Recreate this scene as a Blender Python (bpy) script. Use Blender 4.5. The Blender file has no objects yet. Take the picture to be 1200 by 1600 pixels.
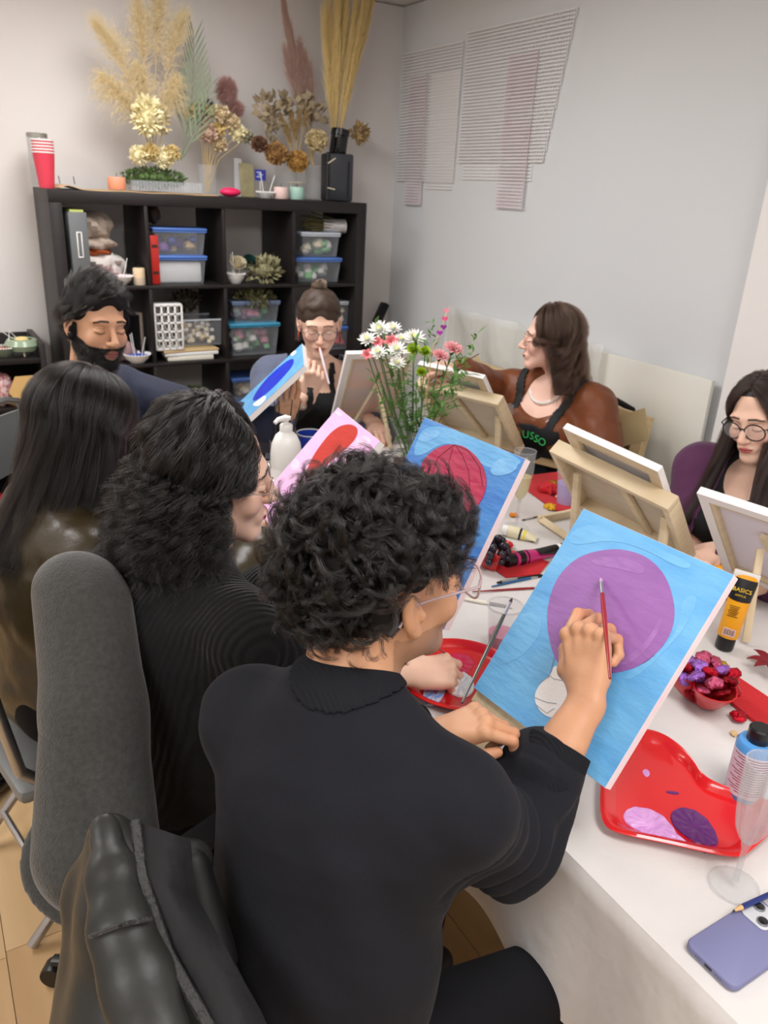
import bpy, math, random
import numpy as np
from mathutils import Vector, Matrix

C = bpy.context.scene.collection
SC = bpy.context.scene
random.seed(7)
V3 = lambda *a: np.array(a, float)

def lin(c):
    c = c/255.0
    return c/12.92 if c <= .04045 else ((c+.055)/1.055)**2.4
def rgb(r, g, b): return (lin(r), lin(g), lin(b), 1.0)

# ------------------------------------------------------------------ camera
CAM_P = V3(-.5529, -3.6393, 1.6336)
CAM_R = np.array([[.8611, -.5060, .0492], [-.1534, -.3508, -.9238], [.4848, .7879, -.3797]])   # right, down, forward
FPX = 1214.9
cd = bpy.data.cameras.new('camera'); cam = bpy.data.objects.new('camera', cd); C.objects.link(cam)
cd.sensor_fit = 'VERTICAL'; cd.sensor_height = 36; cd.lens = 36*FPX/1600
cd.dof.use_dof = True; cd.dof.focus_distance = 1.15; cd.dof.aperture_fstop = 7.5
cd.clip_start = .02
q_, _ = np.linalg.qr(CAM_R.T); Rn = CAM_R.copy()
Rn[0] /= np.linalg.norm(Rn[0]); Rn[2] -= Rn[0]*Rn[2].dot(Rn[0]); Rn[2] /= np.linalg.norm(Rn[2]); Rn[1] = np.cross(Rn[2], Rn[0])
M = Matrix.Identity(4)
for i in range(3):
    M[i][0] = Rn[0][i]; M[i][1] = -Rn[1][i]; M[i][2] = -Rn[2][i]; M[i][3] = CAM_P[i]
cam.matrix_world = M
SC.camera = cam

def at(u, v, d):
    """the point of the room seen at photo pixel (u, v), d metres in front of the lens"""
    return CAM_P + d*(Rn[2] + (u-600)/FPX*Rn[0] + (v-800)/FPX*Rn[1])
def atz(u, v, z):
    r = Rn[2] + (u-600)/FPX*Rn[0] + (v-800)/FPX*Rn[1]
    return CAM_P + (z-CAM_P[2])/r[2]*r
def aty(u, v, y):
    r = Rn[2] + (u-600)/FPX*Rn[0] + (v-800)/FPX*Rn[1]
    return CAM_P + (y-CAM_P[1])/r[1]*r
def atx(u, v, x):
    r = Rn[2] + (u-600)/FPX*Rn[0] + (v-800)/FPX*Rn[1]
    return CAM_P + (x-CAM_P[0])/r[0]*r

# ------------------------------------------------------------------ world, lights, exposure
SC.view_settings.view_transform = 'Standard'; SC.view_settings.look = 'None'
SC.view_settings.gamma = 1; SC.view_settings.use_curve_mapping = False
SC.view_settings.exposure = 0.0
SC.cycles.use_denoising = True
SC.cycles.max_bounces = 7; SC.cycles.diffuse_bounces = 4; SC.cycles.transparent_max_bounces = 16
SC.cycles.sample_clamp_indirect = 6
w = bpy.data.worlds.new('world'); SC.world = w; w.use_nodes = True
w.node_tree.nodes['Background'].inputs[0].default_value = (.8, .85, 1, 1)
w.node_tree.nodes['Background'].inputs[1].default_value = .05
CEIL = 2.53
PANELS = [(.25, -1.0), (.25, -3.9), (-1.55, -1.0), (-1.55, -3.9)]
for (x, y) in PANELS:
    ld = bpy.data.lights.new('ceiling_lamp_light', 'AREA'); ld.shape = 'RECTANGLE'; ld.size = .56; ld.size_y = 1.16
    ld.energy = 27; ld.color = (1.0, .99, .985)
    lo = bpy.data.objects.new('ceiling_lamp_light', ld); C.objects.link(lo); lo.location = (x, y, CEIL-.035)

# ------------------------------------------------------------------ naming
def tag(o, label=None, cat=None, group=None, kind=None):
    if label: o['label'] = label
    if cat: o['category'] = cat
    if group: o['group'] = group
    if kind: o['kind'] = kind
    return o
def thing(name, label, cat, loc=(0, 0, 0), rz=0, group=None, rot=None):
    o = bpy.data.objects.new(name, None); C.objects.link(o); o.empty_display_size = .05
    o.location = [float(v) for v in loc]
    if rot is not None: o.rotation_mode = 'QUATERNION'; o.rotation_quaternion = rot.to_quaternion()
    else: o.rotation_euler = (0, 0, rz)
    return tag(o, label, cat, group)
def copy_tree(o, parent=None):
    c = o.copy(); C.objects.link(c); c.parent = parent
    for ch in list(o.children): copy_tree(ch, c)
    return c
def axes(x, y, z):
    """rotation whose columns are the given world axes"""
    m = Matrix.Identity(3)
    for i in range(3): m[i][0] = float(x[i]); m[i][1] = float(y[i]); m[i][2] = float(z[i])
    return m
def unit(v): v = np.asarray(v, float); return v/(np.linalg.norm(v)+1e-12)

# ------------------------------------------------------------------ materials
MATS = {}
def mat(name, col, rough=.5, metal=0, spec=.5, trans=0, ior=1.45, alpha=1, noise=None, bump=None, coat=0, sheen=0, emit=0, sss=0, wave=None, vcol=False, aniso=None):
    """noise=(scale, amount, colour2); bump=(scale, strength[, stretch]); wave=(scale, strength, axis)"""
    if name in MATS: return MATS[name]
    m = bpy.data.materials.new(name); m.use_nodes = True; nt = m.node_tree; n = nt.nodes; L = nt.links
    b = n['Principled BSDF']
    b.inputs['Base Color'].default_value = col; b.inputs['Roughness'].default_value = rough
    b.inputs['Metallic'].default_value = metal; b.inputs['Specular IOR Level'].default_value = spec
    b.inputs['Transmission Weight'].default_value = trans; b.inputs['IOR'].default_value = ior
    b.inputs['Alpha'].default_value = alpha; b.inputs['Coat Weight'].default_value = coat
    b.inputs['Sheen Weight'].default_value = sheen
    if sheen: b.inputs['Sheen Roughness'].default_value = .4
    if emit:
        b.inputs['Emission Color'].default_value = col; b.inputs['Emission Strength'].default_value = emit
    if sss:
        b.inputs['Subsurface Weight'].default_value = sss; b.inputs['Subsurface Radius'].default_value = (.012, .005, .003); b.inputs['Subsurface Scale'].default_value = 1.0
    tc = n.new('ShaderNodeTexCoord')
    src = None
    if vcol:
        a = n.new('ShaderNodeAttribute'); a.attribute_name = 'Col'; src = a.outputs['Color']
        L.new(src, b.inputs['Base Color'])
    if noise:
        tn = n.new('ShaderNodeTexNoise'); tn.inputs['Scale'].default_value = noise[0]; tn.inputs['Detail'].default_value = 4
        mp = n.new('ShaderNodeMapping')
        if len(noise) > 3: mp.inputs['Scale'].default_value = noise[3]
        L.new(tc.outputs['Object'], mp.inputs['Vector']); L.new(mp.outputs[0], tn.inputs['Vector'])
        rp = n.new('ShaderNodeMapRange'); rp.inputs[1].default_value = .35; rp.inputs[2].default_value = .65
        rp.inputs[4].default_value = noise[1]
        L.new(tn.outputs['Fac'], rp.inputs[0])
        mx = n.new('ShaderNodeMix'); mx.data_type = 'RGBA'
        mx.inputs[6].default_value = col; mx.inputs[7].default_value = noise[2]
        if src: L.new(src, mx.inputs[6])
        L.new(rp.outputs[0], mx.inputs[0]); L.new(mx.outputs[2], b.inputs['Base Color'])
    h = None
    if bump:
        tn = n.new('ShaderNodeTexNoise'); tn.inputs['Scale'].default_value = bump[0]; tn.inputs['Detail'].default_value = 5
        mp = n.new('ShaderNodeMapping')
        if len(bump) > 2: mp.inputs['Scale'].default_value = bump[2]
        L.new(tc.outputs['Object'], mp.inputs['Vector']); L.new(mp.outputs[0], tn.inputs['Vector'])
        bp = n.new('ShaderNodeBump'); bp.inputs['Strength'].default_value = bump[1]; bp.inputs['Distance'].default_value = .01
        L.new(tn.outputs['Fac'], bp.inputs['Height']); h = bp
    if wave:
        tw = n.new('ShaderNodeTexWave'); tw.inputs['Scale'].default_value = wave[0]; tw.bands_direction = wave[2]
        tw.inputs['Distortion'].default_value = wave[3] if len(wave) > 3 else .6; tw.inputs['Detail Scale'].default_value = .5
        L.new(tc.outputs['Object'], tw.inputs['Vector'])
        bp = n.new('ShaderNodeBump'); bp.inputs['Strength'].default_value = wave[1]; bp.inputs['Distance'].default_value = .006
        L.new(tw.outputs['Fac'], bp.inputs['Height'])
        if h: L.new(h.outputs[0], bp.inputs['Normal'])
        h = bp
    if h: L.new(h.outputs[0], b.inputs['Normal'])
    MATS[name] = m
    return m

# ------------------------------------------------------------------ mesh builder
def rotm(ax, ang):
    ax = unit(ax); K = np.array([[0, -ax[2], ax[1]], [ax[2], 0, -ax[0]], [-ax[1], ax[0], 0]])
    return np.eye(3)+math.sin(ang)*K+(1-math.cos(ang))*K@K
def frame_to(d):
    d = unit(d); a = V3(0, 0, 1) if abs(d[2]) < .9 else V3(1, 0, 0)
    x = unit(np.cross(a, d)); return np.array([x, np.cross(d, x), d]).T
class MB:
    def __init__(s): s.v = []; s.f = []; s.m = []; s.mi = 0
    def add(s, vs, fs, R=None, t=None):
        o = len(s.v); vs = np.asarray(vs, float)
        if R is not None: vs = vs@np.asarray(R).T
        if t is not None: vs = vs+np.asarray(t)
        s.v += vs.tolist(); s.f += [[i+o for i in f] for f in fs]; s.m += [s.mi]*len(fs)
        return s
    def box(s, c, d, R=None, bev=0):
        x, y, z = [q/2 for q in d]
        if bev <= 0:
            vs = [(sx*x, sy*y, sz*z) for sz in (-1, 1) for sy in (-1, 1) for sx in (-1, 1)]
            fs = [(0, 2, 3, 1), (4, 5, 7, 6), (0, 1, 5, 4), (2, 6, 7, 3), (0, 4, 6, 2), (1, 3, 7, 5)]
            return s.add(vs, fs, R, c)
        b = min(bev, x*.9, y*.9, z*.9)
        poly = []
        for (cx, cy, a0) in ((x-b, y-b, 0), (-x+b, y-b, 90), (-x+b, -y+b, 180), (x-b, -y+b, 270)):
            for k in (0, 45, 90):
                a = math.radians(a0+k); poly.append((cx+b*math.cos(a), cy+b*math.sin(a)))
        rings = []
        sc = lambda e: [((px-math.copysign(e, px)), (py-math.copysign(e, py))) for px, py in poly]
        for (zz, e) in ((-z, b), (-z+b*.3, b*.3), (-z+b, 0), (z-b, 0), (z-b*.3, b*.3), (z, b)):
            rings.append([(px, py, zz) for px, py in sc(e)])
        n = len(poly); vs = sum(rings, []); fs = []
        for r in range(len(rings)-1):
            for i in range(n): j = (i+1) % n; fs.append((r*n+i, r*n+j, (r+1)*n+j, (r+1)*n+i))
        fs.append(tuple(range(n-1, -1, -1))); fs.append(tuple((len(rings)-1)*n+i for i in range(n)))
        return s.add(vs, fs, R, c)
    def lathe(s, prof, n=24, c=(0, 0, 0), R=None, sx=1, sy=1, closed=False, warp=None):
        vs = []; fs = []
        for r, z in prof:
            for i in range(n):
                a = 2*math.pi*i/n; q = warp(a) if warp else 1
                vs.append((r*q*math.cos(a)*sx, r*q*math.sin(a)*sy, z))
        for k in range(len(prof)-1):
            for i in range(n): j = (i+1) % n; fs.append((k*n+i, k*n+j, (k+1)*n+j, (k+1)*n+i))
        if closed: 
            k = len(prof)-1
            for i in range(n): j = (i+1) % n; fs.append((k*n+i, k*n+j, j, i))
        else:
            if prof[0][0] > 1e-5: fs.append(tuple(range(n-1, -1, -1)))
            if prof[-1][0] > 1e-5: fs.append(tuple((len(prof)-1)*n+i for i in range(n)))
        return s.add(vs, fs, R, c)
    def tube(s, pts, r, n=8, cap=True, flat=1.0, up=None):
        pts = [np.asarray(q, float) for q in pts]; m = len(pts)
        rr = r if hasattr(r, '__len__') else [r]*m
        vs = []; fs = []; px = None
        for i in range(m):
            d = unit(pts[min(i+1, m-1)]-pts[max(i-1, 0)])
            if px is None:
                px = frame_to(d)[:, 0] if up is None else unit(np.cross(np.asarray(up, float), d))
            px = unit(px-d*px.dot(d)); py = np.cross(d, px)
            for k in range(n):
                a = 2*math.pi*k/n
                vs.append(pts[i]+rr[i]*(math.cos(a)*px+math.sin(a)*py*flat))
        for i in range(m-1):
            for k in range(n): j = (k+1) % n; fs.append((i*n+k, i*n+j, (i+1)*n+j, (i+1)*n+k))
        if cap: fs.append(tuple(range(n-1, -1, -1))); fs.append(tuple((m-1)*n+k for k in range(n)))
        return s.add(vs, fs)
    def cyl(s, a, b, r, n=16, r2=None): return s.tube([a, b], [r, r if r2 is None else r2], n)
    def ball(s, c, r, n=12, R=None, warp=None):
        r = r if hasattr(r, '__len__') else (r, r, r)
        vs = []; fs = []; m = max(4, n//2)
        for i in range(1, m):
            for k in range(n):
                a = math.pi*i/m; t = 2*math.pi*k/n
                p = V3(math.sin(a)*math.cos(t), math.sin(a)*math.sin(t), math.cos(a)); q = warp(p) if warp else 1
                vs.append((p[0]*r[0]*q, p[1]*r[1]*q, p[2]*r[2]*q))
        vs += [(0, 0, r[2]), (0, 0, -r[2])]; t = len(vs)-2
        for i in range(m-2):
            for k in range(n): j = (k+1) % n; fs.append((i*n+k, (i+1)*n+k, (i+1)*n+j, i*n+j))
        for k in range(n): j = (k+1) % n; fs.append((t, k, j)); fs.append((t+1, (m-2)*n+j, (m-2)*n+k))
        return s.add(vs, fs, R, c)
    def prism(s, poly, z0, z1, R=None, t=None):
        n = len(poly); vs = [(x, y, z0) for x, y in poly]+[(x, y, z1) for x, y in poly]
        fs = [tuple(range(n-1, -1, -1)), tuple(range(n, 2*n))]+[(i, (i+1) % n, n+(i+1) % n, n+i) for i in range(n)]
        return s.add(vs, fs, R, t)
    def sheet(s, fn, nu, nv, th=0):
        """grid surface fn(u,v)->xyz, given thickness th along its normal"""
        P = np.array([[fn(i/nu, j/nv) for j in range(nv+1)] for i in range(nu+1)], float)
        idx = lambda i, j: i*(nv+1)+j
        fs = [(idx(i, j), idx(i+1, j), idx(i+1, j+1), idx(i, j+1)) for i in range(nu) for j in range(nv)]
        if th == 0: return s.add(P.reshape(-1, 3), fs)
        gu = np.gradient(P, axis=0); gv = np.gradient(P, axis=1); N = np.cross(gu, gv); N /= np.linalg.norm(N, axis=2, keepdims=True)+1e-12
        Q = P-N*th; n = P.shape[0]*P.shape[1]
        fs2 = [tuple(q+n for q in reversed(f)) for f in fs]
        for i in range(nu):
            fs2.append((idx(i+1, 0), idx(i, 0), idx(i, 0)+n, idx(i+1, 0)+n)); fs2.append((idx(i, nv), idx(i+1, nv), idx(i+1, nv)+n, idx(i, nv)+n))
        for j in range(nv):
            fs2.append((idx(0, j), idx(0, j+1), idx(0, j+1)+n, idx(0, j)+n)); fs2.append((idx(nu, j+1), idx(nu, j), idx(nu, j)+n, idx(nu, j+1)+n))
        return s.add(np.concatenate([P.reshape(-1, 3), Q.reshape(-1, 3)]), fs+fs2)
    def build(s, name, m, parent=None, smooth=True, offset=None):
        me = bpy.data.meshes.new(name)
        v = np.array(s.v, float)
        if offset is not None: v = v-np.asarray(offset)
        me.from_pydata(v.tolist(), [], s.f)
        for q in (m if isinstance(m, (list, tuple)) else [m]): me.materials.append(q)
        if isinstance(m, (list, tuple)): me.polygons.foreach_set('material_index', s.m)
        if smooth:
            me.polygons.foreach_set('use_smooth', [True]*len(me.polygons))
            try: me.set_sharp_from_angle(angle=math.radians(38))
            except Exception: pass
        o = bpy.data.objects.new(name, me); C.objects.link(o); o.parent = parent
        return o

# ------------------------------------------------------------------ solids blended in a voxel field (bodies, clothes)
class Vol:
    def __init__(s, lo, hi, h):
        s.lo = np.asarray(lo, float); s.h = h
        s.n = np.ceil((np.asarray(hi)-s.lo)/h).astype(int)+1
        s.g = np.full(s.n, 9., np.float32)
    def _b(s, lo, hi):
        a = np.clip(np.floor((lo-s.lo)/s.h).astype(int), 0, s.n-1); b = np.clip(np.ceil((hi-s.lo)/s.h).astype(int)+1, 1, s.n)
        if np.any(b <= a): return None, None
        sl = tuple(slice(a[i], b[i]) for i in range(3))
        ax = [s.lo[i]+s.h*np.arange(a[i], b[i]) for i in range(3)]
        X = np.stack(np.meshgrid(*ax, indexing='ij'), -1).astype(np.float32)
        return sl, X
    def _c(s, sl, d, k, op):
        g = s.g[sl]
        if op == '+':
            if k > 0:
                h = np.maximum(k-np.abs(g-d), 0)/k; s.g[sl] = np.minimum(g, d)-h*h*k*.25
            else: s.g[sl] = np.minimum(g, d)
        else:
            d = -d
            if k > 0:
                h = np.maximum(k-np.abs(g-d), 0)/k; s.g[sl] = np.maximum(g, d)+h*h*k*.25
            else: s.g[sl] = np.maximum(g, d)
    def cone(s, a, b, ra, rb=None, k=.02, op='+', flat=None, ratio=1.0):
        """tapered rod; flat = axis along which the section is scaled by ratio"""
        a = np.asarray(a, float); b = np.asarray(b, float); rb = ra if rb is None else rb
        m = max(ra, rb)*max(1, ratio)+k+3*s.h
        sl, X = s._b(np.minimum(a, b)-m, np.maximum(a, b)+m)
        if sl is None: return s
        ba = (b-a).astype(np.float32); L2 = max(float(ba@ba), 1e-9)
        p = X-a.astype(np.float32); h = np.clip(p@ba/L2, 0, 1); q = p-h[..., None]*ba
        r = ra+(rb-ra)*h
        if flat is not None:
            fl = unit(flat).astype(np.float32); c = q@fl
            l = np.sqrt(np.maximum((q*q).sum(-1)+c*c*(1/ratio**2-1), 1e-12)); d = (l-r)*(min(1, ratio)**.5)
        else: d = np.sqrt((q*q).sum(-1))-r
        s._c(sl, d.astype(np.float32), k, op); return s
    def ell(s, c, r, R=None, k=.02, op='+'):
        c = np.asarray(c, float); r = np.asarray(r if hasattr(r, '__len__') else (r,)*3, float); m = r.max()+k+3*s.h
        sl, X = s._b(c-m, c+m)
        if sl is None: return s
        p = X-c.astype(np.float32)
        if R is not None: p = p@np.asarray(R, np.float32)
        q = p/r.astype(np.float32); k0 = np.sqrt((q*q).sum(-1)); k1 = np.sqrt(((q/r.astype(np.float32))**2).sum(-1))+1e-9
        s._c(sl, (k0*(k0-1)/k1).astype(np.float32), k, op); return s
    def mesh(s):
        g = s.g; I = g < 0
        # pad so that the surface is closed
        g[0], g[-1], g[:, 0], g[:, -1], g[:, :, 0], g[:, :, -1] = [np.maximum(q, .3*s.h) for q in (g[0], g[-1], g[:, 0], g[:, -1], g[:, :, 0], g[:, :, -1])]
        I = (g < 0).astype(np.uint8)
        cs = [(i, j, k) for i in (0, 1) for j in (0, 1) for k in (0, 1)]
        n = np.array(g.shape)-1
        S = sum(I[i:i+n[0], j:j+n[1], k:k+n[2]] for i, j, k in cs)
        cells = np.argwhere((S > 0) & (S < 8))
        cid = np.full(n, -1, np.int32); cid[tuple(cells.T)] = np.arange(len(cells))
        val = np.stack([g[cells[:, 0]+i, cells[:, 1]+j, cells[:, 2]+k] for i, j, k in cs], 1)
        acc = np.zeros((len(cells), 3)); cnt = np.zeros(len(cells)); ca = np.array(cs, float)
        for a in range(8):
            for b in range(a+1, 8):
                if abs(ca[a]-ca[b]).sum() != 1: continue
                va, vb = val[:, a], val[:, b]; msk = (va < 0) != (vb < 0)
                t = np.where(msk, va/np.where(np.abs(va-vb) < 1e-9, 1, va-vb), 0)
                acc += msk[:, None]*(ca[a]+t[:, None]*(ca[b]-ca[a])); cnt += msk
        v = s.lo+s.h*(cells+acc/cnt[:, None])
        F = []
        for ax in range(3):
            u_, w_ = (ax+1) % 3, (ax+2) % 3
            A = np.moveaxis(I, ax, 0)
            d = np.argwhere(A[:-1] != A[1:])
            pts = np.zeros((len(d), 3), int)
            oth = [q for q in range(3) if q != ax]
            pts[:, ax] = d[:, 0]; pts[:, oth[0]] = d[:, 1]; pts[:, oth[1]] = d[:, 2]
            ok = np.all(pts[:, [u_, w_]] > 0, 1) & np.all(pts[:, [u_, w_]] < n[[u_, w_]], 1)
            pts = pts[ok]
            eu = np.eye(3, dtype=int)[u_]; ew = np.eye(3, dtype=int)[w_]
            q = np.stack([cid[tuple((pts-eu-ew).T)], cid[tuple((pts-ew).T)], cid[tuple(pts.T)], cid[tuple((pts-eu).T)]], 1)
            ins = I[tuple(pts.T)] == 1
            q = np.where(ins[:, None], q, q[:, ::-1]); F.append(q[(q >= 0).all(1)])
        return v, np.concatenate(F)
def relax(v, f, it=1, lam=.5):
    """Laplacian smoothing"""
    e = np.concatenate([f[:, [0, 1]], f[:, [1, 2]], f[:, [2, 3]], f[:, [3, 0]]]); e = np.concatenate([e, e[:, ::-1]])
    deg = np.bincount(e[:, 0], minlength=len(v))[:, None]
    for _ in range(it):
        a = np.stack([np.bincount(e[:, 0], weights=v[e[:, 1], k], minlength=len(v)) for k in range(3)], 1)
        v = v+lam*(a/np.maximum(deg, 1)-v)
    return v
def normals(v, f):
    n = np.cross(v[f[:, 2]]-v[f[:, 0]], v[f[:, 3]]-v[f[:, 1]]); o = np.zeros_like(v)
    for k in range(4):
        for a in range(3): o[:, a] += np.bincount(f[:, k], weights=n[:, a], minlength=len(v))
    return o/(np.linalg.norm(o, axis=1, keepdims=True)+1e-12)
def raw_obj(name, v, f, m, parent=None, col=None, offset=None, smooth=True):
    if offset is not None: v = v-np.asarray(offset)
    me = bpy.data.meshes.new(name); me.vertices.add(len(v)); me.vertices.foreach_set('co', np.asarray(v, np.float32).ravel())
    k = f.shape[1]; me.loops.add(f.size); me.loops.foreach_set('vertex_index', f.astype(np.int32).ravel())
    me.polygons.add(len(f)); me.polygons.foreach_set('loop_start', np.arange(0, f.size, k, dtype=np.int32))
    me.polygons.foreach_set('use_smooth', np.full(len(f), smooth)); me.update(calc_edges=True)
    me.materials.append(m)
    if col is not None:
        a = me.color_attributes.new('Col', 'FLOAT_COLOR', 'POINT')
        a.data.foreach_set('color', np.concatenate([col, np.ones((len(col), 1))], 1).astype(np.float32).ravel())
    o = bpy.data.objects.new(name, me); C.objects.link(o); o.parent = parent
    return o
def vnoise(p, s, seed=0):
    """cheap smooth pseudo noise in -1..1"""
    q = p*s+seed*7.3
    return (np.sin(q[..., 0]*1.0+1.7*np.sin(q[..., 1]*.9+q[..., 2]*.4))+np.sin(q[..., 1]*1.3+1.9*np.sin(q[..., 2]*1.1+q[..., 0]*.5))+np.sin(q[..., 2]*1.2+1.6*np.sin(q[..., 0]*1.2+q[..., 1]*.7)))/3
def strands(name, P, radius, m, parent, offset, tip=.35):
    """P: (n strands, k points, 3) hair curves"""
    n, k, _ = P.shape
    cu = bpy.data.hair_curves.new(name); cu.add_curves([k]*n)
    cu.attributes['position'].data.foreach_set('vector', (P-np.asarray(offset)).astype(np.float32).ravel())
    r = np.linspace(1, tip, k)[None]*(radius if hasattr(radius, '__len__') else np.full(n, radius))[:, None]
    a = cu.attributes.get('radius') or cu.attributes.new('radius', 'FLOAT', 'POINT')
    a.data.foreach_set('value', r.astype(np.float32).ravel())
    cu.materials.append(m)
    o = bpy.data.objects.new(name, cu); C.objects.link(o); o.parent = parent; o['kind'] = 'stuff'
    return o
# ------------------------------------------------------------------ the room
XL, XR, YB, YF = -2.3, 1.9, .42, -5.3
m_wall = mat('wall_paint', rgb(226, 222, 220), .75, noise=(1.2, .25, rgb(218, 214, 213)), bump=(60, .06))
m_wall2 = mat('side_wall_paint', rgb(221, 223, 225), .7, noise=(1.0, .25, rgb(206, 210, 213)), bump=(60, .06))
m_trim = mat('white_trim_paint', rgb(232, 230, 228), .5)
m_ceil = mat('ceiling_tile', rgb(225, 223, 218), .9, bump=(90, .3))
def struct(name, mb, m, parent=None):
    o = mb.build(name, m, parent, smooth=False)
    if parent is None: o['kind'] = 'structure'
    return o
struct('wall_back', MB().box(((XL+XR)/2, YB+.05, CEIL/2), (XR-XL+.2, .1, CEIL)), m_wall)
struct('wall_right', MB().box((XR+.05, (YB+YF)/2, CEIL/2), (.1, YB-YF, CEIL)), m_wall2)
yp = float(atx(1140, 556, XR-.09)[1])
struct('wall_column', MB().box((XR-.045, (yp+YF)/2, CEIL/2), (.09, yp-YF, CEIL)), mat('column_paint', rgb(236, 233, 231), .7))
struct('wall_left', MB().box((XL-.05, (YB+YF)/2, CEIL/2), (.1, YB-YF, CEIL)), m_wall)
struct('wall_front', MB().box(((XL+XR)/2, YF-.05, CEIL/2), (XR-XL+.2, .1, CEIL)), m_wall)
ceil = struct('ceiling', MB().box(((XL+XR)/2, (YB+YF)/2, CEIL+.03), (XR-XL+.2, YB-YF+.2, .05)), m_ceil)
# suspended-ceiling bars and lamp troffers
gb = MB()
for i in range(8): gb.box((XL+.25+i*.6, (YB+YF)/2, CEIL+.001), (.022, YB-YF, .012))
for i in range(5): gb.box(((XL+XR)/2, YF+.15+i*1.2, CEIL+.001), (XR-XL, .022, .012))
gb.build('ceiling_grid', m_trim, ceil, smooth=False)
m_lens = mat('lamp_lens', (1, .98, .95, 1), .4, emit=2.2)
for i, (x, y) in enumerate(PANELS):
    t = thing('ceiling_lamp', 'flush white fluorescent ceiling panel', 'ceiling light', (x, y, CEIL), group='ceiling lamps out of view')
    fr = MB()
    for sx in (-1, 1): fr.box((sx*.295, 0, -.012), (.02, 1.2, .03))
    for sy in (-1, 1): fr.box((0, sy*.595, -.012), (.57, .02, .03))
    fr.build('lamp_frame', m_trim, t, smooth=False)
    MB().box((0, 0, -.012), (.57, 1.17, .01)).build('lamp_diffuser', m_lens, t, smooth=False)
# laminate floor, plank by plank
m_fl = [mat('laminate_%s' % n, c, .38, spec=.5, noise=(7, .7, c2, (1.2, .12, 1)), bump=(30, .04, (1, .05, 1))) for n, c, c2 in
        (('pale', rgb(205, 172, 128), rgb(188, 152, 108)), ('mid', rgb(199, 164, 120), rgb(178, 142, 98)), ('warm', rgb(210, 178, 135), rgb(192, 158, 113)))]
floor = struct('floor', MB().box(((XL+XR)/2, (YB+YF)/2, -.04), (XR-XL, YB-YF, .06)), mat('floor_joint', rgb(120, 95, 65), .7))
PW, PLn = .19, 1.25
pm = [MB().box((0, 0, -.005), (PW-.0016, PLn-.0016, .01)).build('plank', m_fl[i], floor, smooth=False) for i in range(3)]
rnd = random.Random(3); first = [True]*3
nx = int((XR-XL)/PW)
for i in range(nx+1):
    x = XL+PW/2+i*PW
    if x+PW/2 > XR+.1: continue
    off = rnd.random()*PLn
    for j in range(-1, 6):
        y = YF+off+j*PLn+PLn/2
        y0, y1 = max(y-PLn/2, YF), min(y+PLn/2, YB)
        if y1-y0 < .05: continue
        k = rnd.randrange(3)
        if first[k]: o = pm[k]; first[k] = False
        else: o = pm[k].copy(); C.objects.link(o)
        o.parent = floor; o.location = (x, (y0+y1)/2, 0); o.scale = (1, (y1-y0)/PLn, 1)
# white board standing along the right wall, kraft-backed frame, plastic sheet
zb = 1.074
wb = MB().box((XR-.03, -1.08, zb/2), (.02, 1.63, zb), rotm((0, 1, 0), -.012), bev=.003)
tag(wb.build('foam_board', mat('cream_board', rgb(226, 224, 214), .6)), 'large off white board standing along the foot of the right wall', 'board')
m_pl = mat('clear_film', rgb(242, 242, 238), .2, trans=.0, alpha=.36, bump=(26, 1.0, (1, 1, .6)))
def film(u, v):
    y = -.27-1.12*u; z = .62+(zb+.035-.62)*v
    return (XR-.062-.012*math.sin(9*u+6*v)-.008*math.sin(31*u+3*v)-.03*(1-v)*.5, y, z+.01*math.sin(14*u)*(1-v))
tag(MB().sheet(film, 40, 16, .0008).build('plastic_sheet', m_pl), 'crumpled clear plastic sheet hanging over the off white board', 'plastic sheet')
fa, fb = atx(740, 563, XR-.16), atx(1016, 650, XR-.16)
t = thing('framed_board', 'kraft paper backed wooden frame leaning on the right wall behind the seated women', 'framed board', (XR-.16-.11, float(fa[1]+fb[1])/2, .004), rot=axes((0, -1, 0), (.13, 0, .99), (-.99, 0, .13)))
W, H = float(fa[1]-fb[1]), float(fa[2]+fb[2])/2
fr = MB(); m_raw = mat('raw_pine', rgb(214, 190, 146), .6, noise=(9, .6, rgb(196, 168, 120), (1, 8, 1)))
for s_ in (-1, 1): fr.box((s_*(W/2-.025), H/2, 0), (.05, H, .035), bev=.002)
for y in (.025, H-.025): fr.box((0, y, 0), (W-.1, .05, .035), bev=.002)
fr.build('frame', m_raw, t)
MB().box((0, H/2, -.008), (W-.1, H-.1, .006)).build('kraft_backing', mat('kraft', rgb(158, 130, 92), .8, noise=(4, .4, rgb(148, 120, 84))), t, smooth=False)
for s_ in (-1, 1): MB().box((s_*(W/2-.05), H-.05, .0182), (.12, .12, .001), rotm((0, 0, 1), s_*.5)).build('corner_tape', mat('masking_tape', rgb(205, 185, 140), .5), t, smooth=False)
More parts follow.
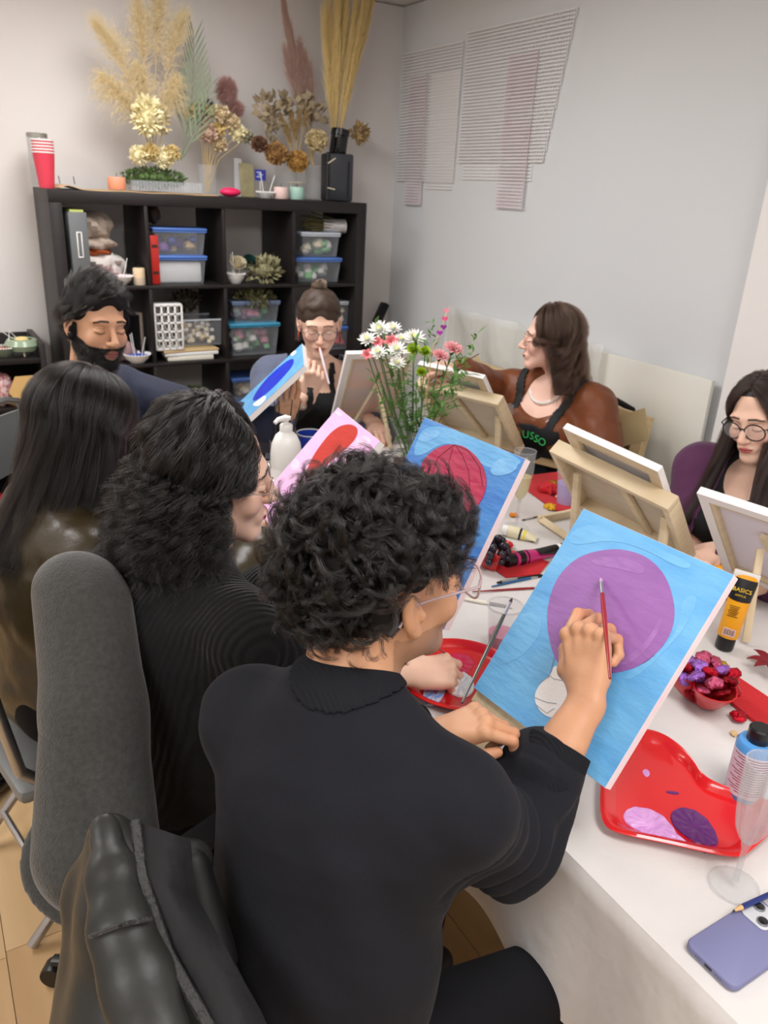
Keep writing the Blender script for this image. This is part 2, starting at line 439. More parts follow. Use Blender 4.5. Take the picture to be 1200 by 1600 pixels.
# plastic mesh sheets on the right wall
m_net = mat('white_mesh_plastic', rgb(238, 236, 236), .45)
m_netp = mat('pink_stained_mesh', rgb(236, 230, 232), .45, noise=(7, .6, rgb(226, 205, 212)))
def net(name, label, yl, yr, z0, z1, dx, m, skew=0, sl=0, p=.0145):
    """lattice from the left edge yl to the right edge yr; skew tapers the right edge"""
    t = thing(name, label, 'mesh sheet', (XR-dx, yl, z0), group=None)
    H = z1-z0; W = yl-yr; h_ = MB(); v_ = MB()
    n = int(H/p)
    for i in range(n+1):
        z = i*p; wd = W-skew*(1-z/H)
        h_.box((0, -wd/2, z+sl*.5), (.004, wd, .0058), rotm((1, 0, 0), -sl*.0))
    for j in range(int(W/p)+1):
        y = j*p; zz = 0 if y <= W-skew else H*(1-(W-y)/max(skew, 1e-6))
        v_.box((.004, -y, (zz+H)/2), (.003, .0035, H-zz))
    h_.build('crossbar', m, t, smooth=False)['kind'] = 'stuff'; v_.build('upright', m, t, smooth=False)['kind'] = 'stuff'
    return t
net('wall_mesh', 'broad white mesh sheet of the left pair on the right wall', .385, -.165, 1.70, 2.31, .012, m_net)
net('wall_mesh', 'small white mesh sheet just behind the broad left one', .1, -.15, 1.665, 2.2, .006, m_net)
net('wall_mesh', 'narrow white mesh strip hanging lowest over the left mesh sheet', .28, .12, 1.585, 2.20, .022, m_netp)
net('wall_mesh', 'largest white mesh sheet with slanting right edge, on the right wall', -.19, -.92, 1.79, 2.345, .012, m_net, skew=.10)
net('wall_mesh', 'white mesh sheet whose low edge shows under the largest one', -.23, -.75, 1.715, 2.1, .006, m_net)
net('wall_mesh', 'narrow pink stained mesh strip hanging lowest over the largest mesh sheet', -.53, -.725, 1.60, 2.21, .022, m_netp)
# ------------------------------------------------------------------ cube shelf
m_blk = mat('black_brown_shelf', rgb(34, 30, 30), .42, spec=.35, noise=(3, .5, rgb(41, 37, 36), (1, 1, 14)), bump=(25, .05, (1, 1, 12)))
ZS = .09; SW = 1.49
shelf = thing('cube_shelf', 'tall black cube shelf with sixteen openings against the back wall', 'shelf', (0, 0, 0))
B_ = lambda n, c, d: MB().box(c, d, bev=.0015).build(n, m_blk, shelf)
B_('plinth', (SW/2, .2, ZS/2), (SW-.08, .34, ZS))
B_('top_board', (SW/2, .195, ZS+SW-.0255), (SW, .39, .051))
B_('bottom_board', (SW/2, .195, ZS+.0255), (SW, .39, .051))
B_('side_panel', (.0255, .195, ZS+SW/2), (.051, .389, SW-.102)); B_('side_panel', (SW-.0255, .195, ZS+SW/2), (.051, .389, SW-.102))
ROWZ = [ZS+SW-.051-(k+1)*.335-k*.016 for k in range(4)]     # top face of the board under each row
COLX = [.051+k*.351 for k in range(4)]
for k in range(3): B_('shelf_board', (SW/2, .195, ROWZ[k]-.008), (SW-.102, .388, .016))
for c in range(3):
    for k in range(4): B_('divider', (COLX[c]+.335+.008, .195, ROWZ[k]+.1675), (.016, .386, .335))
TOPZ = ZS+SW
# ------------------------------------------------------------------ long table under a white cloth
TX0, TX1, TY0, TY1, TZ = .16, 1.20, -3.95, -1.22, .745
m_cloth = mat('white_table_paper', rgb(212, 208, 206), .34, spec=.5, bump=(6, .85), noise=(2, .3, rgb(205, 201, 199)))
t = thing('folding_table', 'long folding table hidden under the white cloth', 'table', ((TX0+TX1)/2, (TY0+TY1)/2, 0))
m_tt = mat('table_top_plastic', rgb(205, 203, 198), .5); m_leg = mat('grey_steel', rgb(90, 90, 92), .4, metal=.8)
MB().box((0, 0, TZ-.022), (TX1-TX0-.012, TY1-TY0-.012, .036), bev=.01).build('tabletop', m_tt, t)
for sx in (-1, 1):
    for yy in (-1.2, -.1, 1.2):
        MB().tube([(sx*.20, yy, TZ-.04), (sx*.24, yy, .0)], .013).build('leg', m_leg, t)
def cloth(u, v):
    o = .30
    xs = TX0-o+(TX1-TX0+2*o)*u; ys = TY0-o+(TY1-TY0+2*o)*v
    dx = max(TX0-xs, xs-TX1, 0); dy = max(TY0-ys, ys-TY1, 0)
    x = min(max(xs, TX0), TX1); y = min(max(ys, TY0), TY1)
    d = math.hypot(dx, dy); r = .018
    sx = -1 if xs < TX0 else 1; sy = -1 if ys < TY0 else 1
    p = V3(xs, ys, 0)
    z = TZ+.0012*float(vnoise(p, 13))+.0008*float(vnoise(p, 31, 2))+.001
    if d > 0:
        a = min(d/r, math.pi/2); out = r*math.sin(a)-r*.6; dn = r*(1-math.cos(a))+max(0, d-r*math.pi/2)
        s_ = dn/.3
        fold = .022*s_*math.sin(ys*9+1.2*math.sin(ys*3.1))+.012*s_*math.sin(ys*23+2)
        foldx = .02*s_*math.sin(xs*11)
        k = d if d > 1e-6 else 1
        x += sx*(dx/k)*(out+.03*s_+fold); y += sy*(dy/k)*(out+.03*s_+foldx)
        z -= dn*(1-.06*s_)
        if dx > 0 and dy == 0: y += .01*s_*math.sin(ys*17)
    return (x, y, z)
tag(MB().sheet(cloth, 120, 240, .0006).build('tablecloth', m_cloth), 'white paper cloth draped over the long table', 'tablecloth')

# ------------------------------------------------------------------ canvases
m_white = mat('gessoed_canvas', rgb(238, 234, 232), .7, bump=(400, .12))
m_edgepink = mat('gessoed_canvas_stained', rgb(236, 222, 224), .7, bump=(400, .12), noise=(20, .6, rgb(236, 206, 214)))
m_pine = mat('pine_wood', rgb(218, 200, 168), .5, noise=(6, .6, rgb(200, 178, 140), (2, 12, 2)), bump=(40, .05, (1, 6, 1)))
m_ply = mat('plywood_face', rgb(204, 190, 168), .5, noise=(5, .5, rgb(192, 176, 150), (1, 9, 1)))
def paint(name, c, c2, sc=7): return mat(name, c, .42, noise=(sc, .9, c2, (1, 2.6, 1)), bump=(22, .22, (1, 3, 1)))
m_sky = paint('sky_blue_paint', rgb(112, 178, 224), rgb(86, 156, 214))
m_skyl = paint('pale_blue_paint', rgb(118, 182, 226), rgb(98, 166, 218), 9)
m_sky2 = paint('deep_blue_paint', rgb(74, 142, 206), rgb(48, 104, 188), 5)
m_pink = paint('pink_paint', rgb(232, 178, 222), rgb(240, 196, 230), 5)
m_cloud = paint('cloud_paint', rgb(126, 184, 228), rgb(88, 156, 214), 16)
m_cloudp = paint('pale_pink_paint', rgb(242, 214, 236), rgb(236, 190, 226), 14)
m_purple = paint('purple_paint', rgb(150, 102, 168), rgb(140, 90, 158), 8)
m_purple2 = paint('light_purple_paint', rgb(158, 112, 175), rgb(146, 98, 164), 30)
m_magenta = paint('crimson_paint', rgb(178, 26, 74), rgb(160, 20, 66), 8)
m_redo = paint('brick_red_paint', rgb(196, 56, 44), rgb(184, 46, 38), 8)
m_royal = paint('royal_blue_paint', rgb(30, 58, 206), rgb(24, 44, 186), 8)
m_line = mat('dark_pencil_line', rgb(112, 22, 48), .6)
m_grey = mat('graphite_line', rgb(150, 150, 160), .6)
class Canvas:
    """a stretched canvas: local x right, y up, z out of the painted face"""
    def __init__(s, name, label, c, x, y, w=.28, h=.356, face=m_white, edge=m_white, back=False, cat='canvas', tint=None):
        s.x = unit(x); n = unit(np.cross(s.x, y)); s.y = np.cross(n, s.x); s.n = n; s.c = np.asarray(c, float); s.w = w; s.h = h
        s.o = thing(name, label, cat, c, rot=axes(s.x, s.y, s.n))
        MB().box((0, 0, -.001), (w-.001, h-.001, .0022)).build('painted_face', face, s.o, smooth=False)
        e = MB(); D = .017
        for q in (-1, 1): e.box((q*(w/2-.0008), 0, -D/2-.001), (.0016, h, D)); e.box((0, q*(h/2-.0008), -D/2-.001), (w-.003, .0016, D))
        e.build('folded_edge', edge, s.o, smooth=False)['kind'] = 'stuff'
        bw = .032
        for q in (-1, 1):
            MB().box((q*(w/2-.002-bw/2), 0, -.0105), (bw, h-.004, .014), bev=.001).build('stretcher_bar', m_pine, s.o)
            MB().box((0, q*(h/2-.002-bw/2), -.0105), (w-.004-2*bw, bw, .0135), bev=.001).build('stretcher_bar', m_pine, s.o)
        if back:   # cloth folded over the back of the bars
            f_ = MB()
            for q in (-1, 1): f_.box((q*(w/2-.012), 0, -.0185), (.024, h, .001)); f_.box((0, q*(h/2-.012), -.0187), (w, .024, .001))
            f_.build('folded_back', edge, s.o, smooth=False)['kind'] = 'stuff'
            MB().box((0, 0, -.0035), (w-.066, h-.066, .0008)).build('canvas_back', tint or m_white, s.o, smooth=False)
    def loc(s, u, v):
        r = Rn[2]+(u-600)/FPX*Rn[0]+(v-800)/FPX*Rn[1]; t = (s.c-CAM_P).dot(s.n)/r.dot(s.n)
        q = CAM_P+r*t-s.c; return q.dot(s.x), q.dot(s.y)
    def blob(s, name, pts, m, lvl=1, smooth=3, px=True, th=.0004):
        """a painted shape, a skin of paint on the face"""
        P = [s.loc(*q) if px else q for q in pts]
        for _ in range(smooth):
            Q = []
            for i in range(len(P)):
                a, b = P[i], P[(i+1) % len(P)]
                Q += [(a[0]*.75+b[0]*.25, a[1]*.75+b[1]*.25), (a[0]*.25+b[0]*.75, a[1]*.25+b[1]*.75)]
            P = Q
        P = [(min(max(a, -s.w/2), s.w/2), min(max(b, -s.h/2), s.h/2)) for a, b in P]
        return MB().prism(P, .0, .0002+lvl*th).build(name, m, s.o, smooth=False)
    def line(s, pts, m, r=.0007, px=True, name='pencil_line', lvl=2):
        P = [s.loc(*q) if px else q for q in pts]
        P = [(a, b, .0002+lvl*.0004) for a, b in P]
        return MB().tube(P, r, 5).build(name, m, s.o)
z3 = lambda L, ox, oy, k: [(ox+a/k, oy+b/k) for a, b in L]
A = Canvas('painted_canvas', 'blue canvas with a big purple balloon held by the man in front', (.287, -2.916, 1.01), (.091, -.996, -.009), (.591, .047, .805), face=m_sky, edge=m_edgepink)
A.blob('balloon', z3([(560, 358), (640, 366), (720, 398), (790, 475), (824, 600), (812, 690), (770, 762), (700, 830), (590, 866), (480, 872), (372, 852), (330, 812), (300, 690), (300, 600), (328, 500), (378, 430), (450, 380)], 740, 720, 2.609), m_purple)
A.blob('brush_stroke', z3([(470, 400), (600, 385), (700, 430), (690, 470), (600, 440), (500, 430)], 740, 720, 2.609), m_purple2, 2)
A.blob('brush_stroke', z3([(560, 820), (650, 790), (720, 720), (770, 620), (760, 690), (700, 780), (620, 840)], 740, 720, 2.609), m_purple2, 2)
A.blob('pale_sky_stroke', z3([(480, 250), (640, 300), (800, 380), (900, 420), (860, 450), (700, 360), (560, 320), (400, 350), (380, 300)], 740, 720, 2.609), m_skyl)
A.blob('pale_sky_stroke', z3([(850, 560), (920, 540), (880, 660), (760, 800), (640, 900), (600, 880), (760, 780), (840, 680)], 740, 720, 2.609), m_skyl)
A.blob('blue_stroke', z3([(160, 640), (270, 600), (280, 700), (200, 800), (100, 840), (90, 780)], 740, 720, 2.609), m_skyl)
A.blob('bare_basket', z3([(328, 830), (372, 854), (420, 900), (420, 1000), (340, 1050), (295, 1042), (262, 1010), (246, 962), (268, 912), (318, 872)], 740, 720, 2.609), m_white, 2)
for L in ([(330, 800), (310, 880), (270, 905)], [(300, 870), (330, 890), (380, 900)], [(250, 990), (300, 1030), (330, 1010)], [(250, 965), (300, 985), (340, 990)]):
    A.line(z3(L, 740, 720, 2.609), m_grey, .0005, lvl=3)
Bc = Canvas('painted_canvas', 'blue canvas with a crimson balloon standing behind the front man\'s head', (.283, -2.47, 1.038), (.157, -.987, -.04), (.458, .037, .888), face=m_sky2, edge=m_edgepink)
Bc.blob('pale_sky_stroke', z3([(430, 370), (1030, 620), (1000, 680), (900, 640), (820, 700), (700, 600), (600, 530), (500, 540), (400, 610), (330, 600)], 560, 560, 4), m_sky)
Bc.blob('cloud', z3([(830, 680), (860, 640), (920, 620), (990, 640), (1000, 690), (930, 730), (860, 735), (825, 715)], 560, 560, 4), m_cloud, 2)
Bc.blob('cloud', z3([(370, 490), (420, 455), (490, 445), (520, 470), (470, 510), (400, 530)], 560, 560, 4), m_cloud, 2)
Bc.blob('balloon', z3([(600, 536), (680, 556), (765, 640), (804, 745), (797, 830), (757, 915), (690, 970), (600, 985), (490, 950), (410, 860), (375, 740), (405, 630), (500, 550)], 560, 560, 4), m_magenta, 3)
for L in ([(605, 540), (650, 600), (690, 700), (700, 800), (690, 900)], [(605, 540), (690, 580), (760, 680), (780, 800)], [(600, 540), (570, 640), (570, 800)], [(600, 540), (500, 620), (450, 760)]):
    Bc.line(z3(L, 560, 560, 4), m_line, .0006, lvl=4)
Cc = Canvas('painted_canvas', 'pink canvas with a long red balloon between the curly haired woman and the vase', (.295, -1.898, .938), (-.093, -.994, -.049), (.659, -.098, .745), face=m_pink)
Cc.blob('cloud', z3([(410, 1060), (450, 1035), (480, 1080), (450, 1130), (400, 1120)], 370, 500, 4.8), m_cloudp)
Cc.blob('cloud', z3([(890, 900), (950, 860), (1020, 900), (960, 960), (900, 950)], 370, 500, 4.8), m_cloudp)
Cc.blob('cloud', z3([(735, 690), (760, 680), (800, 710), (770, 730)], 370, 500, 4.8), m_cloudp)
Cc.blob('balloon', z3([(840, 780), (898, 798), (912, 842), (884, 905), (800, 985), (700, 1065), (600, 1155), (522, 1210), (512, 1170), (556, 1050), (620, 950), (700, 850), (770, 797)], 370, 500, 4.8), m_redo, 2)
Dc = Canvas('painted_canvas', 'small blue canvas with a royal blue oval held up by the bearded man', (.383, -1.336, 1.024), (-.402, -.915, -.049), (.64, -.318, .70), face=m_sky)
Dc.blob('cloud', z3([(150, 610), (215, 560), (220, 590), (170, 650), (110, 640)], 370, 500, 4.8), m_white)
Dc.blob('cloud', z3([(400, 250), (440, 225), (450, 245), (410, 275)], 370, 500, 4.8), m_white)
Dc.blob('balloon', z3([(425, 286), (430, 320), (400, 372), (300, 482), (200, 574), (116, 616), (128, 570), (198, 468), (300, 368), (378, 308)], 370, 500, 4.8), m_royal, 2)
# ---- wooden table easels seen from behind
def bar(a, b, w, d, name, o, up=(0, 0, 1), m=m_pine):
    """square bar between two local points"""
    a = np.asarray(a, float); b = np.asarray(b, float); z = unit(b-a); x = unit(np.cross(up, z)) if abs(unit(up).dot(z)) < .98 else V3(1, 0, 0)
    R = np.array([x, np.cross(z, x), z]).T
    return MB().box((a+b)/2, (w, d, np.linalg.norm(b-a)), R, bev=.0015).build(name, m, o)
def box_easel(label, c, x, y, W=.36, H=.28, strut=(0, 0)):
    x = unit(x); n = unit(np.cross(x, y)); y = np.cross(n, x); R = np.array([x, y, n]).T
    t = thing('table_easel', label, 'easel', c, rot=axes(x, y, n))
    bw = .018
    bar((-W/2, H/2-bw/2, -.012), (W/2, H/2-bw/2, -.012), bw, .042, 'frame_rail', t, (0, 0, 1))
    bar((-W/2, -H/2+bw/2, -.012), (W/2, -H/2+bw/2, -.012), bw, .042, 'frame_rail', t, (0, 0, 1))
    for q in (-1, 1): bar((q*(W/2-bw/2), -H/2+bw, -.012), (q*(W/2-bw/2), H/2-bw, -.012), .042, bw, 'frame_rail', t, (0, 0, 1) if 0 else (1, 0, 0))
    MB().box((0, 0, .004), (W-.03, H-.03, .005)).build('plywood_panel', m_ply, t, smooth=False)
    bar((strut[0], H/2-bw, -.006), (strut[1], -H/2+bw, -.006), .022, .012, 'centre_strut', t, (0, 0, 1))
    def wl(p): return R.T@(np.asarray(p, float)-np.asarray(c))      # world point to local
    return t, wl, x, y, n
Gx, Gy = (-.14, .984, .108), (-.656, -.174, .734)
tG, wl, gx, gy, gn = box_easel('wooden box easel seen from behind in the middle of the right table side', (.958, -2.363, .935), Gx, Gy, strut=(-.01, -.05))
gb_ = V3(.958, -2.363, .935)
for s_ in (-1, 1):
    top = gb_+gx*(s_*.135-.015)+gy*.06-gn*.02; foot = gb_+gx*(s_*.135-.015)-V3(.02, 0, 0); foot[2] = TZ+.012
    bar(wl(top), wl(foot), .02, .014, 'prop_leg', tG)
bar(wl(atz(842, 812, TZ+.012)), wl(atz(950, 790, TZ+.012)), .016, .022, 'base_bar', tG)
bar(wl(atz(846, 812, TZ+.012)), wl(atz(985, 905, TZ+.012)), .014, .02, 'base_bar', tG)
bar(wl(atz(1060, 850, TZ+.05)), wl(atz(1120, 900, TZ+.012)), .03, .018, 'base_bar', tG)
cG = Canvas('blank_canvas', 'white canvas with a blue smear resting on the middle right easel', gb_+gn*.026+gy*.035, gx, gy, edge=m_white)
cG.blob('blue_smear', [(-.04, .15), (.0, .17), (.05, .15), (.03, .1), (-.03, .11)], m_skyl, px=False)
Fc = V3(1.135, -1.46, .913)
a_ = math.radians(18); h_ = V3(math.cos(a_), math.sin(a_), 0); tl = math.radians(40)
Fn = h_*math.cos(tl)+V3(0, 0, math.sin(tl)); Fy = -h_*math.sin(tl)+V3(0, 0, math.cos(tl)); Fx = np.cross(Fy, Fn)
tF, wlF, fx, fy, fn = box_easel('wooden box easel seen from behind in front of the woman in the brown top', Fc, Fx, Fy, strut=(.05, -.02))
for s_ in (-1, 1):
    top = Fc+fx*s_*.15+fy*.06-fn*.02; foot = Fc+fx*s_*.15-V3(.02, 0, 0); foot[2] = TZ+.012
    bar(wlF(top), wlF(foot), .02, .014, 'prop_leg', tF)
bar(wlF(Fc*V3(1, 1, 0)+fx*.15*V3(1, 1, 0)+V3(-.12, 0, TZ+.012)), wlF(Fc*V3(1, 1, 0)+fx*.15*V3(1, 1, 0)+V3(.12, .0, TZ+.012)), .016, .02, 'base_bar', tF)
bar(wlF(Fc*V3(1, 1, 0)-fx*.15*V3(1, 1, 0)+V3(-.12, 0, TZ+.012)), wlF(Fc*V3(1, 1, 0)-fx*.15*V3(1, 1, 0)+V3(.12, .0, TZ+.012)), .016, .02, 'base_bar', tF)
Canvas('blank_canvas', 'white canvas edge showing above the easel of the woman in the brown top', Fc+fn*.026+fy*.03+fx*.02, fx, fy)
# canvas seen from behind, before the woman with the bun
m_peach = mat('peach_show_through_canvas', rgb(226, 190, 172), .7, noise=(7, 1, rgb(205, 196, 194), (1, 1.6, 1)))  # front paint seen through the translucent cloth, put into the back's colour
a_ = math.radians(80); h_ = V3(math.cos(a_), math.sin(a_), 0); tl = math.radians(30)
En = h_*math.cos(tl)+V3(0, 0, math.sin(tl)); Ey = -h_*math.sin(tl)+V3(0, 0, math.cos(tl)); Ex = np.cross(Ey, En)
trE = at(540, 548, 2.78); Ec = trE-Ex*.14-Ey*.178
cE = Canvas('painted_canvas', 'peach tinted canvas seen from behind in front of the woman with the bun', Ec, Ex, Ey, back=True, tint=m_peach)
tE = thing('wire_leg_easel', 'small folding wooden easel behind the peach tinted canvas', 'easel', (Ec[0], Ec[1], TZ))
lo_ = lambda p: np.asarray(p, float)-V3(Ec[0], Ec[1], TZ)
apex = Ec+Ey*.05-En*.035
for dx_ in (-.09, .09): bar(lo_(apex), lo_(V3(apex[0]+dx_, Ec[1]+.02, TZ+.008)), .014, .01, 'leg', tE)
bar(lo_(apex), lo_(V3(apex[0], apex[1]-.12, TZ+.008)), .014, .01, 'leg', tE)
bl = Ec-Ey*.185
bar(lo_(bl-Ex*.10+En*.0), lo_(bl+Ex*.10), .014, .03, 'ledge', tE)
# canvas seen from behind at the right edge with its easel
a_ = math.radians(9.7); h_ = V3(math.cos(a_), math.sin(a_), 0); tl = math.radians(42)
Hn = h_*math.cos(tl)+V3(0, 0, math.sin(tl)); Hy = -h_*math.sin(tl)+V3(0, 0, math.cos(tl)); Hx = np.cross(Hy, Hn)
Hc = V3(1.037, -2.735, .934)
cH = Canvas('blank_canvas', 'white stretched canvas seen from behind before the woman in purple', Hc, Hx, Hy, back=True, tint=mat('canvas_back_cloth', rgb(222, 214, 222), .8))
tH = thing('wire_leg_easel', 'slim wooden easel propping the canvas of the woman in purple', 'easel', (Hc[0], Hc[1], TZ))
lo_ = lambda p: np.asarray(p, float)-V3(Hc[0], Hc[1], TZ)
pt = at(1193, 838, 1.70)
bar(lo_(pt), lo_(atz(1196, 935, TZ+.01)+V3(.1, 0, 0)), .016, .012, 'leg', tH)
bar(lo_(pt-V3(0, 0, .03)), lo_(atz(1165, 1003, TZ+.008)), .016, .012, 'leg', tH)
bl = Hc-Hy*.186
bar(lo_(bl-Hx*.12+Hn*.0), lo_(bl+Hx*.12), .014, .04, 'ledge', tH)
# easel ledge and strut under the big canvas in front
tA = thing('hand_easel', 'pale wooden easel ledge under the big purple balloon canvas', 'easel', A.c-A.y*.19)
lo_ = lambda p: np.asarray(p, float)-(A.c-A.y*.19)
bar(lo_(A.c-A.y*.188-A.x*.138-A.n*.015), lo_(A.c-A.y*.188+A.x*.0-A.n*.015), .022, .014, 'ledge', tA, up=A.n)
bar(lo_(A.c-A.y*.09-A.x*.08-A.n*.03), lo_(A.c-A.y*.26-A.x*.09-A.n*.032), .018, .012, 'strut', tA, up=A.n)
# ------------------------------------------------------------------ people: builders
def headrot(yaw, pitch, roll=0):
    """columns = person's right, face direction, up; yaw in degrees from +x, pitch up positive"""
    a, b = math.radians(yaw), math.radians(pitch)
    f = V3(math.cos(a)*math.cos(b), math.sin(a)*math.cos(b), math.sin(b))
    r = V3(math.sin(a), -math.cos(a), 0); u = np.cross(r, f)
    if roll:
        q = rotm(f, math.radians(roll)); r = q@r; u = q@u
    return np.array([r, f, u]).T
def head_vol(c, R, s, neck, h=.0023, fem=False, jaw=1.0, beard=0, nose=1.0):
    lo = np.minimum(c-.16*s, neck-.07); hi = np.maximum(c+.17*s, neck+.07)
    V = Vol(lo, hi, h)
    W = lambda *p: c+R@(np.array(p)*s)
    E = lambda p, r, k=.012, op='+', q=None: V.ell(W(*p), np.array(r)*s, R if q is None else R@q, k*s, op)
    K = lambda a, b, ra, rb, k=.015, op='+': V.cone(W(*a), W(*b), ra*s, rb*s, k*s, op)
    nr = .047 if fem else .056
    V.cone(W(0, -.025, -.05), neck, nr*s, nr*s*1.06, .03)
    E((0, -.014, .034), (.076, .094, .086)); E((0, .022, -.03), (.062, .068, .076), .03)
    jw = (.043 if fem else .050)*jaw
    for q in (-1, 1):
        K((q*jw, -.002, -.05), (q*.014, .074, -.098), .020, .016, .03)
        E((q*.040, .066, -.028), (.022, .018, .022), .02)
    E((0, .080, -.099), (.017, .014, .014), .02)
    E((0, .074, .026), (.052, .018, .012), .02)
    for q in (-1, 1): E((q*.032, .097, .002), (.019, .013, .011), .012, '-')
    for q in (-1, 1): E((q*.032, .0765, .0), (.0155, .014, .0115), .004)
    K((0, .088, .012), (0, .1135*nose, -.028), .0065, .0105, .012); E((0, .109*nose, -.031), (.0125, .011, .009), .006)
    for q in (-1, 1): E((q*.0125, .100, -.033), (.0075, .010, .0068), .005)
    E((0, .086, -.062), (.030, .014, .020), .014)
    E((0, .0985, -.0585), (.021, .0075, .0048), .004); E((0, .0965, -.0675), (.018, .0085, .0058), .004)
    K((-.022, .099, -.0628), (.022, .099, -.0628), .0012, .0012, .002, '-')
    for q in (-1, 1):       # ears
        tilt = rotm((1, 0, 0), .25)@rotm((0, 0, 1), q*.45)
        E((q*.080, -.006, -.006), (.0075, .0185, .031), .006, '+', tilt)
        E((q*.0875, -.000, -.003), (.006, .0105, .019), .003, '-', tilt)
        E((q*.082, .006, -.012), (.005, .006, .008), .003); E((q*.079, .002, -.034), (.006, .009, .009), .006)
    return V
def mixc(a, b, t): return a+(b-a)*np.clip(t, 0, 1)[:, None]
def skin_paint(v, c, R, s, base, lips=(150, 70, 70), brow=(30, 22, 20), cheek=None, beard=None, browz=.030, scalp=(26, 21, 20)):
    L = ((v-c)@R)/s
    col = np.tile(np.array(base[:3]), (len(v), 1))
    nz = vnoise(L, 60)*.04; col = col*(1+nz[:, None])
    x = np.abs(L[:, 0]); y = L[:, 1]; z = L[:, 2]
    if cheek is not None:
        d = np.sqrt((x-.042)**2+(z+.03)**2); col = mixc(col, np.array(cheek[:3]), (y > .04)*(1-d/.03)*.5)
        d = np.sqrt(L[:, 0]**2+(z+.03)**2); col = mixc(col, np.array(cheek[:3]), (y > .1)*(1-d/.018)*.5)
    lp = np.array(rgb(*lips)[:3]); zz = z+.063
    m = 1-np.sqrt((x/.024)**2+(zz/np.where(zz > 0, .0095, .0115))**2); col = mixc(col, lp, (y > .085)*m*5)
    m = ((np.abs(zz) < .0011) & (x < .022) & (y > .08)).astype(float); col = mixc(col, lp*.35, m)
    bc = np.array(rgb(*brow)[:3]); bz = browz-.35*np.maximum(x-.034, 0)+.12*np.minimum(x-.02, 0)
    m = (1-np.abs(z-bz)/.0042)*(x > .012)*(x < .052)*(y > .05); col = mixc(col, bc, m*1.6)
    lz = -.0062+.22*np.abs(x-.032)                       # lowered upper lids
    m = (1-np.abs(z-lz)/.0016)*(np.abs(x-.032) < .0155)*(y > .05); col = mixc(col, bc*.6, m*2)
    m = (1-np.abs(z-.0085)/.0018)*(np.abs(x-.032) < .014)*(y > .05); col = mixc(col, np.array(base[:3])*.55, m)
    if scalp is not None:
        m = ((z > .072) & (y < .070) & (z > .072+.9*(y-.045))).astype(float); m = np.maximum(m, ((y < .004) & (z > -.045+.0*y) & ((x < .07) | (z > .03))).astype(float)*(z > -.05-.4*y)); m = np.maximum(m, ((z > .035) & (y < .035) & (x > .04)).astype(float)); col = mixc(col, np.array(rgb(*scalp)[:3]), m)
    if beard is not None:
        b = np.array(rgb(*beard)[:3])
        m = ((z < -.045) & (y > -.02)).astype(float)*.35; col = mixc(col, b, m)
    return col
FING = {'i': (.030, .086, .0092, (.043, .025, .021)), 'm': (.010, .091, .0094, (.047, .029, .022)), 'r': (-.010, .086, .0090, (.043, .027, .022)), 'p': (-.028, .077, .0080, (.034, .021, .019))}
def hand_vol(wrist, fwd, dorsal, side, curl, thumb, s=1.0, h=.0019, fore=None, fr=.030):
    """curl: finger -> three bend angles in degrees and a spread; thumb: three points in hand space"""
    f = unit(fwd); d = unit(np.asarray(dorsal, float)-f*np.dot(dorsal, f)); tx = np.cross(f, d)*(-1 if side == 'R' else 1)
    Q = np.array([tx, f, d]).T; W = lambda x, y, z: wrist+Q@(V3(x, y, z)*s)
    lo = wrist-.03; hi = wrist+.03; pts = [W(0, 0, 0)]
    chains = {}
    for k, (x, y, r, ls) in FING.items():
        a1, a2, a3, sp = curl[k]; p = V3(x, y, 0); ch = [p]; a = 0
        for da, l in zip((a1, a2, a3), ls):
            a += math.radians(da); sr = math.radians(sp)
            p = p+l*V3(math.sin(sr)*math.cos(a), math.cos(a)*math.cos(sr), -math.sin(a)); ch.append(p)
        chains[k] = [W(*q) for q in ch]; pts += chains[k]
    T = [W(*q) for q in thumb]; pts += T
    fe = W(0, -.06, 0) if fore is None else np.asarray(fore, float); pts.append(fe)
    P = np.array(pts); V = Vol(P.min(0)-.035, P.max(0)+.035, h)
    for k, (x, y, r, ls) in FING.items():
        V.cone(W(x*.55, .012, -.002), W(x, y, -.001), .0135*s, .0112*s, .010)
    V.cone(W(.008, .02, -.008), W(.004, .07, -.008), .021*s, .019*s, .015, flat=d, ratio=.55)
    V.cone(W(-.018, .02, -.010), W(-.022, .06, -.008), .012*s, .011*s, .012)
    V.cone(fe, W(0, -.012, 0), fr*1.12*s if fore is not None else fr*s, .0255*s, .01, flat=d, ratio=.80)
    V.cone(W(0, -.015, 0), W(0, .02, 0), .0255*s, .022*s, .012, flat=d, ratio=.72)
    for k, (x, y, r, ls) in FING.items():
        c = chains[k]; V.ell(c[0]+Q@V3(0, 0, .003)*s, (r*1.15*s,)*3, None, .006)
        rr = (r*1.04, r*.98, r*.90, r*.74)
        for i in range(3): V.cone(c[i], c[i+1], rr[i]*s, rr[i+1]*s, .0022)
        for i in (1, 2): V.ell(c[i], (rr[i]*1.05*s,)*3, None, .002)
    V.cone(W(.012, .010, -.010), T[0], .016*s, .0145*s, .012)
    V.cone(T[0], T[1], .0125*s, .0112*s, .006); V.cone(T[1], T[2], .0110*s, .0086*s, .003)
    nails = []
    return V, W, chains, T
def seg2(S, W, a, b, pole):
    """elbow position"""
    d = W-S; L = min(np.linalg.norm(d), (a+b)*.995); u = unit(d); W = S+u*L
    x = (a*a-b*b+L*L)/(2*L); y = math.sqrt(max(a*a-x*x, 1e-6)); p = np.asarray(pole, float); p = unit(p-u*p.dot(u))
    return S+u*x+p*y, W
def merge(parts):
    """[(v,f,col)] -> one mesh"""
    vs, fs, cs, o = [], [], [], 0
    for v, f, c in parts:
        vs.append(v); fs.append(f+o); cs.append(c); o += len(v)
    return np.concatenate(vs), np.concatenate(fs), np.concatenate(cs)
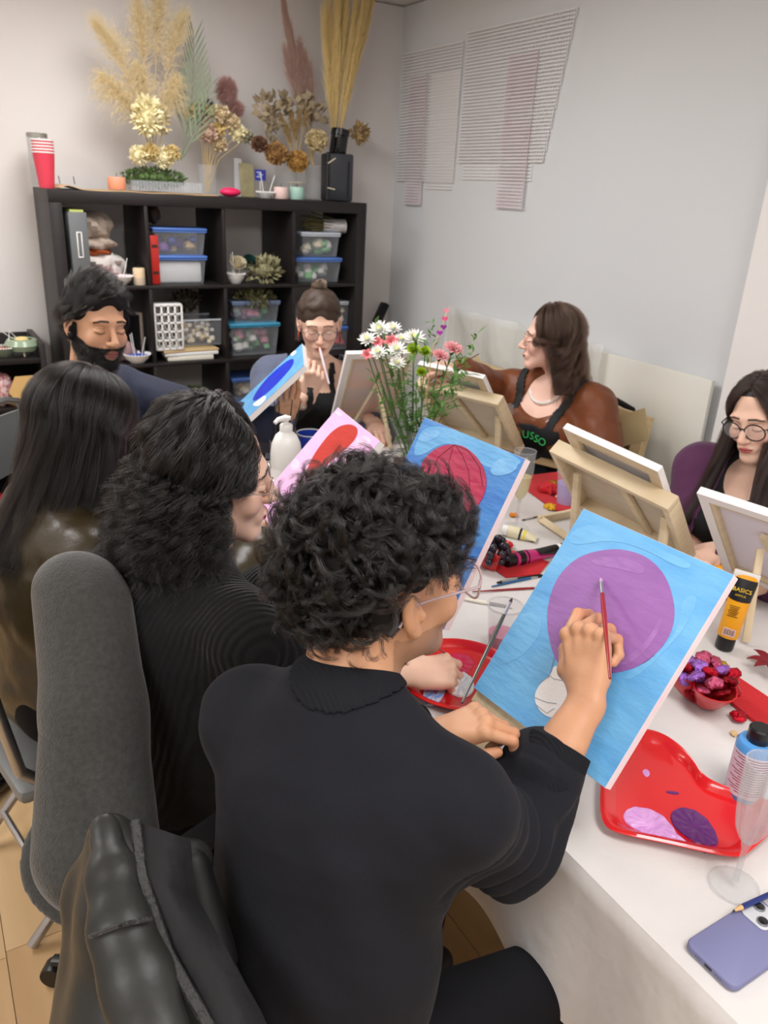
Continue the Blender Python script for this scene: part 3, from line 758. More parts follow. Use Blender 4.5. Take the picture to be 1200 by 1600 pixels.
m_skin = mat('skin', rgb(200, 150, 120), .48, spec=.45, sss=.12, vcol=True, bump=(350, .06))
HAIRM = {}
def hairmat(name, c, c2, rough=.32):
    if name in MATS: return MATS[name]
    m = bpy.data.materials.new(name); m.use_nodes = True; nt = m.node_tree; nt.nodes.clear()
    h = nt.nodes.new('ShaderNodeBsdfHairPrincipled'); o = nt.nodes.new('ShaderNodeOutputMaterial'); h.parametrization = 'COLOR'
    h.inputs['Color'].default_value = c; h.inputs['Roughness'].default_value = rough; h.inputs['Radial Roughness'].default_value = .3
    hi = nt.nodes.new('ShaderNodeHairInfo'); mx = nt.nodes.new('ShaderNodeMix'); mx.data_type = 'RGBA'; mx.inputs[6].default_value = c; mx.inputs[7].default_value = c2
    nt.links.new(hi.outputs['Random'], mx.inputs[0]); nt.links.new(mx.outputs[2], h.inputs['Color']); nt.links.new(h.outputs[0], o.inputs[0])
    MATS[name] = m; return m
class Person:
    def __init__(s, label, base):
        s.o = thing('person', label, 'person', base); s.b = np.asarray(base, float); s.parts = []
    def put(s, name, v, f, m, col=None, parent=None): return raw_obj(name, v, f, m, parent or s.o, col, offset=s.b)
    def mb(s, mb, name, m, parent=None): return mb.build(name, m, parent or s.o, offset=s.b)
    def skeleton(s, hip, neck, yaw, wl, wr, polel, poler, sw=.175, k=1.0, drop=.06, shl=None, shr=None, knee=None, el=(None, None)):
        a = math.radians(yaw); s.f = V3(math.cos(a), math.sin(a), 0); s.r = V3(math.sin(a), -math.cos(a), 0); s.u = unit(neck-hip); s.k = k
        s.hip = np.asarray(hip, float); s.neck = np.asarray(neck, float)
        s.S = [neck-s.r*sw*k-s.u*drop if shl is None else np.asarray(shl, float), neck+s.r*sw*k-s.u*drop if shr is None else np.asarray(shr, float)]
        s.El = []; s.Wr = []
        for S, W, p in zip(s.S, (wl, wr), (polel, poler)):
            e, w_ = seg2(S, np.asarray(W, float), .285*k, .255*k, p); s.El.append(e); s.Wr.append(w_)
        for i in (0, 1):
            if el[i] is not None: s.El[i] = np.asarray(el[i], float); s.Wr[i] = np.asarray((wl, wr)[i], float)
        s.kn = []; s.an = []
        for q in (-1, 1):
            hj = s.hip+s.r*q*.09*k; kn = hj+s.f*.42*k+s.r*q*.06+V3(0, 0, -.02) if knee is None else knee[(q+1)//2]
            s.kn.append(kn); s.an.append(V3(kn[0], kn[1], .09)-s.f*.06)
    def torso(s, V, e=0, w=(.155, .140, .168), flat=.68, k2=.05, arms=True, ar=(.060, .050, .046, .036), arm_end=(1., 1.), bust=0, belly=0):
        k = s.k; H, N, u, f = s.hip, s.neck, s.u, s.f; L = np.linalg.norm(N-H)
        p0 = H+u*.03; p1 = H+u*L*.36; p2 = H+u*L*.70; p3 = N-u*.045
        V.cone(p0, p1, w[0]*k+e, w[1]*k+e, k2, flat=f, ratio=flat); V.cone(p1, p2, w[1]*k+e, w[2]*k+e, k2, flat=f, ratio=flat)
        V.cone(p2, p3, w[2]*k+e, .095*k+e, k2, flat=f, ratio=flat*.95)
        V.cone(N-u*.05, N, .065*k+e, .052*k+e, .03)
        if bust:
            for q in (-1, 1): V.ell(H+u*L*.68+f*.085*k+s.r*q*.07*k, (bust,)*3, None, .04)
        for i in (0, 1):
            S, E_, W = s.S[i], s.El[i], s.Wr[i]
            V.cone(N-u*.02, S, .046*k+e, .052*k+e, .04)
            V.cone(p2, S, .085*k+e, .054*k+e, .05, flat=f, ratio=.8)
            if arms:
                V.cone(S, E_, ar[0]*k+e, ar[1]*k+e, .03)
                Z = E_+(W-E_)*arm_end[i]; V.cone(E_, Z, ar[2]*k+e, (ar[2]+(ar[3]-ar[2])*arm_end[i])*k+e, .02)
    def garment(s, name, m, fn, h=.006, pad=.12, disp=None, it=1, col=None):
        P = np.array([s.hip-s.u*.12, s.neck+s.u*.05]+list(s.S)+list(s.El)+list(s.Wr))
        V = Vol(P.min(0)-pad-.06, P.max(0)+pad+.03, h); fn(V); v, f = V.mesh(); v = relax(v, f, it)
        if disp is not None:
            n = normals(v, f); v = v+n*disp(v, n)[:, None]
        return s.put(name, v, f, m, None if col is None else col(v))
    def trousers(s, m, h=.009, thick=1.0):
        P = np.array([s.hip]+s.kn+s.an); V = Vol(P.min(0)-.17, P.max(0)+.15, h)
        V.cone(s.hip-s.r*.06, s.hip+s.r*.06, .105*s.k*thick, .105*s.k*thick, .04); V.cone(s.hip+s.u*.0, s.hip+s.u*.10, .145*s.k, .138*s.k, .04, flat=s.f, ratio=.68)
        for q in (0, 1):
            hj = s.hip+s.r*(q*2-1)*.085*s.k
            V.cone(hj, s.kn[q], .088*thick, .062*thick, .04); V.cone(s.kn[q], s.an[q], .058*thick, .045*thick, .03)
        v, f = V.mesh(); v = relax(v, f, 2); s.put('trousers', v, f, m)
        sh = MB()
        for q in (0, 1):
            V = Vol(s.an[q]-.2, s.an[q]+.25, .007); a0 = s.an[q]
            V.cone(a0*V3(1, 1, 0)+V3(0, 0, .045)-s.f*.03, a0*V3(1, 1, 0)+V3(0, 0, .035)+s.f*.16, .042, .036, .02, flat=V3(0, 0, 1), ratio=.8)
            V.cone(a0, a0*V3(1, 1, 0)+V3(0, 0, .05), .042, .042, .02)
            v, f = V.mesh(); v[:, 2] = np.maximum(v[:, 2], .004); s.put('shoe', v, f, mat('shoe_canvas', rgb(40, 40, 44), .6))
    def body(s, base, head, hands, torso=True, be=-.022):
        """one skin mesh: fine head and hands on a coarse trunk hidden in the clothes"""
        parts = []
        if torso:
            P = np.array([s.hip, s.neck]+list(s.S)+list(s.El)+list(s.Wr)); V = Vol(P.min(0)-.2, P.max(0)+.2, .012)
            s.torso(V, be, arm_end=(.93, .93), **getattr(s, 'tk', {})); v, f = V.mesh(); v = relax(v, f, 2); parts.append((v, f, np.tile(np.array(base[:3]), (len(v), 1))))
        for v, f, c in head+hands: parts.append((v, f, c))
        v, f, c = merge(parts); return s.put('body', v, f, m_skin, c)
def do_head(c, R, sc, neck, base, paintkw={}, **kw):
    V = head_vol(c, R, sc, neck, **kw); v, f = V.mesh(); v = relax(v, f, 1, .3); return (v, f, skin_paint(v, c, R, sc, base, **paintkw)), V
def do_hand(base, *a, knuckle=True, **kw):
    V, W, ch, T = hand_vol(*a, **kw); v, f = V.mesh(); v = relax(v, f, 1, .3)
    col = np.tile(np.array(base[:3]), (len(v), 1))*(1+.05*vnoise(v, 90))[:, None]
    tips = [c[-1] for c in ch.values()]+[T[-1]]
    red = np.array(base[:3])*V3(1.08, .82, .78)
    for t in tips+[c[1] for c in ch.values()]: 
        d = np.linalg.norm(v-t, axis=1); col = mixc(col, red, (1-d/.018)*.8)
    f_ = unit(a[1]); dd = unit(np.asarray(a[2], float)-f_*np.dot(a[2], f_))
    nail = np.array(base[:3])*V3(1.05, 1.0, 1.0)+.06; n = normals(v, f)
    for k, c in ch.items():                       # finger nails on the dorsal side of the last joint
        ax = unit(c[3]-c[2]); sd = unit(np.cross(ax, unit(np.cross(dd, f_)))); sd = unit(dd-ax*dd.dot(ax)) if abs(dd.dot(ax)) < .97 else unit(f_)
        q = v-(c[3]*.75+c[2]*.25); along = np.abs(q@ax); lat = np.linalg.norm(q-np.outer(q@ax, ax)-np.outer(q@sd, sd), axis=1)
        m = (along < .0065) & (lat < .0055) & (n@sd > .45) & ((q@sd) > 0) & (np.linalg.norm(q, axis=1) < .016); col[m] = nail
    return (v, f, col), W, ch, T
def skull_pt(th, ph, r): return np.stack([r[0]*np.sin(ph)*np.sin(th), r[1]*np.sin(ph)*np.cos(th), r[2]*np.cos(ph)], -1)
def long_hair(P, c, R, s, mats, rad=(.088, .102, .098), th0=.75, L=lambda th: .3, nclump=90, per=22, wave=(0, 0, 0), flare=lambda th, t: .02*t, pull=None,
              part=0.0, sr=.00022, layers=(.93, 1.06), cl=.012, seed=1, front=.05, crown=-.055, endph=1.72, name='hair', tmax=None, jitter=1.0, drop=V3(0, 0, -1), lo=None, hi=None, under=True, rnd_len=.12, frizz=0, wstart=.15, K=30, fk=0.0):
    """hair that leaves a parting, follows the skull and hangs"""
    rg = np.random.default_rng(seed); c = np.asarray(c, float); cc = V3(0, -.012, .022)
    lo = th0 if lo is None else lo; hi = 2*math.pi-th0 if hi is None else hi
    ks = K//3; t = np.linspace(0, 1, K)
    def path(th, lay, lf=1.0, ph=0.0, wf=1.0, ex=None):
        th = np.atleast_1d(th); n = len(th); cosb = (1+np.cos(th))/2                # 1 front, 0 back
        d0 = np.stack([np.full(n, part)+.04*np.sin(th), crown*10*(1-cosb)+front*10*cosb, np.full(n, .95)], -1); d0 /= np.linalg.norm(d0, axis=1, keepdims=True)
        d1 = skull_pt(th, np.full(n, endph), (1, 1, 1))
        om = np.arccos(np.clip((d0*d1).sum(1), -1, 1))[:, None]; u = np.linspace(0, 1, ks)[None]
        D = (np.sin((1-u)*om)/np.sin(om))[..., None]*d0[:, None]+(np.sin(u*om)/np.sin(om))[..., None]*d1[:, None]
        lift = 1+.05*np.sin(u*math.pi)
        Pk = (D*np.array(rad)*(np.atleast_1d(lay)[:, None]*lift)[..., None]+cc)*s
        Wk = c+Pk@R.T
        e = Wk[:, -1]; out = (d1*V3(1, 1, 0))@R.T; out[:, 2] = 0; out /= np.linalg.norm(out, axis=1, keepdims=True)+1e-9
        tt = np.linspace(0, 1, K-ks+1)[1:]
        Lg = np.array([L(q) for q in th])*np.atleast_1d(lf)
        hang = e[:, None]+drop[None, None]*(Lg[:, None]*tt)[..., None]
        fl = np.array([[flare(q, z) for z in tt] for q in th]); hang = hang+out[:, None]*fl[..., None]
        if pull is not None: hang = hang+np.array([[pull(q, z) for z in tt] for q in th])
        W = np.concatenate([Wk, hang], 1)
        return W, out
    def wavy(W, out, phase, amp, tf):
        s_ = np.linspace(0, 1, K)[None]; d = np.gradient(W, axis=1); d /= np.linalg.norm(d, axis=2, keepdims=True)+1e-9
        b = np.cross(d, np.broadcast_to(out[:, None], d.shape)); b /= np.linalg.norm(b, axis=2, keepdims=True)+1e-9; a_ = np.cross(b, d)
        env = np.clip((s_-wstart)/.25, 0, 1)*amp[:, None]; an = phase[:, None]+2*math.pi*tf[:, None]*s_
        return W+a_*(env*np.cos(an))[..., None]*.8+b*(env*np.sin(an))[..., None]
    root = P.o
    if under:
        nu = 56; ths = np.linspace(lo, hi, nu); W, o_ = path(ths, np.full(nu, .935), np.full(nu, .93))
        n = len(W)
        inner = W.copy(); inner[:, ks:] -= o_[:, None]*.022; 
        v = np.concatenate([W.reshape(-1, 3), (inner-np.array(R[:, 2])*.002).reshape(-1, 3)]); N_ = n*K
        f = [(i*K+j, i*K+j+1, (i+1)*K+j+1, (i+1)*K+j) for i in range(n-1) for j in range(K-1)]
        f += [(q[3]+N_, q[2]+N_, q[1]+N_, q[0]+N_) for q in f[:]]
        f += [(i*K+K-1, i*K+K-1+N_, (i+1)*K+K-1+N_, (i+1)*K+K-1) for i in range(n-1)]
        for i in (0, n-1): f += [(i*K+j, i*K+j+N_, i*K+j+1+N_, i*K+j+1) for j in range(K-1)]
        root = P.put(name, v, np.array(f), mats[0])
    th = rg.uniform(lo, hi, nclump); lay = rg.uniform(layers[0], layers[1], nclump)**1
    TH = np.repeat(th, per)+rg.normal(0, .03*jitter, nclump*per); TH = np.clip(TH, lo, hi)
    LY = np.repeat(lay, per)+rg.normal(0, .012, nclump*per)
    LY = np.minimum(LY, 1.2-(.2+fk)*np.clip(np.cos(TH)*1.4, 0, 1)) if fk else LY
    LF = np.repeat(rg.uniform(1-rnd_len, 1+rnd_len*.5, nclump), per)*rg.uniform(.94, 1.03, nclump*per)
    W, o_ = path(TH, LY, LF)
    n = nclump*per; phs = np.repeat(rg.uniform(0, 6.28, nclump), per)+rg.normal(0, .25, n)
    amp = np.repeat(rg.uniform(.7, 1.2, nclump), per)*wave[0]; tf = np.repeat(rg.uniform(*((.85, 1.15) if wave[1] < 4 else (.7, 1.3)), nclump), per)*wave[1]
    if wave[0]: W = wavy(W, o_, phs, amp, tf)
    dx = rg.normal(0, 1, (n, 1, 3))*cl*.5*np.linspace(.25, 1, K)[None, :, None]**.8*(1-.35*np.linspace(0, 1, K)[None, :, None])
    W = W+dx
    if frizz: W = W+np.cumsum(rg.normal(0, frizz, W.shape), 1)
    return strands(name+'_strands', W, sr, mats[1], root, P.b), root
def glasses(P, c, R, s, m, shape='round', w=.052, h=.044, r=.0012, y=.104, z=-.004, lens=True, parent=None):
    """frames with two lenses, bridge and temples"""
    g = MB(); W = lambda *p: c+R@(V3(*p)*s)
    ln = MB()
    for q in (-1, 1):
        pts = []
        for i in range(25):
            a = 2*math.pi*i/24; e = 2.0 if shape == 'round' else 3.6
            ca, sa = math.cos(a), math.sin(a)
            px = math.copysign(abs(ca)**(2/e), ca)*w/2; pz = math.copysign(abs(sa)**(2/e), sa)*h/2*(1+.12*q*math.copysign(1, px)*0)
            pts.append(W(q*.034+px, y-abs(q*.034+px)*.10, z+pz))
        g.tube(pts, r*s, 6, cap=False)
        cen = W(q*.034, y-.0034, z); o = len(ln.v); ln.v += [list(cen)]+[list(p_) for p_ in pts[:-1]]; ln.f += [[o, o+1+i, o+1+(i+1) % 24] for i in range(24)]; ln.m += [0]*24
        g.tube([W(q*.060, y-.006, z+h*.2), W(q*.076, y-.022, z+h*.22), W(q*.081, .02, z+h*.2), W(q*.082, -.008, z+.006), W(q*.083, -.024, -.02)], r*1.1*s, 6)
    g.tube([W(-.0085, y, z+h*.15), W(0, y+.002, z+h*.22), W(.0085, y, z+h*.15)], r*s, 6)
    o = P.mb(g, 'eyeglasses', m)
    if lens: P.mb(ln, 'lens', mat('lens_glass', (1, 1, 1, 1), .05, alpha=.12, spec=.8), o)
    return o
def curls(P, c, R, s, mats, n=420, per=26, K=22, length=(.05, .085), rad=(.083, .100, .095), mask=None, lift=.4, comb=None, helix=(.009, 1.6), seed=3, sr=.00019, cl=.0045, cap=1.0, name='hair', cn=V3(0, -.014, .030), turnk=1.0, gn=.55, keep=None):
    rg = np.random.default_rng(seed)
    # base lump under the strands
    V = Vol(c-.17*s, c+.17*s, .0035)
    D = rg.normal(size=(4000, 3)); D /= np.linalg.norm(D, axis=1, keepdims=True)
    ok = np.array([mask(d) for d in D]); D = D[ok]
    for d in D[:260]:
        V.ell(c+R@((cn+d*np.array(rad)*.93)*s), (.017, .017, .017), None, .012)
    v, f = V.mesh(); v = relax(v, f, 2); root = P.put(name, v, f, mats[0])
    D = D[:n] if len(D) >= n else D[rg.integers(0, len(D), n)]
    n = len(D)
    p = (cn+D*np.array(rad))*s; N = D/np.array(rad); N /= np.linalg.norm(N, axis=1, keepdims=True)
    g = np.array([comb(d) for d in D])+rg.normal(0, gn, (n, 3)); g = g-N*(g*N).sum(1, keepdims=True); g /= np.linalg.norm(g, axis=1, keepdims=True)
    Lg = rg.uniform(length[0], length[1], n)*s
    t = np.linspace(0, 1, K)
    a = lift*math.pi/2*(1-t[None]*1.15)                       # leaves the scalp, lies down
    stepN = np.sin(a); stepG = np.cos(a)
    cN = np.cumsum(stepN, 1)/K; cG = np.cumsum(stepG, 1)/K
    B = np.cross(N, g)
    turn = turnk*rg.choice([-1, 1], n)*rg.uniform(.6, 1.4, n)
    ang = turn[:, None]*t[None]*1.3
    ctr = p[:, None]+Lg[:, None, None]*(cN[..., None]*N[:, None]+cG[..., None]*(np.cos(ang)[..., None]*g[:, None]+np.sin(ang)[..., None]*B[:, None]))
    tan = np.gradient(ctr, axis=1); tan /= np.linalg.norm(tan, axis=2, keepdims=True)+1e-9
    u = np.cross(tan, np.broadcast_to(B[:, None], tan.shape)); u /= np.linalg.norm(u, axis=2, keepdims=True)+1e-9; w_ = np.cross(tan, u)
    ph = rg.uniform(0, 6.28, n); hr = rg.uniform(.6, 1.25, n)*helix[0]*s; ht = rg.uniform(.7, 1.3, n)*helix[1]
    n2 = n*per; ix = np.repeat(np.arange(n), per)
    PH = ph[ix]+rg.normal(0, .22, n2); HR = hr[ix]*rg.uniform(.75, 1.2, n2); HT = ht[ix]+rg.normal(0, .05, n2)
    env = np.clip(t/.3, 0, 1)
    an = PH[:, None]+HT[:, None]*2*math.pi*t[None]
    W = ctr[ix]+(HR[:, None]*env)[..., None]*(np.cos(an)[..., None]*u[ix]+np.sin(an)[..., None]*w_[ix])+rg.normal(0, cl, (n2, 1, 3))*(.35+.65*t[None, :, None])
    if keep is not None: W = W[keep(W/s)]
    W = c+W@R.T
    strands(name+'_strands', W, sr, mats[1], root, P.b, tip=.3)
    return root
def ring(ctr, ax, r0, r1, h, flat=1, n=40, th=.006, fdir=None):
    Rm = frame_to(ax)
    if fdir is not None:
        z = unit(ax); x = unit(np.asarray(fdir)-z*np.dot(fdir, z)); Rm = np.array([x, np.cross(z, x), z]).T
    return MB().lathe([(r0-th, 0), (r0, .0), (r0+.001, h*.2), (r1+.001, h*.8), (r1, h), (r1-th, h)], n, ctr, Rm, closed=True, sx=flat)
def brush(label, tip, end, r=.0034, col=rgb(150, 28, 30), ferr=rgb(190, 190, 195), hair=rgb(196, 150, 190), group=None, hl=.014, fl=.03, cat='paintbrush'):
    tip = np.asarray(tip, float); end = np.asarray(end, float); d = unit(end-tip); L = np.linalg.norm(end-tip)
    t = thing('paintbrush', label, cat, (tip+end)/2, group=group); o = (tip+end)/2
    MB().tube([tip-o, tip+d*hl*.5-o, tip+d*hl-o], [r*.35, r*.95, r*.9], 8).build('bristles', mat('bristle_%d_%d' % (hair[0]*99, hair[2]*99), hair, .7), t)
    MB().tube([tip+d*hl*.85-o, tip+d*(hl+fl)-o], [r*.95, r*1.05], 10).build('ferrule', mat('ferrule_metal', ferr, .3, metal=.85), t)
    q = [hl+fl, hl+fl+(L-hl-fl)*.25, L*.9, L]
    MB().tube([tip+d*z-o for z in q], [r*1.0, r*1.2, r*.6, r*.55], 10).build('handle', mat('lacquer_%d_%d_%d' % (col[0]*99, col[1]*99, col[2]*99), col, .25, coat=.5), t)
    return t

def patch(P, name, m, fn, mask, h=.007, th=.003, disp=None, it=2):
    """a piece of cloth lying on the figure: the part of an offset shell that mask keeps, given thickness"""
    Q = np.array([P.hip-P.u*.12, P.neck+P.u*.05]+list(P.S)+list(P.El)+list(P.Wr))
    V = Vol(Q.min(0)-.20, Q.max(0)+.17, h); fn(V); v, f = V.mesh(); v = relax(v, f, it); n = normals(v, f)
    if disp is not None: v = v+n*disp(v, n)[:, None]
    k = mask(v, n); f = f[k[f].all(1)]
    use = np.unique(f); mp = np.full(len(v), -1); mp[use] = np.arange(len(use)); v = v[use]; n = n[use]; f = mp[f]
    e = np.concatenate([f[:, [0, 1]], f[:, [1, 2]], f[:, [2, 3]], f[:, [3, 0]]]); key = e[:, 0].astype(np.int64)*len(v)+e[:, 1]; rev = e[:, 1].astype(np.int64)*len(v)+e[:, 0]
    bd = e[~np.isin(key, rev)]; N = len(v)
    F = np.concatenate([f, f[:, ::-1]+N, np.stack([bd[:, 1], bd[:, 0], bd[:, 0]+N, bd[:, 1]+N], 1)])
    return P.put(name, np.concatenate([v, v-n*th]), F, m)
def slick_hair(P, c, R, s, mats, bun, n=5200, rad=(.080, .098, .092), seed=5, sr=.0002, mask=None, cn=V3(0, -.014, .032)):
    rg = np.random.default_rng(seed)
    D = rg.normal(size=(n*4, 3)); D /= np.linalg.norm(D, axis=1, keepdims=True); D = D[np.array([mask(d) for d in D])][:n]
    b = unit(np.asarray(bun)-cn); K = 14; t = np.linspace(0, 1, K)
    om = np.arccos(np.clip(D@b, -1, .9999))[:, None]
    X = (np.sin((1-t)*om)/np.sin(om))[..., None]*D[:, None]+(np.sin(t*om)/np.sin(om))[..., None]*b
    W = c+((cn+X*np.array(rad)*(1.0+.03*rg.random((len(D), 1, 1))))*s)@R.T
    V = Vol(c-.16*s, c+.18*s, .0035)
    for d in D[:320]: V.ell(c+R@((cn+d*np.array(rad)*.9)*s), (.013, .013, .013), None, .01)
    V.ell(c+R@(cn*s), np.array(rad)*.985*s, R, .004)
    V.cone(c+R@(V3(0, .16, -.20)*s), c+R@(V3(0, .15, .045)*s), .085*s, .075*s, .01, '-')
    V.cone(c+R@(V3(0, .02, -.2)*s), c+R@(V3(0, .02, -.05)*s), .11*s, .09*s, .01, '-')
    v, f = V.mesh(); v = relax(v, f, 1); root = P.put('hair', v, f, mats[0])
    strands('hair_strands', W, sr, mats[1], root, P.b, tip=.9)
    return root
# ------------------------------------------------------------------ 1. the man in the foreground, seen from behind
SK_TAN = rgb(196, 146, 112); SK_FAIR = rgb(226, 186, 164)
m_tee = mat('black_jersey', rgb(29, 30, 35), .9, spec=.15, sheen=.04, bump=(14, .35), noise=(300, .25, rgb(36, 37, 43)))
m_rib = mat('black_rib', rgb(29, 30, 34), .9, spec=.12, sheen=.0, wave=(60, .25, 'X', 0))
m_blackpants = mat('black_trousers', rgb(17, 17, 21), .85, spec=.2, bump=(9, .3))
m_hblk = hairmat('black_hair', (.0013, .0011, .001, 1), (.0032, .0026, .0024, 1), .20)
m_hcap = mat('black_hair_base', rgb(14, 12, 12), .7, spec=.3)
P = Person('man in a black sweatshirt seen from behind painting the big canvas', (-.25, -3.0, 0))
neck = V3(-.155, -2.93, 1.04)
hc = V3(-.088, -2.885, 1.180); hR = headrot(1, -3, 1)
wr = at(916, 1084, 1.125); wl = at(672, 1150, 1.13)
P.skeleton(V3(-.235, -3.0, .55), neck, 29, wl, wr, (-.2, .6, -1), (.1, -.35, -1), el=(V3(-.13, -2.68, .80), at(800, 1318, 1.07)), shl=V3(-.232, -2.80, .95), shr=V3(-.088, -3.075, .965), k=1.0,
           knee=[V3(.16, -2.72, .46), V3(.19, -3.04, .45)])
def folds(v, n):
    d = .0025*vnoise(v, 22)+.0012*vnoise(v, 55, 1)
    for i in (0, 1):
        S, E_ = P.S[i], P.El[i]; a = unit(E_-S); q = (v-S)@a; r_ = np.linalg.norm(v-S-np.outer(q, a), axis=1)
        d -= .0030*np.exp(-((q-.035)/.0035)**2)*(r_ < .10)                 # armhole seam
        fold = np.sin(q*150+3.0*np.sin(r_*40)+i)*.0045*np.exp(-((q-.15)/.08)**2)*(r_ < .11)   # sleeve folds
        d += fold
    c_ = P.hip+P.u*.30+P.r*.16; w_ = v-c_; along = w_@unit(P.r*.5-P.u*.85); ac = w_@unit(P.r*.85+P.u*.5)
    d += .005*np.sin(ac*70+4*along)*np.exp(-(ac/.09)**2-(along/.16)**2)
    return d
def sweat(V):
    P.torso(V, .008, w=(.150, .145, .150), flat=.70, ar=(.056, .056, .052, .036), arm_end=(.8, .46))
    E_, W_ = P.El[1], P.Wr[1]
    for i, tq in enumerate((.05, .18, .30, .42)):
        ctr = E_+(W_-E_)*tq; ax = unit(W_-E_)
        V.cone(ctr-V3(.02, .0, .02)+ax*.0, ctr+V3(.02, .03, .0), .052, .050, .012)
shirt = P.garment('sweatshirt', m_tee, sweat, .005, disp=folds, it=2)
# collar ring, cuffs
patch(P, 'collar', m_rib, lambda V: P.torso(V, .0125, w=(.150, .145, .150), flat=.70, arms=False), lambda v, n: (np.linalg.norm(v-neck-np.outer((v-neck)@P.u, P.u)+P.f*.006, axis=1) < .074) & ((v-neck)@P.u > -.06), h=.004, th=.003, it=2)
ax = unit(P.Wr[1]-P.El[1]); c0 = P.El[1]+(P.Wr[1]-P.El[1])*.42
P.mb(ring(c0-ax*.01, ax, .0505, .0455, .062), 'cuff', m_rib)
ax2 = unit(P.Wr[0]-P.El[0]); P.mb(ring(P.El[0]+(P.Wr[0]-P.El[0])*.72, ax2, .052, .046, .06), 'cuff', m_rib)
def ribbon(pts, w, name, m, parent=None): P.mb(MB().tube(pts, w, 6), name, m, parent)
P.trousers(m_blackpants)
h1, Vh = do_head(hc, hR, 1.05, neck, SK_TAN, dict(beard=(60, 45, 38)))
cn = A.n; cy_ = A.y; cx_ = A.x
tip = V3(.334, -2.873, 1.079)
fwdR = unit(V3(.305, -2.905, 1.05)-P.Wr[1]+cn*.055)
handR, WR, chR, TR = do_hand(SK_TAN, P.Wr[1], fwdR, cn*.95-cx_*.25, 'R',
    dict(i=(34, 46, 20, 2), m=(60, 66, 34, 0), r=(76, 80, 42, 0), p=(88, 88, 46, 2)),
    ((.042, .038, -.012), (.050, .070, -.020), (.038, .098, -.026)), s=1.06, fore=P.El[1]+(P.Wr[1]-P.El[1])*.55, fr=.034)
fwdL = unit(V3(.6, -.35, .30))
handL, WL, chL, TL = do_hand(SK_TAN, P.Wr[0], fwdL, V3(-.55, .25, .78), 'L',
    dict(i=(40, 55, 30, 2), m=(48, 62, 35, 0), r=(55, 66, 38, -2), p=(58, 66, 38, -4)),
    ((.040, .038, -.014), (.046, .068, -.026), (.036, .092, -.036)), s=.94, fore=P.El[0]+(P.Wr[0]-P.El[0])*.55, fr=.034)
P.body(SK_TAN, [h1], [handR, handL])
def mask_man(d):
    x, y, z = d
    if z > .45: return y < .86
    if z > .05: return y < .62
    if z > -.35: return y < .28 and not (abs(x) > .62 and y > -.30)
    return z > -.93 and y < -.30
def comb_man(d):
    x, y, z = d
    if z < -.1: return V3(x*.3, -.35, -1)
    return V3(x*.8, -.5-.3*z if y < .3 else .9, -.6+.2*z)
curls(P, hc, hR, 1.05, (m_hcap, m_hblk), n=820, per=26, mask=mask_man, comb=comb_man, lift=.42, length=(.045, .080), helix=(.0085, 1.5), rad=(.079, .096, .091), sr=.00026, cl=.0013, keep=lambda W: ~((W[..., 0] > .055) & (np.abs(W[..., 1]+.0) < .034) & (W[..., 2] < .030) & (W[..., 2] > -.07)).any(1))
m_gframe = mat('clear_rose_acetate', rgb(196, 170, 172), .2, alpha=.75, spec=.8)
glasses(P, hc, hR, 1.05, m_gframe, 'square', w=.054, h=.044, r=.0016, y=.112, z=-.002)
brush('dark red paintbrush in the right hand of the man in black', tip+cn*.004, at(953, 1060, 1.035))
brush('dark handled paintbrush between the left fingers of the man in black', at(800, 935, 1.24), at(722, 1098, 1.06), r=.003, col=rgb(62, 66, 60), ferr=rgb(170, 140, 60), hair=rgb(60, 40, 50))

# ------------------------------------------------------------------ 2. curly haired woman beside him
P = Person('woman with long black curls in a charcoal ribbed cardigan beside the man in black', (-.27, -2.42, 0))
c2 = at(331, 743, 1.35); R2 = headrot(-15, -8, 4)
nk = c2+V3(-.05, .0, -.165)
m_knit = mat('charcoal_rib_knit', rgb(33, 33, 34), .9, spec=.15, sheen=.12, wave=(34, .5, 'Y', 1.0), bump=(160, .2))
P.skeleton(V3(-.30, -2.43, .56), nk, 22, V3(.05, -2.25, .84), atz(640, 1050, .80), (-.2, .5, -1), (.1, -.5, -1), sw=.165, drop=.07, k=.96, el=(None, at(452, 1015, 1.40)))
P.tk = dict(bust=.06)
P.garment('cardigan', m_knit, lambda V: P.torso(V, .016, w=(.165, .150, .160), ar=(.060, .056, .052, .048), arm_end=(.85, .45), bust=.075), .007, disp=lambda v, n: .004*vnoise(v, 20)+.002*vnoise(v, 60), it=2)
P.mb(ring(nk-P.u*.03-P.f*.004, unit(P.u+.15*P.f), .088, .066, .055, .9, fdir=P.f), 'collar', m_knit)
P.trousers(m_blackpants)
h, _ = do_head(c2, R2, 1.0, nk, SK_FAIR, dict(lips=(170, 30, 45), cheek=rgb(222, 150, 135)), fem=True)
ha, *_ = do_hand(SK_FAIR, P.Wr[1], unit(V3(.62, -.12, -.10)), V3(-.05, -.35, .9), 'R', dict(i=(30, 50, 30, 2), m=(45, 60, 35, 0), r=(55, 65, 40, -2), p=(60, 66, 40, -5)),
    ((.036, .040, -.018), (.034, .072, -.034), (.024, .094, -.044)), s=.98, fore=P.El[1]+(P.Wr[1]-P.El[1])*.35, fr=.030)
hb, *_ = do_hand(SK_FAIR, P.Wr[0], unit(V3(.8, .0, -.1)), V3(0, 0, 1), 'L', dict(i=(25, 40, 20, 2), m=(30, 45, 25, 0), r=(34, 48, 26, -2), p=(38, 50, 28, -5)),
    ((.036, .040, -.018), (.045, .070, -.024), (.046, .095, -.030)), s=.95, fore=P.El[0]+(P.Wr[0]-P.El[0])*.6, fr=.028)
P.body(SK_FAIR, [h], [ha, hb])
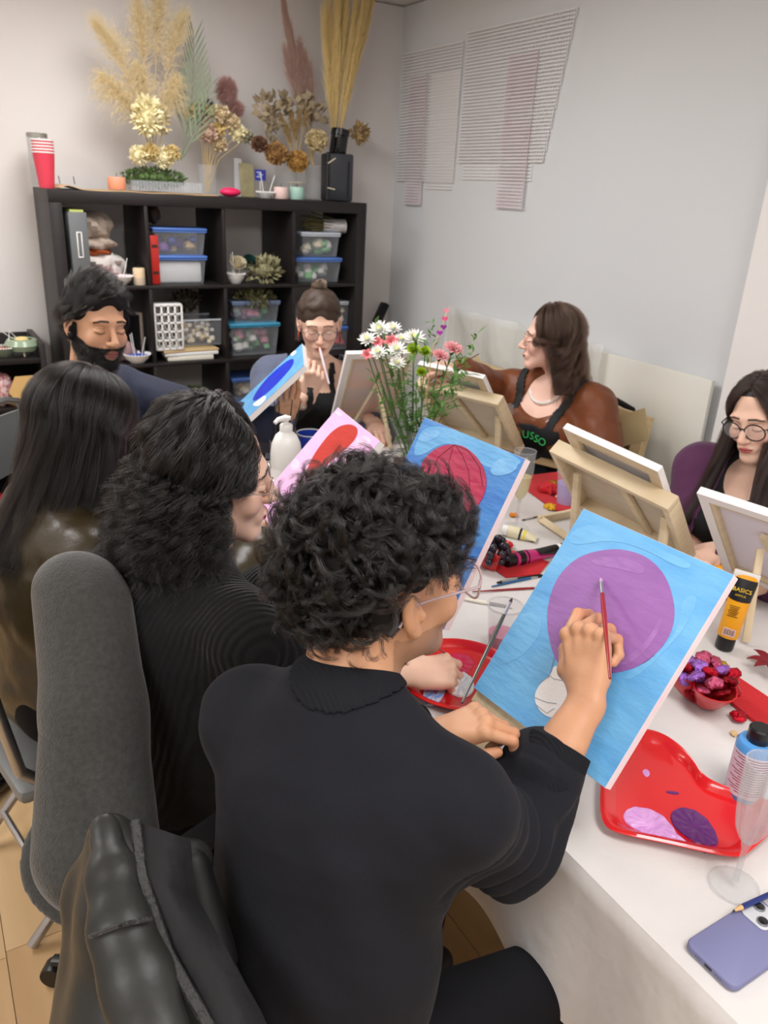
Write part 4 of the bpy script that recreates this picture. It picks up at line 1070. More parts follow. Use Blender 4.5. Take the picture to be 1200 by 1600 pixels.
long_hair(P, c2, R2, 1.0, (m_hcap, m_hblk), rad=(.097, .100, .106), lo=.72, hi=5.55, L=lambda t: .010 if min(t, 6.283-t) < 1.30 else .10+.10*(1-math.cos(t))/2, nclump=400, per=16, wave=(.0105, 5.0), K=84, cl=.0018, fk=.07,
    flare=lambda q, t: (.060*math.sin(min(t*1.6, 1.57))+.01)*max(0, (1-math.cos(q))/2-.28)*1.38, layers=(.80, 1.18), sr=.00032, front=.045, crown=-.03, endph=1.60, seed=4, rnd_len=.42, frizz=.0004, wstart=-.06)
glasses(P, c2, R2, 1.0, mat('thin_silver', rgb(190, 185, 180), .25, metal=.8), 'round', r=.0009)
brush('small paintbrush dipped into the round red plate', atz(722, 1042, TZ+.016), at(684, 1012, 1.50), r=.0028, col=rgb(150, 40, 50), hair=rgb(180, 30, 80))
# ------------------------------------------------------------------ 3. woman with long straight hair
P = Person('woman with long straight black hair in an olive satin jacket seen from behind', (-.38, -1.95, 0))
c3 = at(128, 672, 1.68); R3 = headrot(35, -30, 0)
nk = c3+V3(-.055, -.03, -.16)
m_olive = mat('olive_satin', rgb(58, 48, 28), .38, spec=.5, bump=(12, .5), noise=(6, .4, rgb(48, 41, 24)))
P.skeleton(V3(-.40, -1.98, .55), nk, 12, V3(.10, -1.80, .80), V3(.08, -2.05, .82), (-.2, .5, -1), (0, -.6, -1), sw=.165, drop=.065, k=.96)
P.garment('jacket', m_olive, lambda V: P.torso(V, .018, w=(.165, .150, .160), ar=(.064, .060, .056, .048), bust=.07), .008, disp=lambda v, n: .006*vnoise(v, 22)+.003*vnoise(v, 50))
P.trousers(m_blackpants)
h, _ = do_head(c3, R3, 1.0, nk, SK_FAIR, {}, fem=True, h=.003)
hh = [do_hand(SK_FAIR, P.Wr[i], V3(.9, .0, -.1), V3(0, 0, 1), 'LR'[i], dict(i=(30, 50, 30, 2), m=(35, 50, 35, 0), r=(40, 55, 40, -2), p=(42, 56, 40, -5)), ((.036, .040, -.018), (.045, .070, -.024), (.046, .095, -.030)), s=.95, h=.0025)[0] for i in (0, 1)]
P.body(SK_FAIR, [h], hh)
m_hdark = hairmat('dark_brown_black_hair', (.0014, .0011, .001, 1), (.0038, .0028, .0025, 1), .22)
long_hair(P, c3, R3, 1.05, (m_hcap, m_hdark), rad=(.092, .108, .100), th0=.95, L=lambda t: .37+.03*math.cos(t), nclump=200, per=40, wave=(.010, 1.8), cl=.013,
    flare=lambda q, t: .01*t+.03*t*t, pull=lambda q, t: V3(-.075*t**1.5, -.02*t, 0), layers=(.88, 1.09), sr=.00021, front=.06, crown=-.03, seed=8)
# ------------------------------------------------------------------ 4. bearded man
P = Person('bearded man in a navy shirt looking down at the far left corner of the table', (-.16, -1.22, 0))
c4 = at(150.5, 507, 2.28); R4 = headrot(-74, -6, -5)
nk = c4+V3(-.03, .04, -.185)
SK_BR = rgb(204, 156, 124)
m_navy = mat('navy_twill', rgb(34, 38, 58), .8, sheen=.1, bump=(12, .4), noise=(200, .2, rgb(44, 48, 68)))
P.skeleton(V3(-.16, -1.14, .55), nk, -38, at(446, 668, 2.60), V3(.08, -1.50, .86), (.1, .5, -1), (-.6, -.3, -1), sw=.19, drop=.065, k=1.02)
P.garment('shirt', m_navy, lambda V: P.torso(V, .014, w=(.165, .155, .175), ar=(.066, .060, .056, .048), arm_end=(.9, .9)), .007, disp=lambda v, n: .005*vnoise(v, 20)+.002*vnoise(v, 55))
m_btee = mat('black_undershirt', rgb(14, 15, 18), .8)
P.mb(ring(nk-P.u*.015, unit(P.u+.1*P.f), .084, .068, .03, .95, fdir=P.f), 'undershirt_collar', m_btee)
for q in (-1, 1):   # open shirt collar
    f_ = lambda a, b: nk+P.f*(.045+.075*a*(1-.3*b))*1+P.r*q*(.062*(1-a)+.028*a+.035*b)+P.u*(.030*(1-a)-.10*a-.025*b)
    P.mb(MB().sheet(lambda a, b: (nk-P.f*.06+P.f*.165*a+P.r*q*(.072*math.sin(min(a*1.6+.35, 1.57))-.03*a*a+.026*b)+P.u*(.052-.10*a*a-.035*b)), 12, 4, .003), 'collar', m_navy)
P.trousers(m_blackpants)
h, V4 = do_head(c4, R4, .99, nk, SK_BR, dict(beard=(28, 22, 20), brow=(14, 11, 10), lips=(176, 104, 96)), h=.0022, jaw=1.0)
ha, *_ = do_hand(SK_BR, P.Wr[0], unit(V3(.25, -.15, .9)), unit(V3(.2, -.9, .3)), 'L', dict(i=(12, 30, 20, 4), m=(16, 34, 22, 0), r=(22, 36, 24, -3), p=(26, 40, 26, -7)),
    ((.040, .038, -.014), (.052, .066, -.018), (.058, .092, -.022)), s=1.0, h=.0024, fore=P.El[0]+(P.Wr[0]-P.El[0])*.7, fr=.03)
hb, *_ = do_hand(SK_BR, P.Wr[1], V3(.8, -.2, .1), V3(0, 0, 1), 'R', dict(i=(30, 50, 30, 2), m=(35, 50, 35, 0), r=(40, 55, 40, -2), p=(42, 56, 40, -5)), ((.036, .040, -.018), (.045, .070, -.024), (.046, .095, -.030)), s=1, h=.0025)
P.body(SK_BR, [h], [ha, hb])
# beard: shell of the jaw
rg = np.random.default_rng(2)
v, f, col = h; L4 = ((v-c4)@R4)/.99; n4 = normals(v, f)
x_, y_, z_ = np.abs(L4[:, 0]), L4[:, 1], L4[:, 2]
cheek = -.018-.029*np.clip(y_/.085, 0, 1)**.8
bm_ = (y_ > .000) & (y_ < .13) & (z_ < cheek) & (z_ > -.130) & ~((x_/.021)**2+((z_+.066)/.0125)**2 < 1)
bm_ &= ~((z_ < -.108) & (y_ < .03))
bm_ |= (y_ > .006) & (y_ < .020) & (z_ < .012) & (z_ > -.05) & (x_ > .055)
k = bm_; f2 = f[k[f].all(1)]; use = np.unique(f2); mp = np.full(len(v), -1); mp[use] = np.arange(len(use))
vb = v[use]+n4[use]*.0025
sh_ = P.put('beard', vb, mp[f2], m_hcap)
ii = rg.choice(use, 5200); K = 5; t_ = np.linspace(0, 1, K)
dn = R4@V3(0, .15, -1); g_ = n4[ii]*.55+dn+rg.normal(0, .25, (len(ii), 3))
strands('beard_strands', v[ii][:, None]+rg.normal(0, .0008, (len(ii), 1, 3))+g_[:, None]*(t_*.0085)[None, :, None]+n4[ii][:, None]*(.0015*t_)[None, :, None], .00016, m_hblk, sh_, P.b)
def mask_b(d):
    x, y, z = d
    if z > .42: return y < .80
    if z > .0: return y < .52 and abs(x) > .0
    return z > -.55 and y < -.25
curls(P, c4, R4, .99, (m_hcap, m_hblk), n=620, per=26, mask=mask_b, comb=lambda d: 4*V3(-.8, -.25, .1) if d[2] > .45 else 4*V3(d[0]*.1, -.6, -.8), lift=.40, length=(.045, .07), helix=(.0004, .3), turnk=.1, gn=.16, rad=(.079, .098, .098), sr=.00024, cl=.0022, seed=12)
# ------------------------------------------------------------------ 5. woman with the bun
P = Person('woman with a hair bun and round glasses holding a pencil to her mouth', (.80, -.80, 0))
c5 = at(499, 503, 2.93); R5 = headrot(-113, -20, 2)
nk = c5+V3(.01, .055, -.165)
SK_PALE = rgb(232, 190, 168)
P.skeleton(V3(.80, -.76, .52), nk, -108, V3(.93, -1.12, .80), at(483, 618, 2.76), (.6, .3, -1), (-.6, .2, -1), sw=.165, drop=.07, k=.95)
P.tk = dict(bust=.065, w=(.150, .135, .15))
m_btop = mat('black_rib_top', rgb(20, 20, 23), .8, bump=(40, .3))
m_denim = mat('slate_blue_denim', rgb(84, 90, 112), .85, sheen=.15, bump=(14, .4), noise=(180, .35, rgb(104, 110, 132)))
z_top = nk[2]-.10
patch(P, 'tank_top', m_btop, lambda V: P.torso(V, .006, w=(.150, .135, .15), bust=.065), lambda v, n: ((v[:, 2] < z_top) & (np.abs((v-nk)@P.r) < .15)) | ((np.abs(np.abs((v-nk)@P.r)-.062) < .014) & (v[:, 2] < nk[2]+.01)))
patch(P, 'denim_shirt', m_denim, lambda V: P.torso(V, .020, w=(.155, .145, .155), ar=(.066, .062, .058, .052), arm_end=(.6, .45)), lambda v, n: ((v-nk)@P.r > .105) | ((v-nk)@P.r < -.105) | (((v-nk)@P.f < -.04) & (v[:, 2] < nk[2]-.05)), disp=lambda v, n: .005*vnoise(v, 24)+.002*vnoise(v, 60))
P.trousers(m_blackpants)
h, _ = do_head(c5, R5, .95, nk, SK_PALE, dict(scalp=(84, 66, 54), lips=(196, 120, 112), brow=(120, 90, 74), cheek=rgb(226, 150, 134)), fem=True, h=.0024)
ha, *_ = do_hand(SK_PALE, P.Wr[1], unit(V3(.15, -.25, .95)), unit(V3(-.3, -.9, .2)), 'R', dict(i=(45, 60, 35, 3), m=(62, 66, 38, 0), r=(70, 70, 40, -2), p=(74, 72, 40, -5)),
    ((.036, .040, -.018), (.032, .070, -.034), (.018, .090, -.042)), s=.95, h=.0022, fore=P.El[1]+(P.Wr[1]-P.El[1])*.4, fr=.030)
hb, *_ = do_hand(SK_PALE, P.Wr[0], V3(-.1, -.9, -.1), V3(0, 0, 1), 'L', dict(i=(30, 50, 30, 2), m=(35, 50, 35, 0), r=(40, 55, 40, -2), p=(42, 56, 40, -5)), ((.036, .040, -.018), (.045, .070, -.024), (.046, .095, -.030)), s=.93, h=.0025)
P.body(SK_PALE, [h], [ha, hb], be=.0)
m_hbrn = hairmat('ash_brown_hair', (.040, .024, .015, 1), (.09, .058, .038, 1), .35)
m_hbrnc = mat('ash_brown_hair_base', rgb(62, 47, 38), .6)
hr_ = slick_hair(P, c5, R5, .95, (m_hbrnc, m_hbrn), (0, -.045, .115), mask=lambda d: (d[2] > .28 and d[1] < .80 and (d[1] < .9*(d[2]+.05)+.1)) or (d[2] > -.35 and d[1] < .05) , n=6000)
bn = c5+R5@(V3(0, -.045, .128)*.95)
rg = np.random.default_rng(9); K = 26; n_ = 1500; t_ = np.linspace(0, 1, K)
a_ = rg.uniform(0, 6.28, (n_, 1))+t_[None]*rg.uniform(3, 6, (n_, 1)); rr = rg.uniform(.010, .030, (n_, 1)); zz = rg.uniform(-.014, .020, (n_, 1))+.006*np.sin(a_*2)
Wb = np.stack([rr*np.cos(a_), rr*np.sin(a_), zz*(1.1-rr*12)+.0*a_], -1)
strands('bun_strands', bn+Wb@R5.T, .00022, m_hbrn, hr_, P.b, tip=.8)
P.mb(MB().ball(bn, (.026, .026, .018), 16, R5), 'bun', m_hbrnc, hr_)
glasses(P, c5, R5, .95, mat('brown_acetate', rgb(92, 70, 62), .3, spec=.6), 'round', w=.056, h=.046, r=.0013)
for q in (-1, 1):
    e_ = c5+R5@(V3(q*.083, .0, -.062)*.95); P.mb(MB().tube([e_+R5@V3(0, .020*math.cos(a), .020*math.sin(a)) for a in np.linspace(0, 6.283, 24)], .0018, 6), 'hoop_earring', mat('red_gold_metal', rgb(170, 70, 50), .3, metal=.6))
wv = P.Wr[1]; axw = unit(P.Wr[1]-P.El[1]); br_ = MB()
for i in range(16):
    a = i*2*math.pi/16; F_ = frame_to(axw); br_.ball(wv-axw*.03+F_@V3(.031*math.cos(a), .031*math.sin(a), .004*math.sin(3*a)), .0065, 8)
P.mb(br_, 'bead_bracelet', mat('pale_green_beads', rgb(214, 220, 196), .3))['kind'] = 'stuff'
m_pencil = mat('mauve_pencil', rgb(214, 200, 206), .4)
tip = at(500, 546, 2.80); end = at(514, 600, 2.74)
pp = thing('pencil', 'pale pencil held to the mouth of the woman with the bun', 'pencil', (tip+end)/2)
MB().tube([tip-(tip+end)/2, end-(tip+end)/2], .0042, 6).build('barrel', m_pencil, pp); d_ = unit(tip-end)
MB().tube([tip-(tip+end)/2, tip-(tip+end)/2+d_*.012], [.0042, .001], 6).build('tip', m_raw, pp)
# ------------------------------------------------------------------ 6. woman in the brown top
P = Person('woman with wavy brown hair in a brown satin top and black apron', (1.50, -1.40, 0))
c6 = at(861, 529, 2.80); R6 = headrot(140, -4, -2)
nk = c6+V3(.045, .0, -.155)
SK_6 = rgb(236, 194, 176)
m_satin = mat('brown_satin', rgb(122, 68, 38), .48, spec=.4, bump=(14, .6), noise=(5, .5, rgb(104, 56, 32)))
P.skeleton(nk+V3(.03, .02, -.50), nk, 200, at(905, 770, 2.55), at(716, 580, 2.78), (.2, -.5, -1), (.3, .6, -.7), sw=.17, drop=.07, k=1.0, el=(None, at(776, 612, 3.02)))
P.tk = dict(bust=.08)
fo6 = lambda v, n: .006*vnoise(v*V3(1, 1, .5), 22)+.002*vnoise(v, 60)
P.garment('blouse', m_satin, lambda V: (P.torso(V, .010, w=(.150, .140, .150), ar=(.066, .066, .062, .046), arm_end=(.9, .9), bust=.085), V.ell(nk+P.f*.105-P.u*.03, (.075, .075, .085), None, .02, '-')), .007, disp=fo6)
m_apron = mat('black_apron_cloth', rgb(24, 26, 30), .7, bump=(20, .3))
X6 = lambda v: (v-nk)@P.r; Z6 = lambda v: (v-nk)@P.u
ap = patch(P, 'apron', m_apron, lambda V: P.torso(V, .020, w=(.150, .140, .150), bust=.085), lambda v, n: (n@P.f > .05) & ((Z6(v) < -.13) & (np.abs(X6(v)) < .115+.3*np.clip(-.13-Z6(v), 0, .2)) | (np.abs(np.abs(X6(v))-.075-.25*(Z6(v)+.13)) < .02) & (Z6(v) >= -.14) & (Z6(v) < .03)), th=.002)
P.trousers(m_blackpants)
h, _ = do_head(c6, R6, .93, nk, SK_6, dict(scalp=(60, 42, 34), lips=(168, 84, 80), brow=(80, 56, 46), cheek=rgb(232, 160, 146)), fem=True, h=.0023)
ha, *_ = do_hand(SK_6, P.Wr[1], unit(V3(-.75, .1, .2)), unit(V3(0, -.5, .8)), 'R', dict(i=(40, 55, 30, 2), m=(52, 62, 35, 0), r=(58, 66, 38, -2), p=(62, 68, 38, -5)),
    ((.036, .040, -.018), (.032, .070, -.034), (.018, .090, -.042)), s=.95, h=.0024, fore=P.El[1]+(P.Wr[1]-P.El[1])*.8, fr=.028)
hb, *_ = do_hand(SK_6, P.Wr[0], unit(V3(-.8, -.2, -.1)), V3(0, 0, 1), 'L', dict(i=(30, 50, 30, 2), m=(35, 50, 35, 0), r=(40, 55, 40, -2), p=(42, 56, 40, -5)), ((.036, .040, -.018), (.045, .070, -.024), (.046, .095, -.030)), s=.93, h=.0025)
P.body(SK_6, [h], [ha, hb], be=-.004)
m_hb6 = hairmat('chestnut_hair', (.022, .010, .0065, 1), (.05, .026, .016, 1), .32); m_hb6c = mat('chestnut_hair_base', rgb(50, 34, 27), .6)
long_hair(P, c6, R6, .93, (m_hb6c, m_hb6), rad=(.094, .108, .104), lo=.80, hi=6.283-.92, L=lambda t: .20 if min(t, 6.283-t) > 1.75 else max(.008, .20*(min(t, 6.283-t)-1.3)/.45), nclump=230, per=26, wave=(.014, 2.8), cl=.009, fk=.06,
    flare=lambda q, t: (.006*math.sin(t*3.0)+.045*t*t)*(.3+.7*(1-math.cos(q))/2), layers=(.86, 1.10), sr=.00024, front=.055, crown=-.03, seed=6, rnd_len=.22)
glasses(P, c6, R6, .93, mat('thin_gold', rgb(200, 170, 140), .3, metal=.7), 'round', w=.05, h=.042, r=.0007)
nc = MB()
for i in range(26):
    a = math.radians(-75+150*i/25); nc.ball(nk+P.f*(.070*math.cos(a)+.03)+P.r*.070*math.sin(a)+P.u*(-.070+.062*(1-math.cos(a))), .0075, 8)
P.mb(nc, 'pearl_necklace', mat('pearl', rgb(236, 228, 222), .25))['kind'] = 'stuff'
ec = MB(); 
for i in range(4): ec.ball(c6+R6@(V3(-.088, .0, -.055-.016*i)*.93), .008, 8)
P.mb(ec, 'drop_earring', mat('pearl', rgb(236, 228, 222), .25))
# green arched print on the apron
def text_mesh(s_, size, m, name, parent, M3, loc, depth=.0004, arc=0, bend=None):
    cu = bpy.data.curves.new('t', 'FONT'); cu.body = s_; cu.size = size; cu.extrude = depth; cu.align_x = 'CENTER'; cu.align_y = 'CENTER'; cu.resolution_u = 3
    to = bpy.data.objects.new('t', cu); C.objects.link(to); dg = bpy.context.evaluated_depsgraph_get(); me = bpy.data.meshes.new_from_object(to.evaluated_get(dg)); me.name = name
    bpy.data.objects.remove(to); bpy.data.curves.remove(cu)
    if bend:
        for v in me.vertices: v.co = Vector(bend(v.co))
    me.transform(Matrix.Translation([float(q) for q in loc])@M3.to_4x4()); me.materials.clear(); me.materials.append(m)
    o = bpy.data.objects.new(name, me); C.objects.link(o); o.parent = parent; return o
m_green = mat('green_print', rgb(60, 190, 100), .6)
prnt = []
def ap_front(du, dz):
    """point on the front of the apron"""
    o_ = nk+P.r*du+P.u*dz
    best = max(((Vector(v.co)-Vector((o_-P.b).tolist())).dot(Vector(P.f.tolist())) for v in ap.data.vertices if (Vector(v.co)-Vector((o_-P.b).tolist())-Vector(P.f.tolist())*(Vector(v.co)-Vector((o_-P.b).tolist())).dot(Vector(P.f.tolist()))).length < .012), default=.12)
    return best

xs_ = [-.062, -.037, -.012, .013, .038, .063]
for ch_, dx_ in zip('GRUSSO', xs_):
    dz_ = -.185-2.2*dx_*dx_; d_ = ap_front(-dx_, dz_)
    text_mesh(ch_, .040, m_green, 'letter', P.o, axes(-P.r, P.u, P.f)@Matrix.Rotation(-dx_*4, 3, 'Z'), nk-P.r*dx_+P.u*dz_+P.f*(d_+.002)-P.b)
brush('dark red paintbrush held up by the woman in the brown top', at(668, 600, 2.66), at(748, 553, 2.78), r=.003, col=rgb(110, 30, 34), hair=rgb(190, 60, 80))
# ------------------------------------------------------------------ 7. woman in purple at the right edge
P = Person('woman with long dark hair and black glasses in a plum cardigan at the right edge', (1.45, -2.40, 0))
c7 = at(1191, 649, 2.10); R7 = headrot(-172, -18, 8)
nk = c7+V3(.05, .01, -.155)
P.skeleton(nk+V3(.06, .02, -.49), nk, 188, V3(1.18, -2.66, .79), atz(1118, 862, .79), (.3, -.6, -.8), (.3, .6, -.8), sw=.165, drop=.07, k=.97)
P.tk = dict(bust=.075)
m_plum = mat('plum_knit', rgb(80, 36, 72), .85, sheen=.2, bump=(150, .25), noise=(9, .3, rgb(90, 42, 80)))
P.garment('top', m_btop, lambda V: (P.torso(V, .005, bust=.080, arms=False), V.ell(nk+P.f*.10-P.u*.01, (.07, .07, .075), None, .015, '-')), .007)
patch(P, 'cardigan', m_plum, lambda V: P.torso(V, .020, w=(.160, .150, .165), ar=(.062, .060, .056, .048), arm_end=(.88, .88), bust=.08), lambda v, n: ~(((v-nk)@P.f > -.01) & (np.abs((v-nk)@P.r) < .065-.1*np.clip((v-nk)@P.u+.1, -.3, .1))), disp=lambda v, n: .004*vnoise(v, 22)+.0015*vnoise(v, 60), th=.004)
P.trousers(m_blackpants)
h, _ = do_head(c7, R7, .93, nk, SK_FAIR, dict(lips=(186, 96, 96), brow=(46, 32, 28), cheek=rgb(226, 156, 140)), fem=True, h=.0022)
hh = [do_hand(SK_FAIR, P.Wr[i], V3(-.9, -.1 if i else .2, -.1), V3(0, 0, 1), 'LR'[i], dict(i=(25, 40, 30, 2), m=(30, 45, 30, 0), r=(35, 48, 34, -2), p=(38, 50, 34, -5)), ((.036, .040, -.018), (.045, .070, -.024), (.046, .095, -.030)), s=.93, h=.0023, fore=P.El[i]+(P.Wr[i]-P.El[i])*.8, fr=.028)[0] for i in (0, 1)]
P.body(SK_FAIR, [h], hh, be=-.004)
m_h7 = hairmat('dark_brown_hair', (.008, .0045, .0038, 1), (.02, .011, .009, 1), .28); m_h7c = mat('dark_brown_hair_base', rgb(30, 22, 20), .6)
long_hair(P, c7, R7, .93, (m_h7c, m_h7), rad=(.084, .102, .095), th0=.86, L=lambda t: .34 if abs(math.sin(t)) > .3 or 1 else .3, nclump=200, per=30, wave=(.008, 2.4), cl=.011,
    flare=lambda q, t: .055*t*t, pull=lambda q, t: (V3(-.04, 0, 0)*t*(1+math.cos(q))*.5), layers=(.90, 1.07), sr=.00022, front=.08, crown=-.03, seed=14, part=.0)
glasses(P, c7, R7, .93, mat('black_wire', rgb(24, 22, 24), .35), 'round', w=.058, h=.050, r=.0019)
# ------------------------------------------------------------------ things on the table
Z0 = TZ+.0035
m_red = mat('glossy_red_card', rgb(206, 22, 28), .22, coat=.6)
m_glass = mat('clear_plastic_glass', rgb(205, 208, 210), .05, alpha=.11, spec=1)
m_glass2 = mat('rim_glass', rgb(200, 203, 206), .06, alpha=.26, spec=1)
m_wht = mat('white_plastic', rgb(235, 234, 232), .35)
m_blkp = mat('black_plastic', rgb(20, 20, 22), .35)
def chaikin(P, n=2):
    for _ in range(n):
        Q = []
        for i in range(len(P)):
            a, b = np.asarray(P[i], float), np.asarray(P[(i+1) % len(P)], float); Q += [a*.75+b*.25, a*.25+b*.75]
        P = Q
    return [tuple(p) for p in P]
def plate(name, label, px, m, depth=.018, floor_s=.80):
    W = [atz(u, v, TZ)[:2] for u, v in px] if px is not None and len(px[0]) == 2 else px
    W = chaikin(W, 3); c = np.mean(W, 0); n = len(W)
    t = thing(name, label, 'plate', (c[0], c[1], Z0)); W = np.array(W)-c
    rings = [(.0, .003), (floor_s*.6, .003), (floor_s, .003), (floor_s+.05, .007), (.93, depth-.001), (.97, depth), (1.0, depth-.002), (1.0, depth-.004), (.93, depth-.004), (floor_s+.03, .001), (floor_s*.9, .0)]
    vs = []; fs = []
    for s_, z in rings:
        for p in W: vs.append((p[0]*s_, p[1]*s_, z))
    for k in range(1, len(rings)-1):
        for i in range(n): j = (i+1) % n; fs.append((k*n+i, k*n+j, (k+1)*n+j, (k+1)*n+i))
    fs.append(tuple(range(n, 2*n))[::1]); fs.append(tuple((len(rings)-1)*n+i for i in range(n))[::-1])
    o = MB().add(vs, fs).build('dish', m, t); return t, c
def puddle(parent, c, px, m, z0, h=.003, seed=0, zpl=TZ):
    W = chaikin([atz(u, v, z0+Z0)[:2]-c for u, v in px], 2); n = len(W); W = np.array(W); cc = W.mean(0)
    vs = []; fs = []
    for s_, z in ((1, 0), (.97, h*.7), (.85, h), (.5, h*.8), (.2, h*.9)):
        for i, p in enumerate(W):
            q = cc+(p-cc)*s_; vs.append((q[0], q[1], z0+z*(1+.35*math.sin(i*1.7+seed))))
    for k in range(4):
        for i in range(n): j = (i+1) % n; fs.append((k*n+i, k*n+j, (k+1)*n+j, (k+1)*n+i))
    fs.append(tuple(4*n+i for i in range(n)))
    return MB().add(vs, fs).build('paint_puddle', m, parent)
def wet(name, c, c2=None): return mat(name, c, .18, coat=.5, noise=(40, .8, c2 or c, (1, 3, 1)), bump=(40, .3, (1, 3, 1)))
heart_px = [(938, 1218), (934, 1262), (936, 1298), (956, 1316), (1037, 1332), (1150, 1358), (1172, 1342), (1205, 1312), (1222, 1285), (1200, 1266), (1161, 1254), (1112, 1237), (1092, 1222), (1080, 1200), (1058, 1176), (1028, 1156), (992, 1150), (962, 1172)]
hp, hcx = plate('heart_plate', 'big glossy red heart plate with purple paint near the table edge', heart_px, m_red, floor_s=.78)
z4 = lambda L: [(850+a/2.666, 1000+b/2.666) for a, b in L]
puddle(hp, hcx, z4([(325, 730), (350, 700), (400, 695), (480, 720), (530, 770), (560, 820), (610, 850), (560, 850), (480, 835), (430, 820), (380, 790), (340, 765)]), wet('lilac_paint', rgb(200, 140, 204), rgb(220, 170, 220)), .0032)
puddle(hp, hcx, z4([(520, 725), (560, 697), (620, 705), (680, 745), (715, 800), (732, 850), (700, 862), (640, 850), (590, 820), (540, 780)]), wet('plum_paint', rgb(92, 34, 104)), .0035, .003, 2)
for i, L in enumerate(([(660, 870), (680, 865), (685, 885), (665, 890)], [(700, 885), (730, 885), (728, 893), (705, 893)])): puddle(hp, hcx, z4(L), wet('plum_paint', rgb(92, 34, 104)), .0035, .001)
puddle(hp, hcx, z4([(405, 545), (430, 535), (445, 560), (425, 575)]), wet('lilac_paint', rgb(200, 140, 204)), .0033, .0006)
puddle(hp, hcx, z4([(500, 628), (560, 632), (565, 645), (520, 642)]), wet('plum_paint', rgb(92, 34, 104)), .0033, .0005)
cR = atz(716, 1062, TZ)[:2]
circ = [(cR[0]+.125*math.cos(a), cR[1]+.125*math.sin(a), 0)[:3] for a in np.linspace(0, 2*math.pi, 24, endpoint=False)]
rp, rc = plate('round_plate', 'round glossy red plate smeared with crimson, white and blue paint', [V3(*q)[:2].tolist()+[0] for q in circ] and [np.array(q[:2]) for q in circ], m_red) if 0 else (None, None)
def plate_w(name, label, W, m, **k):
    global atz
    f_ = atz; 
    try:
        atz = lambda u, v, z: V3(u, v, z); return plate(name, label, W, m, **k)
    finally: atz = f_
rp, rc = plate_w('round_plate', 'round glossy red plate smeared with crimson, white and blue paint', [(q[0], q[1]) for q in circ], m_red)
z5 = lambda L: [(600+a/5.4545, 930+b/5.4545) for a, b in L]
puddle(rp, rc, z5([(470, 560), (560, 500), (680, 490), (780, 560), (760, 620), (700, 680), (600, 640), (500, 620)]), wet('crimson_wet', rgb(196, 22, 76)), .0033, .0015)
puddle(rp, rc, z5([(330, 820), (400, 740), (480, 720), (540, 760), (520, 840), (470, 920), (400, 950), (330, 930)]), wet('blue_white_swirl', rgb(120, 160, 226), rgb(236, 236, 246)), .0033, .003)
puddle(rp, rc, z5([(480, 640), (540, 630), (560, 680), (520, 740), (470, 700)]), wet('pale_pink_wet', rgb(238, 214, 226), rgb(200, 214, 240)), .0034, .003)
puddle(rp, rc, z5([(560, 720), (640, 650), (740, 690), (780, 780), (740, 860), (650, 880), (560, 840), (520, 790)]), wet('white_wet', rgb(240, 238, 240), rgb(206, 222, 242)), .0036, .005, 1)
puddle(rp, rc, z5([(420, 790), (450, 770), (470, 800), (450, 850), (425, 840)]), wet('red_blue_wet', rgb(214, 84, 110), rgb(90, 110, 210)), .0066, .001, 1)
# heart bowls
def heart_r(a):
    """heart outline factor by angle, point towards -y"""
    t_ = (a+math.pi/2) % (2*math.pi)
    return 1
def heart_xy(t, s): return (s*16*math.sin(t)**3/17, s*(13*math.cos(t)-5*math.cos(2*t)-2*math.cos(3*t)-math.cos(4*t)+2.5)/17)
def heart_bowl(label, loc, r, h, rz):
    t = thing('heart_bowl', label, 'bowl', loc, rz); n = 40; vs = []; fs = []
    prof = [(.02, 0), (.42, 0), (.60, h*.2), (.82, h*.6), (1, h), (1.03, h), (1.03, h-.003), (.97, h-.003), (.80, h*.62), (.57, h*.24), (.40, .004), (.02, .004)]
    prof = [(.02, .0), (.40, .0), (.58, h*.2), (.83, h*.62), (1.02, h-.002), (1.03, h), (.99, h), (.80, h*.64), (.55, h*.24), (.38, .004), (.02, .004)]
    for q, z in prof:
        bl = min(1, q*1.2)
        for i in range(n):
            a = 2*math.pi*i/n; x, y = heart_xy(a, r*q); cx, cy = r*q*math.sin(a), r*q*math.cos(a); vs.append((x*bl+cx*(1-bl), y*bl+cy*(1-bl), z))
    for k in range(len(prof)-1):
        for i in range(n): j = (i+1) % n; fs.append((k*n+i, k*n+j, (k+1)*n+j, (k+1)*n+i))
    fs.append(tuple(range(n))[::-1]); fs.append(tuple((len(prof)-1)*n+i for i in range(n)))
    MB().add(vs, [f[::-1] for f in fs]).build('shell', mat('red_plastic_bowl', rgb(196, 28, 34), .3, coat=.3), t); return t
gb0 = atz(768, 888, TZ); heart_bowl('red heart bowl full of dark grapes beside the crimson balloon canvas', (gb0[0], gb0[1], Z0), .062, .055, math.radians(-20))
m_grape = mat('dark_grape', rgb(30, 28, 38), .3, noise=(60, .5, rgb(60, 56, 70)))
rg = random.Random(5); gi = None; k = 0
spots = []
for lay, (rr, zz, nn) in enumerate(((.040, .030, 8), (.042, .050, 9), (.030, .066, 6), (.014, .080, 3))):
    for i in range(nn): a = 2*math.pi*i/nn+lay*.5; spots.append((rr*math.cos(a), rr*math.sin(a)+.008, zz))
spots += [(0, .01, .035), (0, .01, .055)]
for sx_, sy_, sz_ in spots:
    if gi is None: o = MB().ball((0, 0, 0), (.0105, .0105, .0125), 10).build('grape', m_grape); gi = o
    else: o = gi.copy(); C.objects.link(o)
    o.location = (gb0[0]+sx_, gb0[1]+sy_, Z0+sz_); o.rotation_euler = (rg.random()*3, rg.random()*3, 0)
    tag(o, 'dark round grape in the red heart bowl', 'grape', 'grapes in the red heart bowl')
